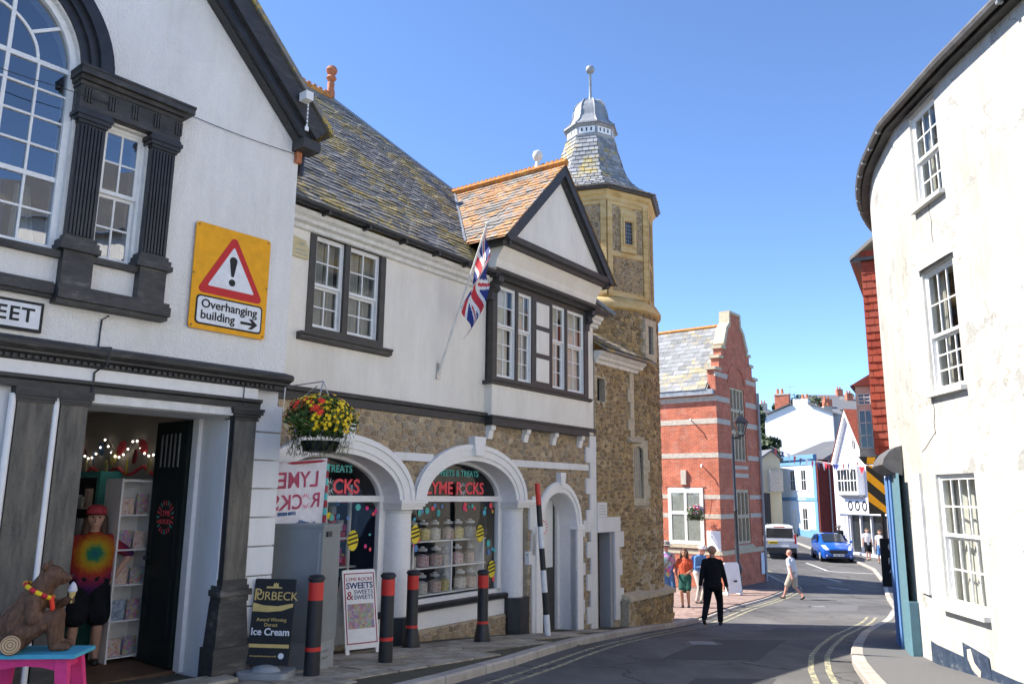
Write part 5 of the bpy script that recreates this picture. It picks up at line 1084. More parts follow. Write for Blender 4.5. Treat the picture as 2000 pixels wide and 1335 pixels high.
# stone bands right round the corner
for (z0, z1) in ((3.86, 4.08), (2.92, 3.14), (1.52, 1.72), (-.16, .02), (-.94, -.76), (4.9, 5.1)):
    for (x0, x1) in ((-.012, 1.33), (3.07, GL)): MB().box(x0, x1, -.012, .05, z0, z1).make('stone_band', 'band_stone', E)
    if z1 < 4.5: MB().box(-.013, .05, .05, 9, z0, z1).make('stone_band', 'band_stone', E)
for (z0, z1) in ((.75, .93), (1.1, 1.25)): MB().box(1.36, 3.04, -.012, .05, z0, z1).make('stone_band', 'band_stone', E)
for (x0, x1, y0, y1) in ((-.06, GL+.04, -.06, .05), (-.06, .05, .05, 9)): MB().box(x0, x1, y0, y1, -2.38, -2.2).make('plinth_course', 'dressed_stone', E); MB().box(x0+.02, x1-.02, y0+.02, y1, -4.2, -2.38).make('plinth', 'brick', E)
for (x0, x1, z) in ((-.1, .50, 5.2), (.34, .76, 5.75), (.60, 1.08, 6.2), (GL-.5, GL+.1, 5.2), (3.64, 4.06, 5.75), (3.32, 3.8, 6.2), (1.60, 2.80, 7.9)): MB().box(x0, x1, -.07, .42, z-.02, z+.10).make('coping', 'dressed_stone', E)
for sg in (1, -1):
    P = [(GC - sg*1.2, 6.30), (GC - sg*1.02, 6.62), (GC - sg*.82, 7.12), (GC - sg*.50, 7.36), (GC - sg*.50, 7.9), (GC - sg*.62, 7.9), (GC - sg*.66, 7.45), (GC - sg*.98, 7.2), (GC - sg*1.16, 6.8), (GC - sg*1.36, 6.42)]
    MB().wall(P, [], -.06, .42).make('scroll_coping', 'dressed_stone', E)
# big arched window on the gable
MB().wall(arc(GC, 4.75, 1.0, .95, 0, 180, 18) + arc(GC, 4.75, .78, .74, 180, 0, 18), [], -.03, .05).make('relieving_arch', 'brick', E)
wn_ = MB().wall(rect(1.40, 3.0, 1.40, 4.72), [rect(1.52+.36*i, 1.78+.36*i, z0, z1) for i in range(4) for z0, z1 in ((1.52, 2.6), (2.74, 3.55), (3.68, 4.5))], .04, .22).make('tracery_window', 'dressed_stone', E)
MB().box(1.42, 2.98, .16, .19, 1.45, 4.65).make('pane', 'car_glass', wn_)
wn_ = MB().wall(rect(1.30, 3.10, -2.05, .32), [rect(1.45+.4*i, 1.75+.4*i, z0, z1) for i in range(4) for z0, z1 in ((-1.9, -.95), (-.8, .12))], .03, .2).make('mullioned_window', 'dressed_stone', E)
MB().box(1.36, 3.04, .14, .17, -1.95, .2).make('pane', 'car_glass', wn_); MB().mould([(.0, -2.2), (-.1, -2.2), (-.1, -2.12), (0, -2.05)], 1.2, 3.2).make('sill', 'dressed_stone', wn_)
# left side window (faces camera): local plane x=0, along y
e = Matrix(((0, 1, 0, 0), (1, 0, 0, 0), (0, 0, 1, 0), (0, 0, 0, 1)))   # swap x,y : build facing -x
wn_ = MB().wall(rect(.72, 2.32, -2.0, .30), [rect(.88+.70*i, 1.46+.70*i, z0, z1) for i in range(2) for z0, z1 in ((-1.85, -.80), (-.66, .08))], -.04, .06).xf(e).make('stone_window', 'aged_white', E)
for i in range(2):
    for z0, z1 in ((-1.85, -.80), (-.66, .08)): MB().box(.88+.70*i, 1.46+.70*i, -.026, -.018, z0, z1).xf(e).make('pane', 'glass', wn_)
MB().box(.86, 2.2, -.014, -.004, -1.9, .1).xf(e).make('blind', 'curtain', wn_)
MB().wall(arc(1.52, .32, .92, .22, 0, 180, 14), [], -.03, .02).xf(e).make('brick_arch', 'brick', E); MB().box(1.42, 1.66, -.12, .02, .42, 1.02).xf(e).make('keystone', 'band_stone', E)
MB().box(.64, 2.42, -.12, .02, -2.14, -2.02).xf(e).make('window_sill', 'dressed_stone', E)
MB().box(-.22, .0, .05, 9, 4.12, 4.34).make('eave_gutter', 'lead', E)
RL = math.hypot(2.42, 3.3)
MB().add([(-.22, .30, 4.32), (GC, .30, 7.45), (GC, 9, 7.45), (-.22, 9, 4.32), (GL+.22, .30, 4.32), (GL+.22, 9, 4.32)], [(0,1,2,3),(1,4,5,2)]).make('roof_deck', 'slate_far', E)
S = slates(Vector((-.24, .36, 4.33)), Vector((0, 1, 0)), Vector((2.42, 0, 3.13)).normalized(), Vector((-3.13, 0, 2.42)).normalized(), 5.0, math.hypot(2.42, 3.13), .36, .26, lambda b: (0, 5.0), random.Random(6), lift=.02)
pieces('slate', S, 'slate_far', E, 300); MB().tube([(GC, .4, 7.48), (GC, 9, 7.48)], .10, 6).make('ridge', 'lichen_ridge', E)
MB().tube([(4.36, -.08, -3.7), (4.36, -.08, 4.6)], .06, 8).make('downpipe', 'far_grey', E)
MB().box(-.03, -.005, .02, .62, -2.2, -1.42).make('notice_board', 'white_paint', E); MB().box(-.035, -.0305, .09, .55, -2.12, -1.5).make('notice', 'sign_white', E); MB().box(3.85, 4.2, -.09, -.065, -3.35, -2.45).make('notice_board', 'house_ice', E)
for (y, z) in ((1.05, 3.0), (.62, 1.1)): MB().tube([(-.02, y, z), (-.28, y, z+.12), (-.34, y, z+.02)], .03, 6).make('wall_bracket', 'steel', E)

# added white house beside the camera, out of frame, bounces sunlight onto left-hand shops
WN = thing('added_bounce_house', 'unseen white house added beside the viewer to bounce sunlight onto the shops', 'building', (5.12, 5.35, 0), RAD(-89))
MB().wall(rect(0, 19, -3, 5.2), [rect(1.2+k*3, 2.2+k*3, z0, z0+1.5) for k in range(6) for z0 in (-1.0, 1.5)], 0, .3).make('front_wall', 'far_white', WN)
for k in range(6):
    for z0 in (-1.0, 1.5): window(WN, 1.2+k*3, 2.2+k*3, z0, z0+1.5, .1, 2, 2, 2, room=.6)
MB().box(0, 19, .3, 7, 5.1, 5.2).make('ceiling', 'dark_room', WN); MB().add([(-.1, -.2, 5.15), (19, -.2, 5.15), (19, 4, 8), (-.1, 4, 8)], [(0,1,2,3)]).make('roof', 'slate_plain', WN)
# ------------------------------------------------------------------ far street
def shuttered(parent, x0, x1, z0, z1, y=-.03, sh='house_ice'):
    w = MB().box(x0, x1, y, .02, z0, z1).make('window', 'far_white', parent); MB().box(x0+.06, x1-.06, y-.012, y-.0005, z0+.06, z1-.06).make('pane', 'car_glass', w)
    q = MB(); q.box((x0+x1)/2-.02, (x0+x1)/2+.02, y-.018, y-.0125, z0+.06, z1-.06).box(x0+.06, x1-.06, y-.018, y-.0125, (z0+z1)/2-.02, (z0+z1)/2+.02); q.make('glazing_bar', 'far_white', w)
    for a, b in ((x0-.30, x0-.02), (x1+.02, x1+.30)):
        if sh: MB().box(a, b, y-.03, .01, z0, z1).make('shutter', sh, w)
# blue and ice-white house; local x towards camera, y into building
HB = thing('blue_house', 'pale house with blue cornice, shutters and dark red side wall beyond the cars', 'building', (21.09, 62.44, 0), RAD(-90+9))
MB().wall(rect(0, 5.2, -3.9, 2.3), [], 0, .3).make('front_wall', 'house_ice', HB); MB().box(0, 5.2, -.02, .0, -3.9, -2.35).make('plinth', 'house_blue', HB)
MB().mould([(.1, 2.25), (-.05, 2.25), (-.05, 2.6), (-.18, 2.65), (-.2, 2.95), (.1, 3.0)], -.05, 5.25).make('cornice', 'house_blue', HB); MB().box(0, 5.2, -.05, .02, -.35, -.1).make('fascia', 'house_blue', HB)
q = MB()
for i in range(9): q.box(2.3+i*.16, 2.4+i*.16, -.056, -.0505, -.27, -.18)
q.make('fascia_lettering', 'far_white', HB)
for (a, b) in ((1.55, 2.25), (3.15, 3.85)): shuttered(HB, a, b, .38, 1.92, sh='house_ice')
shuttered(HB, 3.1, 3.8, -2.45, -.85); MB().box(1.5, 2.2, -.03, .02, -3.4, -1.0).make('door', 'aged_white', HB)
MB().box(4.82, 5.22, -.03, .1, -3.9, 2.3).make('corner_pilaster', 'house_blue', HB); MB().box(5.2, 5.4, .02, 9, -3.9, 2.6).make('side_wall', 'maroon', HB)
for y in (.9, 1.7): MB().tube([(5.45, y, -3.6), (5.45, y, 2.6)], .05, 6).make('downpipe', 'far_grey', HB)
MB().box(0, 5.2, .3, 8, 2.3, 2.6).make('flat_roof', 'far_grey', HB); MB().add([(0, .4, 2.9), (5.5, .4, 2.6), (5.5, 7, 2.6), (0, 7, 2.9), (.5, 3.5, 4.2), (5.0, 3.5, 4.2)], [(0,1,5,4),(1,2,5),(2,3,4,5),(3,0,4)]).make('roof', 'slate_plain', HB)
MB().box(4.2, 5.0, 2.8, 3.8, 2.6, 5.0).make('chimney', 'house_ice', HB)
for y in (3.0, 3.5): MB().lathe([(.13, 5.0), (.11, 5.5)], 10, (4.6, y, 0)).make('chimney_pot', 'terracotta', HB)
# white gabled shop with oriel
HS = thing('gabled_shopfront', 'white gabled shop with red tiled roof, small bay window and grey fascia at far right', 'building', (20.55, 50.85, 0), RAD(-90+8))
MB().wall([(0, -3.9), (5.6, -3.9), (5.6, 2.2), (3.9, 2.2), (2.08, 5.1), (.55, 2.2), (0, 2.2)], [rect(1.3, 5.3, -3.3, -1.1)], 0, .3).make('front_wall', 'pale_lilac', HS)
gable_board(HS, 2.08, 1.85, 2.0, 5.25, .16, -.25, -.02, 'far_white')
for sg in (1, -1): MB().add([(2.08+sg*2.0, -.28, 1.95), (2.08, -.28, 5.32), (2.08, 7, 5.32), (2.08+sg*2.0, 7, 1.95)], [(0,1,2,3)]).make('roof_slope', 'red_roof', HS)
shuttered(HS, 2.35, 2.75, 2.8, 4.0, sh=None)
bw = MB().box(1.2, 3.45, -.5, .0, .1, .3).box(1.2, 3.45, -.5, 0, 1.6, 1.78).box(1.2, 1.3, -.5, 0, .3, 1.6).box(3.35, 3.45, -.5, 0, .3, 1.6).make('bay_window', 'far_white', HS)
for i in range(3):
    MB().box(1.32+.69*i, 1.95+.69*i, -.46, -.44, .32, 1.58).make('pane', 'car_glass', bw); q = MB(); x = 1.32+.69*i; q.box(x+.28, x+.33, -.475, -.461, .32, 1.58).box(x, x+.63, -.475, -.461, .92, .98).box(x+.63, x+.69, -.5, -.44, .3, 1.6); q.make('glazing_bar', 'far_white', bw)
MB().frus((1.3, 3.3, -.2, 0), (1.2, 3.45, -.5, 0), -.12, .1).make('bay_base', 'far_grey', bw)
MB().box(.4, 5.5, -.12, .02, -1.05, -.05).make('fascia', 'pale_lilac', HS)
for i in range(3): MB().wall(arc(1.9+i*.75, -.55, .26, .30, 0, 360, 16)[:-1], [arc(1.9+i*.75, -.55, .16, .20, 0, 360, 16)[:-1]], -.14, -.1205).make('fascia_ring', 'sign_black', HS)
MB().box(1.3, 5.3, .25, .3, -3.3, -1.1).make('shop_glass', 'car_glass', HS)
for x in (1.3, 2.4, 3.5, 4.6): MB().box(x, x+.08, .1, .3, -3.3, -1.1).make('shop_mullion', 'far_white', HS)
MB().box(.5, 1.1, -.02, .02, -3.5, -1.2).make('door', 'far_grey', HS)
MB().box(5.6, 5.9, .0, 8, -3.9, 4).make('side_wall', 'far_white', HS)
HR = thing('right_terrace', 'white rendered terrace partly hidden beyond the tile-hung house', 'building', (21.4, 44.7, 0), RAD(-90+8))
MB().box(.0, 7, 0, 6, -3.9, 2.4).make('front_wall', 'far_white', HR)
for x in (1.2, 3.6): shuttered(HR, x, x+.8, .2, 1.5, sh=None); shuttered(HR, x, x+1.2, -2.9, -1.2, sh=None)
# tall white gable building behind
HW = thing('tall_white_house', 'tall blank white gable house with brick chimney behind the blue house', 'building', (24.6, 76.5, 0), RAD(-32))
MB().wall([(0, -3.5), (5.2, -3.5), (5.2, 7.7), (3.4, 8.5), (2.1, 8.5), (.3, 7.7), (0, 7.7)], [], 0, .4).make('gable_wall', 'far_white', HW)
for (a, b, c, d) in (((-.3, 7.6), (2.1, 8.72), (2.1, 8.6), (-.3, 7.45)), ((3.4, 8.72), (5.5, 7.6), (5.5, 7.45), (3.4, 8.6))): MB().wall([a, b, c, d], [], -.2, 9).make('roof_slope', 'slate_plain', HW)
MB().box(5.2, 5.6, .4, 9, -3.5, 7.6).make('side_wall', 'far_grey', HW)
MB().box(.75, 1.85, .5, 1.4, 7.8, 9.6).make('chimney', 'brick', HW); MB().box(.70, 1.9, .45, 1.45, 9.6, 9.75).make('chimney_cap', 'band_stone', HW); MB().box(2.2, 3.35, .3, 1.2, 8.4, 9.1).make('chimney', 'far_white', HW)
for (x, z) in ((.95, 9.75), (1.3, 9.75), (2.9, 9.1), (3.2, 9.1)): MB().lathe([(.13, z), (.10, z+.5)], 8, (x, .9, 0)).make('chimney_pot', 'terracotta', HW)
q = MB(); q.tube([(1.95, .8, 8.6), (1.95, .8, 10.6)], .025, 5).tube([(1.5, .8, 10.4), (2.5, .8, 10.4)], .02, 5)
for i in range(5): q.tube([(1.6+i*.2, .6, 10.4), (1.6+i*.2, 1.0, 10.4)], .015, 4)
q.make('aerial', 'steel', HW)
for o_ in HW.children: o_.scale = (1.2, 1, 1)
# cream gabled house and dark gate
HC = thing('cream_house', 'small cream gabled house with tile-hung bay beyond the brick hall', 'building', (18.2, 60.5, 0), RAD(4))
MB().wall([(0, -3.5), (2.3, -3.5), (2.3, 2.75), (1.7, 3.3), (0, 2.3)], [], 0, .3).make('gable_wall', 'far_cream', HC); MB().wall([(-.3, 2.15), (1.7, 3.5), (2.5, 2.75), (2.5, 2.6), (1.7, 3.35), (-.3, 2.0)], [], -.2, 6).make('roof', 'slate_plain', HC)
MB().box(1.3, 2.3, -.4, 0, .3, 1.9).make('tile_hung_bay', 'band_stone', HC); MB().box(.3, 1.3, -.25, -.15, -3.4, .2).make('gate', 'black_paint', HC); MB().box(-6, 0, .2, 5, -3.5, 1.6).make('side_wing', 'far_white', HC); MB().add([(-6, .0, 1.6), (0, .0, 1.6), (0, 3, 4.2), (-6, 3, 4.2)], [(0,1,2,3)]).make('wing_roof', 'slate_plain', HC)
# roofs and houses stepping up the hill
rg = random.Random(12)
def small_house(x, y, w, d, zb, ze, zr, wall, roof, label, rot=0, chim=True):
    h = thing('hill_house', label, 'building', (x, y, 0), rot, 'houses up the far hillside')
    MB().box(0, w, 0, d, zb, ze).make('wall', wall, h); MB().add([(-.3, -.3, ze-.1), (w+.3, -.3, ze-.1), (w+.3, d/2, zr), (-.3, d/2, zr), (w+.3, d+.3, ze-.1), (-.3, d+.3, ze-.1)], [(0,1,2,3),(3,2,4,5),(0,3,5),(1,4,2)]).make('roof', roof, h)
    if chim:
        c = MB().box(w*.75, w*.75+.9, d/2-.4, d/2+.4, ze, zr+.9).make('chimney', 'band_stone' if int(x) % 2 else 'brick', h)
        for k in (.2, .6): MB().lathe([(.14, zr+.9), (.11, zr+1.3)], 8, (w*.75+k, d/2, 0)).make('chimney_pot', 'terracotta', c)
    for k in range(int(w//2.2)): wv = MB().box(.6+k*2.2, 1.5+k*2.2, -.03, .02, ze-2.0, ze-.7).make('window', 'far_white', h); MB().box(.68+k*2.2, 1.42+k*2.2, -.04, -.0305, ze-1.92, ze-.78).make('pane', 'car_glass', wv)
small_house(29.5, 82, 5.5, 6, -2, 6.8, 8.6, 'far_grey', 'slate_plain', 'grey rendered house right behind the tall white gable house')
small_house(34.0, 92, 5.0, 6, 0, 9.0, 10.6, 'far_white', 'slate_plain', 'white house with slate roof behind the gabled shop')
small_house(42.5, 112, 9, 7, 4, 12.2, 14.0, 'band_stone', 'slate_plain', 'buff house with weathered roof high on the hill')
small_house(50.5, 116, 9, 7, 4, 13.0, 15.0, 'far_grey', 'slate_plain', 'grey house high on the hill at the far right')
small_house(30.2, 96, 6, 8, 0, 7.4, 10.6, 'far_grey', 'slate_plain', 'dark slate roofed house showing just right of the brick hall')
small_house(25.0, 84, 5, 7, -2, 3.6, 6.4, 'far_white', 'slate_plain', 'low slate roofed house behind the cream gabled house')
small_house(33.6, 112, 4, 7, 2, 11.4, 12.4, 'far_white', 'slate_plain', 'white house with tall chimney far behind the brick hall gable')
small_house(27.0, 92, 4.2, 6, -1, 6.2, 8.0, 'band_stone', 'slate_plain', 'buff house showing above the cream gabled house')
small_house(36.5, 100, 5, 6, 1, 9.4, 11.2, 'far_cream', 'red_roof', 'cream house with red roof stepping up behind the grey house')
small_house(39.5, 106, 4.5, 6, 2, 11.0, 12.4, 'far_white', 'slate_plain', 'white house between chimneys higher on the hill')
small_house(46.5, 120, 6, 6, 4, 14.0, 15.6, 'brick', 'slate_plain', 'brick house near the top of the hill')
# hedge / trees on the skyline
def tree(label, x, y, zb, h, r, n=1500, mat='leaf_dark', seed=1, group='trees on the far hill'):
    t = thing('hill_tree', label, 'tree', (x, y, zb), 0, group); rr = random.Random(seed)
    tk = MB().tube([(0, 0, -1), (.1, 0, h*.35), (.2, .1, h*.6)], [.25, .2, .1], 8); tk.tube([(.1, 0, h*.35), (-r*.5, .2, h*.65)], [.12, .05], 6); tk.tube([(.1, 0, h*.4), (r*.5, -.2, h*.7)], [.12, .05], 6); tk.make('trunk', 'brown_black', t)
    cl = [(rr.uniform(-.6, .6)*r, rr.uniform(-.6, .6)*r, h*rr.uniform(.45, .9), rr.uniform(.25, .5)*r) for _ in range(9)]; m = MB()
    for i in range(n):
        c = rr.choice(cl); a = rr.uniform(0, 6.283); b = math.acos(rr.uniform(-1, 1)); q = c[3]*rr.uniform(.6, 1.05); p = Vector((c[0]+q*math.sin(b)*math.cos(a), c[1]+q*math.sin(b)*math.sin(a), c[2]+q*math.cos(b)*.8)); s = rr.uniform(.16, .34)
        e1 = Vector((rr.uniform(-1, 1), rr.uniform(-1, 1), rr.uniform(-1, 1))).normalized(); e2 = e1.orthogonal().normalized(); m.add([p-e1*s, p+e2*s*.6, p+e1*s, p-e2*s*.6], [(0,1,2,3)])
    m.make('crown', mat, t)
for i, (x, y, zb, h, r, lb) in enumerate(((40.5, 118, 8, 5.5, 2.6, 'dark bush on the skyline left of the buff hill house'), (46.5, 124, 9.5, 6, 3, 'dark tree on the skyline behind the buff hill house'), (31.0, 90, 1.5, 7.5, 2.4, 'leafy tree between slate roofs right of the brick hall'), (33.8, 104, 4.5, 7, 2.6, 'leafy tree higher up behind the slate roofs'), (52, 126, 10, 6, 3.2, 'rounded tree on the skyline at the far right'), (22.9, 70.5, -1.8, 9.6, 2.0, 'tree just right of the brick hall drainpipe above the cream house'), (26.4, 80.5, -.5, 10.8, 2.2, 'tall tree behind the slate roofs between brick hall and white gable'), (37.5, 104, 6.0, 7.0, 3.0, 'tree behind the chimney of the tall white gable house'))): tree(lb, x, y, zb, h, r, seed=i+3)
# bunting across the far street: each string one thing
def bunting(label, a, b, n, sag):
    t = thing('bunting', label, 'bunting', (0, 0, 0)); a, b = Vector(a), Vector(b); pt = lambda k: a.lerp(b, k) - Vector((0, 0, sag*4*k*(1-k)))
    MB().tube([pt(i/20) for i in range(21)], .012, 4).make('cord', 'far_white', t); cols = ['flag_red', 'flag_blue', 'flag_white']
    for i in range(n):
        k = (i+.5)/n; p = pt(k); q = pt(k+.45/n); d = Vector(((q-p).x, (q-p).y, (q-p).z)); tip = p + d*.5 - Vector((0, 0, .42)); o = Vector((.05, -.1, 0))
        MB().add([p, q, tip + o*rg.uniform(-1, 1)], [(0,1,2)]).make('pennant', cols[i % 3], t)
bunting('red white and blue bunting string from the brick hall to the tile-hung house side', (12.6, 38.5, 2.35), (21.3, 48.2, 2.1), 17, .45)
bunting('red white and blue bunting string in front of the gabled shop bay window', (19.4, 50.5, 2.2), (22.2, 43.0, 1.6), 8, .2)
# ------------------------------------------------------------------ street furniture
def bollard(x, y, flare, label):
    t = thing('bollard', label, 'bollard', (x, y, gz(y)), random.uniform(0, 3), 'black and red bollards along the pavement')
    pr = [(.125, -.03), (.125, .02), (.112, .10), (.088, .22), (.08, .27), (.077, .95)] if flare else [(.084, -.03), (.084, .02), (.08, .25), (.077, .95)]
    MB().lathe(pr, 24).make('post', 'bollard_black', t, smooth=True); MB().lathe([(.077, .945), (.092, .955), (.092, .975), (.07, 1.0), (.0, 1.008)], 24).make('cap', 'bollard_black', t, smooth=True)
    MB().lathe([(.0795, .75), (.0797, .93)], 24).make('red_band', 'red_band', t, smooth=True); MB().lathe([(.0828 if not flare else .0835, .245), (.0815 if not flare else .0815, .285)], 24).make('lower_band', 'red_band', t, smooth=True)
bollard(-2.04, 8.66, False, 'black and red bollard standing beside the ice cream board'); bollard(-1.43, 9.66, False, 'black and red bollard in front of the white folding board'); bollard(-1.32, 11.2, True, 'flared black and red bollard left of the sweet window'); bollard(-.39, 12.08, True, 'flared black and red bollard right of the sweet window')
t_ = thing('striped_pole', 'leaning red, black and white striped pole by the arched doorway', 'pole', (0, 0, 0)); a, b = Vector((.62, 13.28, -2.25)), Vector((.44, 13.2, .16))
for i in range(7): MB().tube([a.lerp(b, i/7), a.lerp(b, (i+1)/7)], [.05 - .001*i, .049 - .001*i], 16).make('band', ['sign_white', 'bollard_black', 'sign_white', 'bollard_black', 'sign_white', 'bollard_black', 'red_band'][i], t_, smooth=True)
# grey cabinet (local x along B facade, y into)
t_ = thing('utility_cabinet', 'tall grey metal utility cabinet beside the white quoined corner', 'cabinet', (-2.07, 8.98, 0), BR_ + RAD(20))
g0 = gz(9.1); MB().box(0, .40, .0, .78, g0+.28, -.40).make('body', 'cabinet_grey', t_); MB().box(-.012, .412, -.012, .792, -.40, -.365).make('lid', 'cabinet_grey', t_); MB().box(.01, .39, .01, .77, g0-.05, g0+.28).make('plinth', 'house_ice' if False else 'grey_metal', t_)
MB().box(.07, .17, -.02, -.0005, -.50, -.44).make('lock', 'bollard_black', t_); q = MB()
for i in range(4): q.box(.04 + (i % 2)*.12, .14 + (i % 2)*.12, -.002, .0095, g0+.10+(i//2)*.07, g0+.12+(i//2)*.07)
q.make('vent_slot', 'steel', t_); MB().box(-.003, -.0005, .03, .05, g0+.3, -.45).make('door_seam', 'grey_metal', t_)
# ice cream board
g0 = gz(8.5); t_ = thing('ice_cream_board', 'black and gold ice cream board on a grey base', 'sign', (-2.46, 8.50, g0), RAD(-6)); tl = Matrix.Translation((0, 0, .12)) @ Matrix.Rotation(RAD(-7), 4, 'X')
sk = Matrix.Identity(4)
MB().wall(rrect(-.22, .22, 0, .84, .02), [], -.01, .01).xf(tl).make('panel', 'sign_black', t_)
MB().slab(rrect(-.27, .25, -.16, .2, .06), .0, .07).make('base', 'grey_metal', t_, smooth=True); MB().ball((0, -.02, .06), .10, 14, 8, (1.6, .9, .7)).make('base_weight', 'grey_metal', t_, smooth=True)
q = MB(); text_mesh(q, 'P', .17, face_mat(-.175, -.012, .675)); text_mesh(q, 'URBECK', .12, face_mat(.035, -.012, .665)); q.wall([(-.21, .60)] + [(-.21+.42*i/12, .575 + .03*math.cos(i/12*3.1)) for i in range(13)] + [(.21, .60)] + [(.21-.42*i/12, .53 - .03*math.sin(i/12*3.1+.3)) for i in range(13)], [], -.013, -.0105) if False else q.wall([(-.215, .60), (-.1, .575), (.05, .57), (.215, .60), (.215, .565), (.1, .525), (-.05, .51), (-.215, .515)], [], -.013, -.0105)
q.wall([(-.09, .745), (.08, .745), (.075, .757), (.04, .762), (.035, .80), (.02, .79), (.01, .805), (-.0, .79), (-.01, .80), (-.02, .762), (-.085, .765)], [], -.013, -.0105); text_mesh(q, 'Award Winning', .05, face_mat(.0, -.012, .435)); text_mesh(q, 'Dorset', .05, face_mat(.0, -.012, .385)); q.wall(rect(-.215, .215, .165, .20), [], -.013, -.0105); text_mesh(q, 'www.purbeckicecream.co.uk', .024, face_mat(-.05, -.012, .085))
q.xf(tl).make('gold_print', 'gold', t_); q = MB(); text_mesh(q, 'Ice Cream', .098, face_mat(.0, -.012, .315), bold=.002); q.wall(arc(.14, .09, .03, .03, 0, 360, 14)[:-1], [], -.013, -.0105); q.xf(tl).make('white_print', 'sign_white', t_)
# white folding A-board
g0 = gz(10.4); t_ = thing('sweets_board', 'white folding pavement board advertising sweets between two bollards', 'sign', (-1.83, 10.42, g0), RAD(36))
fa = Matrix.Rotation(RAD(-13), 4, 'X'); fb = Matrix.Translation((0, .46, 0)) @ Matrix.Rotation(RAD(13), 4, 'X')
for mtx, nm in ((fa, 'front_leaf'), (fb, 'rear_leaf')):
    lf = MB().wall(rrect(-.23, .23, .06, 1.02, .03), [], -.012, .012); lf.box(-.23, -.18, -.012, .012, 0, .07).box(.18, .23, -.012, .012, 0, .07); lf.xf(mtx).make(nm, 'aged_white' if nm == 'rear_leaf' else 'white_paint', t_)
q = MB(); q.wall(rect(-.21, .21, .12, .98), [rect(-.197, .197, .133, .967)], -.0145, -.0125); text_mesh(q, 'LYME ROCKS', .062, face_mat(0, -.0145, .90)); text_mesh(q, '&', .15, face_mat(-.14, -.0145, .70)); q.xf(fa).make('pink_print', 'cap_red', t_)
q = MB(); text_mesh(q, 'SWEETS', .105, face_mat(0, -.0145, .82), bold=.002); text_mesh(q, 'SWEETS', .075, face_mat(.05, -.0145, .74)); text_mesh(q, 'SWEETS', .075, face_mat(.05, -.0145, .675)); q.xf(fa).make('navy_print', 'navy', t_); MB().wall(rect(-.18, .18, .30, .60), [], -.0150, -.0125).xf(fa).make('photo_print', 'poster_print', t_)
# feather banner seen from behind (text mirrored)
t_ = thing('shop_banner', 'white fabric banner with mirrored pink lettering behind the cabinet', 'banner', BL, BR_)
def wav(x, z, d=0): return (x, -.45 + d + .02*math.sin(x*9 + z*3), z)
V = []; nx, nz = 10, 14
for i in range(nx+1):
    for j in range(nz+1): x = -5.30 + .78*i/nx; z = -1.2 + (1.50 + .10*i/nx)*j/nz; V.append(wav(x, z))
MB().add(V, [(i*(nz+1)+j, (i+1)*(nz+1)+j, (i+1)*(nz+1)+j+1, i*(nz+1)+j+1) for i in range(nx) for j in range(nz)]).make('cloth', 'fabric_white', t_, smooth=True)
q = MB()
def mtext(q, s, size, cx, cz, rot=0):
    m_ = MB(); text_mesh(m_, s, size, Matrix.Rotation(RAD(rot), 4, 'Z'), bold=.004); q.add([wav(cx - v[0], cz + v[1] + .06*(-v[0]), -.004 - abs(v[2])*.3) for v in m_.v], m_.f)
mtext(q, 'LYME', .26, -4.92, .12); mtext(q, 'R', .24, -4.64, -.11); mtext(q, 'CKS', .24, -5.07, -.14); q.make('pink_lettering', 'banner_pink', t_)
q = MB()
for i in range(14): 
    a = 6.283*i/14; q.add([wav(-4.80+math.cos(a)*r+dx, -.115+math.sin(a)*r+dz, -.004) for r, dx, dz in ((.05, -.008, 0), (.05, .008, 0), (.085, .008, 0), (.085, -.008, 0))], [(0,1,2,3)])
q.make('burst_print', 'banner_pink', t_); q = MB(); mtext(q, 'Sweets,', .10, -4.78, -.37, 14); mtext(q, 'LYME REGIS', .045, -5.07, -.26); q.make('small_lettering', 'board_blue', t_)
for i in range(18): z0 = -1.25 + i*.088; MB().tube([(-4.50, -.45, z0), (-4.50, -.45, z0+.088)], .022, 8).make('pole_band', 'teal' if i % 2 else 'cap_red', t_)
MB().tube([(-5.32, -.45, .29), (-4.49, -.45, .37)], .018, 6).make('top_rail', 'cap_red', t_); MB().tube([(-4.50, -.45, -2.0), (-4.50, -.45, -1.25)], .02, 8).make('pole', 'steel', t_); MB().box(-4.7, -4.3, -.6, -.3, gz(10.5)-.01, gz(10.5)+.05).make('base', 'bollard_black', t_)
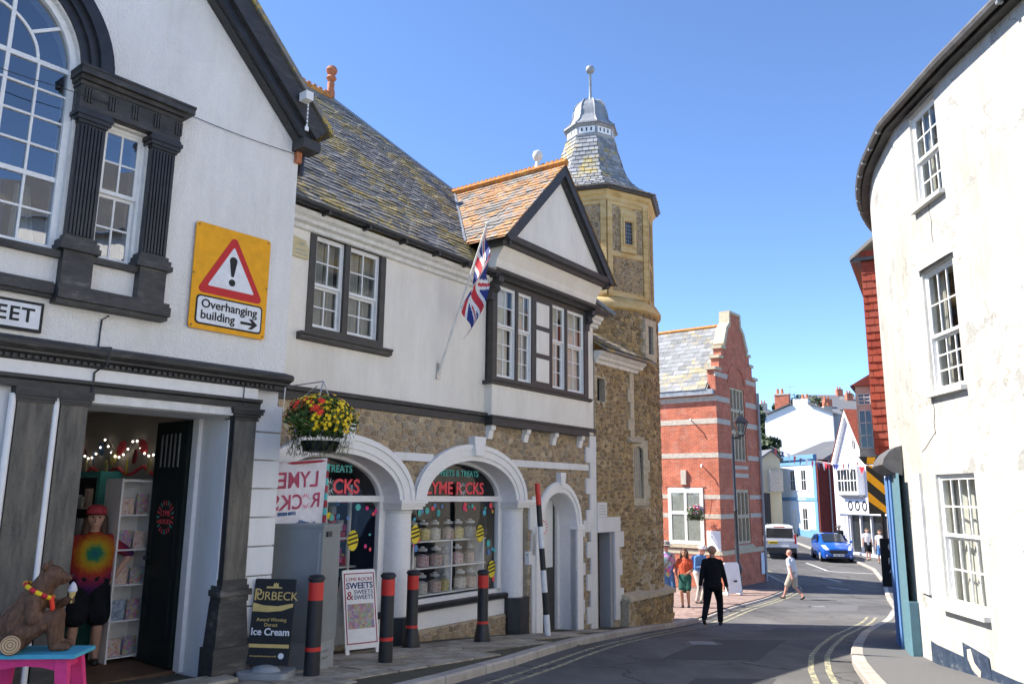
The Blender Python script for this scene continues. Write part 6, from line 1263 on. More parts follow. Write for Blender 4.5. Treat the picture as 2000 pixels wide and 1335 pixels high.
# hanging baskets
def basket(label, mtx_loc, rz, R, Hh, seed, mix, potz, n=420, chain=None):
    t = thing('hanging_basket', label, 'flower basket', mtx_loc, rz); rr = random.Random(seed)
    MB().lathe([(.10*R/.4, potz-.0), (.17*R/.4, potz+.01), (.20*R/.4, potz+.11), (.20*R/.4, potz+.12)], 20).make('pot', 'bollard_black', t, smooth=True)
    def pt(f=1.0):
        while True:
            v = Vector((rr.uniform(-1, 1), rr.uniform(-1, 1), rr.uniform(-.75, 1)))
            if .55 < v.length < 1: break
        v = v*f; lump = 1 + .13*math.sin(5*math.atan2(v.y, v.x)+seed) ; return Vector((v.x*R*lump, v.y*R*lump*.85, potz + .13 + Hh*.45 + v.z*Hh*.52)), v.normalized()
    lv = MB()
    for i in range(n*5):
        p, d = pt(.95); s = rr.uniform(.018, .04); e1 = Vector((rr.uniform(-1, 1), rr.uniform(-1, 1), rr.uniform(-.6, .6))).normalized(); e2 = (d + Vector((rr.uniform(-.6, .6),)*3)).cross(e1).normalized(); lv.add([p-e1*s, p+e2*s*.45, p+e1*s, p-e2*s*.45], [(0,1,2,3)])
    for i in range(n*2):   # trailing stems
        a = rr.uniform(0, 6.283); z = potz + rr.uniform(-.03, .2); p = Vector((math.cos(a)*R*rr.uniform(.45, .95), math.sin(a)*R*rr.uniform(.4, .85), z)); s = rr.uniform(.015, .035); e1 = Vector((rr.uniform(-.4, .4), rr.uniform(-.4, .4), 1)).normalized(); e2 = e1.orthogonal(); lv.add([p-e1*s, p+e2*s*.5, p+e1*s, p-e2*s*.5], [(0,1,2,3)])
    stuff(lv.make('foliage', 'leaf', t))
    for (mat, cnt, size, sel) in mix:
        f = MB(); c = 0
        while c < cnt:
            p, d = pt(1.04)
            if not sel(p, d): continue
            c += 1; s = size*rr.uniform(.8, 1.25); e1 = d.orthogonal().normalized(); e2 = d.cross(e1); V = [p + d*.012]
            for k in range(10): rad = s*(1 if k % 2 == 0 else .55); V.append(p + (e1*math.cos(k*.6283) + e2*math.sin(k*.6283))*rad + d*.004)
            f.add(V, [(0, k+1, (k+1) % 10 + 1) for k in range(10)])
        stuff(f.make(mat, mat, t))
    if chain: 
        for p in chain: MB().tube(p, .007, 5).make('chain', 'steel', t)
    return t
eA = Matrix.Translation((-2.85, 8.44, 0)) @ Matrix.Rotation(az_rot(39.0), 4, 'Z'); pb = eA @ Vector((.50, -.66, 0))
basket('overflowing hanging basket of yellow and red flowers on the shop corner', (pb.x, pb.y, 0), az_rot(39.0), .40, .50, 3, [('yellow_flower', 520, .023, lambda p, d: d.x > -.75 and d.z > -.55), ('red_flower', 34, .042, lambda p, d: d.x < -.35 and d.z > .1), ('pink_flower', 10, .035, lambda p, d: d.z > .45 and d.x > -.1), ('purple_flower', 10, .02, lambda p, d: d.z < -.2)], .40, 420,
    chain=[[(-.0, 0, 1.16), (-.22, -.1, .56)], [(0, 0, 1.16), (.22, -.1, .56)], [(0, 0, 1.16), (0, .24, .56)], [(0, 0, 1.16), (-.06, .60, 1.14)], [(-.06, .60, 1.14), (-.05, .62, .85), (0, .1, 1.12)]])
pb = (Matrix.Translation((8.51, 32.65, 0)) @ Matrix.Rotation(az_rot(38.8), 4, 'Z')) @ Vector((-.62, .78, 0))
basket('small hanging basket of purple, red and white flowers on the brick hall', (pb.x, pb.y, 0), 0, .40, .48, 8, [('purple_flower', 60, .035, lambda p, d: d.x > -.2), ('red_flower', 26, .04, lambda p, d: d.z > .3), ('white_flower', 40, .03, lambda p, d: d.x < .3), ('pink_flower', 20, .03, lambda p, d: True)], -.98, 260, chain=[[(0, 0, .05), (-.2, 0, -.7)], [(0, 0, .05), (.2, 0, -.7)], [(.0, .0, .05), (.45, .25, .10), (.5, .3, -.7)]])
# flag on pole
t_ = thing('flagpole', 'white angled flagpole with drooping Union flag on the white upper wall', 'flag', BL, BR_)
pa, pb_ = Vector((-2.02, -.02, 1.80)), Vector((-2.02, -.92, 4.02)); MB().tube([pa, pa.lerp(pb_, .2), pb_], [.022, .018, .015], 10).make('pole', 'aged_white', t_, smooth=True); MB().box(-2.06, -1.98, -.03, -.001, 1.70, 1.95).make('wall_bracket', 'steel', t_); MB().ball(pb_, .028, 10, 8).make('pole_tip', 'aged_white', t_)
def flag_pt(u, v):   # u down the hoist 0..1, v along the fly 0..1
    h = pa.lerp(pb_, .985 - .42*u); droop = v*(1 - .0*u)
    return h + Vector((.03 + .05*math.sin(v*8 + u*2) + .12*v*(1-u)*.8 + .05*v, .07*math.sin(v*9 + u*4) + .06*v, -.86*v*(1 - .10*u)))
def uj(u, v):        # u 0..1 over hoist (height), v fly
    x, y = v*2-1, (u*2-1)*.5*1.0; y2 = u*2-1
    if abs(v-.5) < .055 or abs(u-.5) < .10: return 2
    if abs(v-.5) < .095 or abs(u-.5) < .17: return 1
    dd = abs(abs(v-.5)*2 - abs(u-.5)*2)
    if dd < .06: return 2
    if dd < .17: return 1
    return 0
NU, NV = 34, 60; V = [flag_pt(i/NU, j/NV) for i in range(NU+1) for j in range(NV+1)]; me = bpy.data.meshes.new('flag_cloth'); Fc = [(i*(NV+1)+j, (i+1)*(NV+1)+j, (i+1)*(NV+1)+j+1, i*(NV+1)+j+1) for i in range(NU) for j in range(NV)]; me.from_pydata(V, [], Fc)
for m_ in ('flag_blue', 'flag_white', 'flag_red'): me.materials.append(M[m_])
for k_, p in enumerate(me.polygons): p.material_index = uj((k_ // NV + .5)/NU, (k_ % NV + .5)/NV); p.use_smooth = True
link('flag_cloth', me, t_)
t_ = thing('wall_plaque', 'small cream and yellow house-shaped plaque left of the upper window', 'sign', BL, BR_); MB().wall([(-4.90, 2.95), (-4.63, 2.95), (-4.63, 3.08), (-4.69, 3.19), (-4.90, 3.22)], [], -.03, -.012).make('plate', 'plaque_cream', t_); q = MB(); text_mesh(q, 'AA', .07, face_mat(-4.75, -.032, 3.13)); q.box(-4.85, -4.68, -.033, -.0305, 3.04, 3.055).box(-4.85, -4.66, -.033, -.0305, 2.99, 3.005); q.make('lettering', 'far_grey', t_)
# lamp post and white board by the brick hall
t_ = thing('lamp_post', 'black street lamp post with glazed lantern in front of the brick hall', 'street lamp', (8.72, 31.2, gz(31.2)), 0); Z = lambda z: z - gz(31.2)
MB().lathe([(.14, -.05), (.14, .55), (.10, .65), (.15, .78), (.17, .9), (.12, 1.0), (.075, 1.12), (.065, 3.0), (.085, 3.05), (.06, 3.1), (.052, Z(2.3))], 14).make('post', 'black_paint', t_, smooth=True); MB().tube([(-.05, 0, Z(2.2)), (.36, 0, Z(2.2))], .022, 6).make('ladder_bar', 'black_paint', t_)
def lan(r0, z0, r1, z1, m_, nm, par): return MB().add([(.33 + sx*r0, sy*r0, Z(z0)) for sx, sy in ((-1,-1),(1,-1),(1,1),(-1,1))] + [(.33 + sx*r1, sy*r1, Z(z1)) for sx, sy in ((-1,-1),(1,-1),(1,1),(-1,1))], [(0,1,2,3),(4,5,6,7),(0,1,5,4),(1,2,6,5),(2,3,7,6),(3,0,4,7)]).make(nm, m_, par)
ln = lan(.10, 2.28, .11, 2.34, 'black_paint', 'lantern_base', t_); lan(.10, 2.34, .235, 2.82, 'glass', 'lantern_glass', ln); lan(.26, 2.82, .15, 2.98, 'black_paint', 'lantern_roof', ln); lan(.15, 2.98, .04, 3.10, 'black_paint', 'lantern_roof', ln); q = MB().tube([(.33, 0, Z(3.1)), (.33, 0, Z(3.3))], [.03, .01], 6)
for sx, sy in ((-1,-1),(1,-1),(1,1),(-1,1)): q.tube([(.33+sx*.10, sy*.10, Z(2.34)), (.33+sx*.24, sy*.24, Z(2.83))], .016, 5)
q.make('lantern_frame', 'black_paint', ln)
MB().tube([(0, 0, Z(2.2)), (.33, 0, Z(2.28))], .03, 6).make('lantern_arm', 'black_paint', t_)
t_ = thing('pavement_board', 'plain white pavement board at the foot of the lamp post', 'sign', (8.30, 30.3, gz(30.3)), RAD(25)); MB().wall(rrect(-.36, .36, .05, 1.15, .12), [], -.03, .03).xf(Matrix.Rotation(RAD(-8), 4, 'X')).make('panel', 'white_paint', t_); MB().box(-.36, -.28, -.05, .25, 0, .08).box(.28, .36, -.05, .25, 0, .08).make('feet', 'white_paint', t_); q = MB(); q.box(-.05, .1, -.062, -.055, .45, .52); q.make('print', 'sign_black', t_)
# ------------------------------------------------------------------ shop window contents
for ci, c in enumerate(AC):
    q = MB(); text_mesh(q, 'LYME R', .27, face_mat(c-.30, .3320, .06), bold=.006); text_mesh(q, 'CKS', .27, face_mat(c+.46, .3320, .06), bold=.006); tt = thing('window_lettering', 'coral and teal painted lettering on the glass of the %s arched window' % ('right' if ci else 'left'), 'lettering', BL, BR_)
    q.make('name_lettering', 'coral', tt); q = MB(); text_mesh(q, 'SWEETS & TREATS', .135, face_mat(c, .3320, .30), bold=.003); q.make('teal_lettering', 'teal', tt); q = MB()
    for i in range(14):
        a = 6.283*i/14; q.wall([(c+.15+math.cos(a)*.05-.01, .06+math.sin(a)*.05), (c+.15+math.cos(a)*.05+.01, .06+math.sin(a)*.05+.004), (c+.15+math.cos(a)*.13, .06+math.sin(a)*.13)], [], .3290, .3310)
    q.make('burst', 'fabric_white', tt)
    rr = random.Random(40+ci); cols = ['teal', 'sky_blue', 'pink', 'board_blue', 'bee_yellow', 'coral']
    dz = thing('window_stickers', 'coloured dot and sweet stickers on the %s arched window' % ('right' if ci else 'left'), 'sticker', BL, BR_)
    for i in range(34):
        if i % 2: x = c + rr.uniform(-1.0, 1.0); z = rr.uniform(-.36, -.2)
        else: x = c + rr.choice((-1, 1))*rr.uniform(.84, 1.04); z = rr.uniform(-1.45, -.2)
        r = rr.uniform(.015, .05); MB().wall(arc(x, z, r, r*rr.uniform(.8, 1.4), 0, 360, 10)[:-1], [], .3310, .3340).make('dot', rr.choice(cols), dz)
    for (x, z) in ((c+.62, -.66), (c-.95, -.62), (c+.95, -1.25)):
        b_ = MB().wall(arc(x, z, .10, .14, 0, 360, 14)[:-1], [], .3260, .3290).make('bee', 'bee_yellow', dz); 
        for k in range(3): MB().wall([(x-.09, z-.07+k*.06), (x+.09, z-.03+k*.06), (x+.09, z-.005+k*.06), (x-.09, z-.045+k*.06)], [], .3235, .3255).make('bee_stripe', 'sign_black', b_)
sh = thing('display_shelf', 'white display shelves inside the right arched window', 'shelf', BL, BR_)
for z in (-.74, -1.14, -1.54): MB().box(-2.0, -.15, .46, .80, z-.02, z).make('shelf_board', 'white_paint', sh)
for x in (-1.95, -1.05, -.22): MB().box(x, x+.03, .46, .80, -1.54, -.74).make('upright', 'white_paint', sh)
proto = None; rr = random.Random(77); jn = 0; sw_ = ['sweet_a', 'sweet_b', 'sweet_c', 'sweet_d', 'sweet_b', 'sweet_a']; NUMW = ['first', 'second', 'third', 'fourth', 'fifth', 'sixth']
for ri, (z, row) in enumerate(((-.738, 'top'), (-1.138, 'middle'), (-1.538, 'bottom'))):
    for i in range(6):
        x = -1.84 + i*.285 + rr.uniform(-.05, .05); s = rr.uniform(.9, 1.4); m_ = sw_[(i*2+ri) % 6]
        j = thing('sweet_jar', '%s sweet jar from the left on the %s shelf in the right arched window' % (NUMW[i], row), 'jar', (Matrix.Translation(Vector(BL)) @ Matrix.Rotation(BR_, 4, 'Z') @ Vector((x, .60, z))), BR_, 'sweet jars in the shop window')
        MB().lathe([(.085*s, .0), (.09*s, .02), (.09*s, .19), (.06*s, .225), (.055*s, .24)], 16).make('jar_body', 'clear_jar', j, smooth=True); MB().lathe([(.08*s, .006), (.084*s, .03), (.084*s, .16), (.03*s, .19)], 14).make('sweets', m_, j, smooth=True); MB().lathe([(.062*s, .24), (.064*s, .275), (.03*s, .285), (.025*s, .31)], 14).make('jar_lid', 'jar_lid', j, smooth=True)
# left window interior colour
dp = thing('hanging_display', 'hanging toys and bright packets inside the left arched window', 'display', BL, BR_); rr = random.Random(5)
for i in range(46): x = -3.75 + rr.uniform(0, .95); z = rr.uniform(-1.5, -.15); w, h = rr.uniform(.04, .10), rr.uniform(.06, .16); MB().box(x, x+w, .9+rr.uniform(0, .3), 1.25, z, z+h).make('packet', rr.choice(cols + ['flag_red', 'sweet_c', 'sign_white']), dp)
for x in (-3.40, -2.95): MB().box(x, x+.04, .8, .84, -1.6, .1).make('stand', 'white_paint', dp)
for z in (-.65, -1.05): MB().box(-3.85, -2.8, .78, 1.2, z-.02, z).make('shelf_board', 'white_paint', dp)
# ------------------------------------------------------------------ doorway interior of A
sf = thing('book_shelf', 'white narrow shelf unit of postcards and books inside the doorway', 'shelf', (-2.85, 8.44, 0), az_rot(39.0))
for x in (-.50, -.10): MB().box(x, x+.02, 1.55, 1.95, -1.86, .12).make('side_panel', 'white_paint', sf)
MB().box(-.48, -.10, 1.93, 1.95, -1.86, .12).make('back_panel', 'white_paint', sf)
for i, z in enumerate((-1.80, -1.42, -1.04, -.66, -.28, .10)):
    MB().box(-.48, -.10, 1.55, 1.93, z-.015, z).make('shelf_board', 'white_paint', sf)
rr = random.Random(3)
for i, z in enumerate((-1.80, -1.42, -1.04, -.66, -.28)):
    for k in range(2):
        x = -.45 + k*.17; b_ = thing('shelf_book', '%s picture book on the %s shelf of the white doorway unit' % (('left', 'right')[k], ('lowest', 'second', 'third', 'fourth', 'top')[i]), 'book', (-2.85, 8.44, 0), az_rot(39.0), 'books in the doorway'); MB().box(x, x+.14, 1.62, 1.64, z, z+rr.uniform(.16, .24)).make('cover', rr.choice(['book_cover', 'sweet_a', 'house_blue', 'poster_print']), b_)
IF = ((-2.85, 8.44, 0), az_rot(39.0))
wc = thing('wall_cupboard', 'teal framed cupboard with jars against the shop side wall', 'cupboard', *IF); MB().box(-.22, .045, 2.75, 3.55, -1.86, .22).make('carcass', 'teal', wc); MB().box(-.225, -.2205, 2.83, 3.47, -1.0, .14).make('glass_front', 'dark_room', wc)
for z in (-.95, -.6, -.25): MB().box(-.25, -.226, 2.83, 3.47, z, z+.025).make('shelf_board', 'white_paint', wc)
for i in range(12): y = 2.88 + (i % 4)*.15; z = (-.92, -.57, -.22)[i//4]; MB().box(-.29, -.227, y, y+.09, z, z+rr.uniform(.12, .24)).make('packet', rr.choice(['sweet_a', 'coral', 'bee_yellow', 'sign_white', 'board_blue']), wc)
wc = thing('drinks_cabinet', 'pale grey drinks cabinet at the back of the shop', 'cupboard', *IF); MB().box(-.40, .045, 3.62, 4.5, -1.86, .05).make('carcass', 'far_grey', wc)
for i in range(4):
    for k in range(4): MB().box(-.43, -.4005, 3.68+k*.2, 3.84+k*.2, -1.7+i*.42, -1.42+i*.42).make('tray', rr.choice(['sweet_a', 'coral', 'poster_print', 'sign_white', 'dark_room']), wc)
ga = thing('fairy_garland', 'string of fairy lights and bright paper shapes on the shop side wall', 'garland', *IF); pts = [(.02, 1.55 + i*.11, .66 - .24*abs(math.sin(i*.42))) for i in range(27)]; MB().tube(pts, .006, 4).make('wire', 'black_paint', ga)
for i, p in enumerate(pts): MB().ball((p[0]-.03, p[1], p[2]-.02), .014, 6, 4).make('bulb', 'fairy_bulb', ga)
for i in range(14):
    y = 1.6 + i*.19; z = .52 - .2*(i % 3)*.6; c = rr.choice(['cap_red', 'bee_yellow', 'board_blue', 'coral', 'sweet_c', 'sky_blue', 'pink']); q = MB().wall(arc(0, 0, .06, .10, 0, 360, 10)[:-1], [], -.008, .008); q.xf(Matrix.Translation((.0, y, z)) @ Matrix.Rotation(RAD(90 + rr.uniform(-25, 25)), 4, 'Z') @ Matrix.Rotation(RAD(rr.uniform(-30, 30)), 4, 'Y')).make('paper_shape', c, ga)
MB().tube([(.02, 1.5 + i*.13, .30 - .12*abs(math.sin(i*.6))) for i in range(22)], .02, 5).make('paper_chain', 'coral', ga)
# ------------------------------------------------------------------ people
def ik(a, b, l1, l2, hint):
    a, b = Vector(a), Vector(b); d = b - a; L = min(d.length, (l1+l2)*.999); dn = d.normalized(); x = (l1*l1 - l2*l2 + L*L)/(2*L); h = math.sqrt(max(0, l1*l1 - x*x)); hv = Vector(hint); hv = (hv - dn*hv.dot(dn)).normalized(); return a + dn*x + hv*h, a + dn*L
def person(label, x, y, z, az, H=1.75, feet=((.10, 0), (-.10, 0)), lift=(0, 0), hands=((.24, -.05, .80), (-.24, -.05, .80)), lean=0.0, head_turn=0, shirt='cloth_white', sleeve=.5, pants='cloth_navy', leg=.45, skin='skin', hair='hair_brown', hair_len=0, hat=None, shoe='shoe_dark', bulk=1.0, skirt=False, vox=.0125, extras=None, group=None, head_down=0, bald=False, elbow=None):
    k = H/1.75; t = thing('person', label, 'person', (x, y, z), RAD(180 - az), group)     # built facing -y
    S = lambda v: Vector(v)*k
    hipz = .93 - .015*(abs(feet[0][1]-feet[1][1]) > .3) - .02; tilt = lean
    hipc = S((0, 0, hipz)); ch = S((0, -tilt*.35, 1.26)); nk = S((0, -tilt*.55, 1.47)); hd = S((0, -tilt*.62 - .012 - head_down*.06, 1.625 - head_down*.02))
    B_ = bulk; body = [(hipc, S((0, -tilt*.1, 1.02)), .135*k*B_, .13*k*B_, (1.15, .85, 1)), (S((0, -tilt*.1, 1.02)), ch, .13*k*B_, .145*k*B_, (1.18, .82, 1)), (ch, S((0, -tilt*.48, 1.36)), .145*k*B_, .11*k, (1.25, .8, 1)), (S((0, -tilt*.5, 1.40)), nk + S((0, 0, .05)), .058*k, .054*k), (hd + S((0, .012, .012)), hd + S((0, .012, .0121)), .098*k, .098*k), (hd + S((0, -.012, -.055)), hd + S((0, -.02, -.075)), .072*k, .06*k), (hd + S((0, -.092, -.012)), hd + S((0, -.112, -.028)), .012*k, .016*k), (hd + S((-.03, -.088, -.066)), hd + S((.03, -.088, -.066)), .014*k, .014*k)]
    for s in (1, -1): body.append((hd + S((s*.092, .015, -.02)), hd + S((s*.096, .022, .012)), .014*k, .018*k))
    sh_, tr_, so_ = [], [], []
    torso = [(S((0, 0, hipz+.0)), S((0, -tilt*.1, 1.04)), .155*k*B_, .15*k*B_, (1.15, .86, 1)), (S((0, -tilt*.1, 1.03)), ch, .152*k*B_, .16*k*B_, (1.18, .84, 1)), (ch, S((0, -tilt*.48, 1.375)), .16*k*B_, .115*k, (1.28, .82, 1))]
    sh_ += torso
    for i, s in ((0, 1), (1, -1)):
        shd = S((s*.168*(.88+.12*B_), -tilt*.47, 1.372)); hv = S(hands[i]); el, hw = ik(shd, hv, .285*k, .26*k, (s*.5, .8, -.25) if not elbow else (s*elbow[0], elbow[1], elbow[2])); body += [(shd, el, .055*k, .043*k), (el, hw, .042*k, .030*k)]
        d = (hw-el).normalized(); sd = d.cross(Vector((s, 0, .15))).normalized(); pc = hw + d*.05*k; body.append((hw, pc + d*.02*k, .026*k, .030*k)); dn = d*.6 + Vector((0, -.35, -.35)); dn.normalize()
        for f_ in range(4): o = sd*(f_-1.5)*.020*k; L = (.058, .068, .064, .05)[f_]*k; m1 = pc + d*.035*k + o + d*L*.5; body += [(pc + d*.025*k + o, m1, .0095*k, .009*k), (m1, m1 + dn*L*.5, .009*k, .008*k)]
        body.append((hw + d*.025*k - sd*.02*k, hw + d*.07*k - sd*.05*k + Vector((0, -.012, 0)), .011*k, .009*k))
        sh_ += [(S((s*.06, -tilt*.47, 1.395)), shd + S((0, 0, -.012)), .078*k, .068*k)]; fr_ = sleeve
        if fr_ <= 1: sh_.append((shd, shd.lerp(el, fr_), .074*k, .066*k if fr_ < .9 else .056*k))
        else: sh_ += [(shd, el, .072*k, .056*k), (el, el.lerp(hw, fr_-1), .056*k, .042*k)]
        hp = S((s*.095, 0, hipz-.02)); an = S((feet[i][0], feet[i][1], .085 + lift[i])); kn, an2 = ik(hp, an, .43*k, .425*k, (s*.06, -1, 0)); body += [(hp, kn, .085*k*B_, .056*k), (kn, kn.lerp(an2, .35), .055*k, .056*k), (kn.lerp(an2, .3), an2, .056*k, .036*k)]
        tr_.append((S((s*.05, 0, hipz+.03)), hp, .13*k*B_, .115*k*B_)); 
        if leg <= .5: tr_.append((hp, hp.lerp(kn, leg*2), .108*k*B_, (.096 if leg < .5 else .09)*k*B_))
        else: tr_ += [(hp, kn, .105*k*B_, .078*k), (kn, kn.lerp(an2, (leg-.5)*2), .078*k, .062*k)]
        ft = Vector((0, -1, 0)) if lift[i] < .05 else Vector((0, -.55, -.8)).normalized(); body.append((an2, an2 + ft*.1*k + Vector((0, 0, -.045*k)), .038*k, .03*k)); so_ += [(an2 + Vector((0, .035*k, -.045*k)), an2 + ft*.15*k + Vector((0, 0, -.05*k if lift[i] < .05 else 0)), .042*k, .036*k)]
    bd = remesh_blob('body', body, vox*.9, skin, t, 2)
    remesh_blob('shirt', sh_, vox, shirt, t, 3); 
    if skirt: tr_ += [(S((0, 0, hipz+.02)), S((0, 0, hipz-.30)), .15*k*B_, .19*k*B_)]
    remesh_blob('shorts' if leg <= .5 else 'trousers', tr_, vox, pants, t, 3)
    for s_ in so_: remesh_blob('shoe', [s_], .010, shoe, t, 2)
    hc = hd + S((0, .022, .03)); hs = [(hc, hc + S((0, .0, .001)), .102*k, .102*k, (1, 1, .95))] if not bald else []
    if hair_len: hs += [(hd + S((s*.078, .025, .0)), hd + S((s*.10, .0, -hair_len)), .05*k, .045*k) for s in (1, -1)] + [(hd + S((0, .085, .0)), hd + S((0, .085, -hair_len)), .06*k, .04*k)]
    if hs: remesh_blob('hair', hs, .012, hair, bd, 2)
    for s in (1, -1): MB().ball(hd + S((s*.034, -.082, .012)), .011*k, 8, 6).make('eye', 'sign_black', bd)
    if hat == 'cap' or hat == 'white_cap':
        hm = 'cap_red' if hat == 'cap' else 'cloth_white'; q = MB().lathe([(.112*k, 0), (.113*k, .04*k), (.095*k, .085*k), (.05*k, .112*k), (.005, .118*k)], 18, tuple(hd + S((0, .012, .042)))); h_ = q.make('cap', hm, t, smooth=True); q = MB(); c = hd + S((0, .0, .048)); V = []
        for i in range(9): a = math.pi*(1.0 + i/8); V += [c + Vector((math.cos(a)*.10*k, math.sin(a)*.10*k, 0)), c + Vector((math.cos(a)*.105*k, math.sin(a)*.165*k, -.006*k))]
        q.add([tuple(v) for v in V] + [(v.x, v.y, v.z + .008) for v in V], [(2*i, 2*i+1, 2*i+3, 2*i+2) for i in range(8)] + [(18+2*i, 18+2*i+2, 18+2*i+3, 18+2*i+1) for i in range(8)]).make('peak', hm, h_)
    elif hat == 'brim': MB().lathe([(.20*k, -.012), (.205*k, -.005), (.12*k, .012), (.112*k, .06*k), (.10*k, .10*k), (.04*k, .125*k), (.004, .127*k)], 22, tuple(hd + S((0, .01, .035)))).make('sun_hat', 'hair_grey', t, smooth=True); MB().box(hd.x-.075*k, hd.x+.075*k, hd.y-.118*k, hd.y-.09*k, hd.z-.002, hd.z+.032*k).make('sunglasses', 'sign_black', t)
    if extras: extras(t, k, S, hd)
    return t
# shop assistant inside the doorway
pA = eA @ Vector((-.36, 1.92, 0))
person('shop assistant in tie-dye shirt, black shorts and red cap standing inside the doorway', -4.62, 9.02, -1.86, 150, 1.66, hands=((.27, -.05, .99), (-.27, -.07, .98)), elbow=(1, .25, 0), shirt='tie_dye', sleeve=.95, pants='cloth_black', leg=.42, hair_len=.22, hat='cap', bulk=1.36, feet=((.13, .0), (-.13, .02)), shoe='shoe_dark')
person('man in black jacket and trousers walking away on the road', 4.67, 18.85, rz_(18.85)+.005, 22, 1.78, feet=((.17, .30), (-.12, -.16)), lift=(.10, 0), hands=((.27, .16, .80), (-.30, -.14, .82)), shirt='cloth_black', sleeve=1.95, pants='cloth_black', leg=.98, skin='skin_tan', bald=True, bulk=1.12, lean=.12, shoe='shoe_dark')
def bag(t, k, S, hd): MB().tube([S((.12, -.12, 1.40)), S((0, -.19, 1.2)), S((-.17, -.10, .98))], .012, 6).make('bag_strap', 'sign_black', t)
person('man in sun hat and sunglasses with splash-patterned shirt and blue shorts', 4.50, 23.45, gz(23.45)-.02, 172, 1.80, hands=((.16, -.20, 1.0), (-.26, -.06, .86)), shirt='splash_shirt', sleeve=.62, pants='cloth_blue', leg=.46, skin='skin_red', hat='brim', hair='hair_grey', bulk=1.12, extras=bag)
person('woman in orange T-shirt and dark green shorts with long brown hair', 4.98, 23.25, gz(23.25)-.02, 200, 1.62, hands=((.10, -.24, 1.02), (-.24, -.06, .90)), shirt='cloth_orange', sleeve=.6, pants='cloth_green', leg=.40, skirt=True, hair_len=.26, skin='skin_tan', feet=((.09, .02), (-.08, -.06)), hat=None)
def pack(t, k, S, hd): remesh_blob('rucksack', [(S((0, .19, 1.05)), S((0, .19, 1.32)), .12, .11, (1.1, .7, 1))], .02, 'cloth_navy', t, 2)
person('man in white cap and blue shirt looking down beside the brick hall', 5.85, 25.3, gz(25.3)-.02, 150, 1.74, hands=((.06, -.30, 1.12), (-.06, -.30, 1.10)), shirt='cloth_blue', sleeve=1.5, pants='cloth_beige', leg=.98, hat='white_cap', head_down=1.0, lean=.18, skin='skin_red', extras=pack)
person('bald man in white T-shirt and beige shorts crossing the road', 10.25, 29.6, rz_(29.6)+.005, -42, 1.75, feet=((.10, -.34), (-.09, .30)), lift=(0, .06), hands=((.27, .10, .82), (-.27, -.12, .84)), shirt='cloth_white', sleeve=.7, pants='cloth_khaki', leg=.48, skin='skin_red', bald=True, bulk=1.1, lean=.15)
person('pedestrian in pale T-shirt and dark shorts on the far right pavement', 19.95, 45.3, gz(45.3), 190, 1.74, shirt='fabric_white', pants='cloth_black', vox=.02, feet=((.1, .15), (-.1, -.15)), group='pedestrians on the far pavement')
person('pedestrian in white T-shirt and denim shorts nearest on the far right pavement', 19.75, 43.3, gz(43.3), 200, 1.76, shirt='cloth_white', pants='cloth_blue', vox=.02, feet=((.1, -.2), (-.1, .2)), group='pedestrians on the far pavement')
person('pedestrian in dark top and straw hat near the far shopfront door', 19.75, 48.6, gz(48.6), 200, 1.72, shirt='cloth_black', pants='cloth_beige', leg=.95, hat='brim', vox=.02, group='pedestrians on the far pavement')
# ------------------------------------------------------------------ bear on its stool
st_ = thing('painted_stool', 'blue topped stool with bright pink legs carrying the bear statue', 'stool', (-3.66, 6.46, 0), RAD(5)); z0 = gz(6.5); zt = -1.23
MB().box(-.36, .36, -.19, .19, zt-.03, zt).make('seat', 'sky_blue', st_)
for sx in (-1, 1):
    for sy in (-1, 1): x0, y0 = sx*.25, sy*.12; x1, y1 = sx*.31, sy*.16; MB().frus((x1-.045, x1+.045, y1-.03, y1+.03), (x0-.045, x0+.045, y0-.03, y0+.03), z0, zt-.03).make('leg', 'pink', st_)
for sy in (-1, 1): MB().wall([(-.24, zt-.13), (-.12, zt-.10), (0, zt-.09), (.12, zt-.10), (.24, zt-.13), (.25, zt-.031), (-.25, zt-.031)], [], sy*.13-.012, sy*.13+.012).make('apron', 'pink', st_)
for sx in (-1, 1): MB().box(sx*.26-.012, sx*.26+.012, -.10, .10, zt-.11, zt-.031).make('side_apron', 'pink', st_)
br = thing('bear_statue', 'brown carved bear statue with ice cream cone and red scarf sitting on a log', 'statue', (-3.70, 6.44, zt), RAD(18)); br.scale = (.85, .85, .85)
Y = .09; caps = [((-.15, 0, .22), (-.12, 0, .28), .15, .15), ((-.12, 0, .26), (.0, 0, .47), .15, .125), ((.0, 0, .46), (.06, 0, .58), .12, .10), ((.06, 0, .58), (.115, 0, .645), .10, .098), ((.10, 0, .655), (.12, 0, .655), .10, .095), ((.15, 0, .645), (.238, 0, .632), .068, .040), ((.16, 0, .605), (.215, 0, .598), .04, .025), ((.235, 0, .648), (.25, 0, .645), .022, .02)]
for s in (1, -1):
    caps += [((.06, s*.085, .735), (.065, s*.095, .755), .03, .026), ((-.08, s*Y, .15), (.17, s*(Y+.01), .285), .105, .072), ((.17, s*(Y+.01), .285), (.20, s*Y, .07), .068, .05), ((.20, s*Y, .045), (.30, s*Y, .035), .045, .036)]
    for f_ in range(4): caps.append(((.31, s*Y + (f_-1.5)*.02, .03), (.335, s*Y + (f_-1.5)*.022, .022), .011, .006))
caps += [((.0, -.10, .45), (.02, -.145, .29), .072, .06), ((.02, -.145, .29), (.15, -.10, .315), .056, .042), ((.15, -.10, .315), (.19, -.09, .33), .042, .034), ((.03, .10, .45), (.15, .13, .37), .06, .05), ((.15, .13, .37), (.245, .06, .425), .048, .036), ((.25, .055, .43), (.275, .045, .44), .036, .03)]
for f_ in range(4): caps.append(((.285, .065, .405+f_*.018), (.305, .03, .405+f_*.018), .011, .009))
bb = remesh_blob('body', caps, .008, 'bear_fur', br, 2)
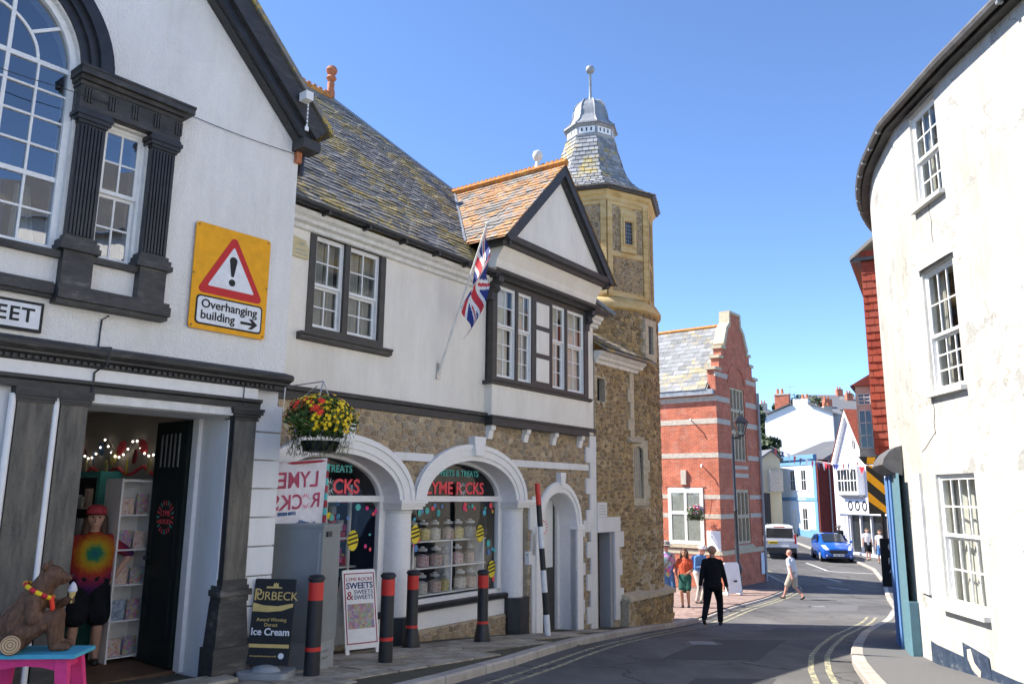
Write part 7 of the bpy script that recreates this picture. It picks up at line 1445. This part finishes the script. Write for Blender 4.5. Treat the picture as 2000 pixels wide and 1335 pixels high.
for s in (1, -1): MB().ball((.19, s*.045, .685), .010, 8, 6).make('eye', 'sign_black', bb)
MB().ball((.276, 0, .650), .017, 10, 7, (.8, 1.1, .8)).make('nose', 'sign_black', bb)
q = MB()
def ring(a): c = Vector((.015, 0, .525)); n = Vector((.5, 0, .86)).normalized(); e1 = Vector((0, 1, 0)); e2 = n.cross(e1); return c + (e1*math.cos(a)*.125 + e2*math.sin(a)*.135)
for i in range(16):
    a0, a1 = 6.283*i/16, 6.283*(i+1)/16; MB().tube([ring(a0), ring((a0+a1)/2), ring(a1)], .021, 8).make('scarf_band', 'flag_red' if i % 2 else 'yellow_flower', br)
MB().tube([(.13, -.05, .47), (.15, -.055, .38), (.15, -.05, .28)], [.02, .022, .018], 8).make('scarf_tail', 'red_flower', br)
MB().lathe([(.012, 0), (.032, .10)], 12, (.285, .04, .40)).make('cone', 'gold', br, smooth=True); MB().lathe([(.034, 0), (.042, .015), (.036, .03), (.038, .04), (.028, .055), (.028, .062), (.012, .085), (.0, .095)], 14, (.285, .04, .50)).make('ice_cream', 'fabric_white', br, smooth=True)
lg = MB().lathe([(.088, -.21), (.092, -.2), (.092, .2), (.088, .21)], 20).xf(Matrix.Translation((-.115, 0, .088)) @ Matrix.Rotation(RAD(90), 4, 'X')).make('log', 'bear_fur', br, smooth=True)
q = MB().lathe([(.080, -.006), (.080, .006)], 20); q.xf(Matrix.Rotation(RAD(90), 4, 'X')); o = q.make('log_face', 'log_end', br); o.location = (-.115, -.212, .088)
# ------------------------------------------------------------------ cars
def car(label, x, y, rz, L, W, H, st, paint, suv=False, rear=False):
    t = thing('parked_car' if False else 'car', label, 'car', (x, y, rz_(y)), rz)      # local +x = forward
    V = []; sec = []
    for (px, zb, zs, zt_, wl, wt) in st:   # x, bottom, shoulder z, top z, half width shoulder, half width top
        sec.append([(px, -wl*.92, zb), (px, -wl, zb+.12), (px, -wl, zs-.12), (px, -wl*.965, zs), (px, -wt, zt_-.05), (px, -wt*.75, zt_), (px, 0, zt_+.015), (px, wt*.75, zt_), (px, wt, zt_-.05), (px, wl*.965, zs), (px, wl, zs-.12), (px, wl, zb+.12), (px, wl*.92, zb)])
    n = len(sec[0]); 
    for s in sec: V += s
    Fc = [(i*n+k, i*n+k+1, (i+1)*n+k+1, (i+1)*n+k) for i in range(len(sec)-1) for k in range(n-1)] + [tuple(range(n)), tuple((len(sec)-1)*n+k for k in range(n))] + [(i*n, (i+1)*n, (i+1)*n+n-1, i*n+n-1) for i in range(len(sec)-1)]
    b = MB().add(V, Fc).make('body', paint, t, smooth=True, angle=30)
    return t, b
def wheel(t, x, y, r, s):
    w = MB().lathe([(r*.62, -.09), (r*.95, -.10), (r, -.06), (r, .06), (r*.95, .10), (r*.62, .09)], 22).xf(Matrix.Translation((x, y, r)) @ Matrix.Rotation(RAD(90), 4, 'X')).make('wheel', 'tyre', t, smooth=True); q = MB().lathe([(.02, -.01), (r*.62, .0), (r*.62, .02), (.02, .03)], 18).xf(Matrix.Translation((x, y + s*.09, r)) @ Matrix.Rotation(RAD(90), 4, 'X')); q.make('rim', 'rim', w)
    for k in range(5): a = k*1.2566; MB().tube([(x, y + s*.115, r), (x + math.cos(a)*r*.58, y + s*.115, r + math.sin(a)*r*.58)], .02, 5).make('spoke', 'steel', w)
fst = [(1.98, .30, .52, .58, .60, .50), (1.93, .22, .66, .72, .74, .58), (1.70, .20, .76, .84, .82, .64), (1.20, .20, .88, .95, .86, .68), (.82, .20, .94, 1.02, .86, .70), (.35, .20, .96, 1.32, .86, .62), (-.05, .20, .97, 1.45, .86, .60), (-.7, .20, .98, 1.47, .86, .59), (-1.3, .22, 1.0, 1.42, .85, .57), (-1.75, .26, 1.0, 1.22, .80, .56), (-1.95, .32, .90, .98, .74, .55)]
# heading az 191 -> forward vector (sin, cos)
t_, b = car('blue hatchback driving towards the camera on the far road', 18.35, 46.4, RAD(90-191), 3.97, 1.72, 1.48, fst, 'car_blue')
MB().add([(.86, -.60, 1.03), (.86, .60, 1.03), (.10, .54, 1.43), (.10, -.54, 1.43)], [(0,1,2,3)]).xf(Matrix.Translation((.03, 0, .03))).make('windscreen', 'car_glass', b)
for s in (1, -1):
    MB().add([(.62, s*.845, 1.02), (-1.35, s*.84, 1.05), (-1.25, s*.66, 1.36), (-.1, s*.66, 1.40)], [(0,1,2,3)]).xf(Matrix.Translation((0, s*.02, 0))).make('side_window', 'car_glass', b); MB().box(-.42, -.36, s*.80-.05, s*.80+.06, 1.02, 1.36).make('door_pillar', 'car_blue', b); MB().ball((.62, s*.95, 1.05), .10, 10, 7, (.8, 1, .75)).make('door_mirror', 'car_blue', t_)
    MB().add([(1.88, s*.66, .62), (1.93, s*.46, .64), (1.66, s*.60, .86), (1.45, s*.80, .86)], [(0,1,2,3)]).xf(Matrix.Translation((.05, s*.02, .03))).make('headlight', 'headlight', t_); MB().ball((1.93, s*.60, .36), .06, 8, 6).make('fog_lamp', 'headlight', t_)
    for x in (1.22, -1.26): wheel(t_, x, s*.76, .30, s)
MB().wall([(-.42, .46), (.42, .46), (.50, .56), (.42, .66), (-.42, .66), (-.50, .56)], [], -.03, .02).xf(Matrix.Translation((1.985, 0, 0)) @ Matrix.Rotation(RAD(90), 4, 'Z')).make('grille', 'bollard_black', t_); MB().box(1.99, 2.03, -.27, .27, .33, .45).make('number_plate', 'plate_white', t_); q = MB()
for i in range(7): q.box(2.0305, 2.034, -.22+i*.065 + (.02 if i > 3 else 0), -.185+i*.065 + (.02 if i > 3 else 0), .355, .425)
q.make('plate_lettering', 'sign_black', t_)
MB().box(1.95, 2.0, -.55, .55, .22, .30).make('lower_grille', 'bollard_black', t_)
dst = [(2.35, .45, .85, .95, .85, .7), (2.2, .36, 1.02, 1.10, .94, .75), (1.2, .36, 1.10, 1.18, .955, .78), (.75, .36, 1.12, 1.30, .955, .75), (.3, .36, 1.13, 1.80, .955, .74), (-.6, .36, 1.14, 1.86, .955, .74), (-1.9, .36, 1.14, 1.86, .955, .74), (-2.28, .40, 1.14, 1.78, .94, .72), (-2.38, .48, 1.10, 1.40, .90, .76)]
t_, b = car('white off-road car seen from behind turning past the brick hall', 16.1, 48.6, RAD(90-17), 4.8, 1.92, 1.85, dst, 'car_white')
MB().box(-2.42, -2.37, -.72, .72, 1.16, 1.70).xf(Matrix.Translation((0, 0, 0))).make('rear_window', 'car_glass', b); MB().box(-2.44, -2.36, -.80, .80, .98, 1.13).make('tailgate', 'car_white', b); MB().box(-2.46, -2.36, -.88, .88, .38, .62).make('bumper', 'bollard_black', b); MB().box(-2.45, -2.40, -.80, -.28, .80, .97) if False else None
MB().box(-2.455, -2.43, .12, .62, .82, .98).make('number_plate', 'plate_yellow', t_); q = MB()
for i in range(7): q.box(-2.459, -2.4555, .16+i*.06, .195+i*.06, .86, .94)
q.make('plate_lettering', 'sign_black', t_)
for s in (1, -1):
    MB().box(-2.43, -2.30, s*.84-.05, s*.84+.05, .86, 1.36).make('tail_light', 'lamp_red', t_); MB().add([(.55, s*.965, 1.16), (-2.1, s*.965, 1.16), (-2.1, s*.82, 1.72), (.1, s*.82, 1.72)], [(0,1,2,3)]).make('side_window', 'car_glass', b); MB().ball((.7, s*1.06, 1.2), .12, 8, 6).make('door_mirror', 'bollard_black', t_)
    MB().tube([(.3, s*.6, 1.90), (-1.9, s*.6, 1.92)], .02, 5).make('roof_rail', 'bollard_black', t_)
    for x in (1.42, -1.45): wheel(t_, x, s*.82, .38, s)
MB().box(-2.42, -2.395, -.5, .5, .66, .8).make('tailgate_handle', 'car_white', b); MB().box(-2.40, -2.36, -.3, .3, 1.74, 1.80).make('brake_light', 'lamp_red', b)
bpy.data.scenes.remove(TMP)
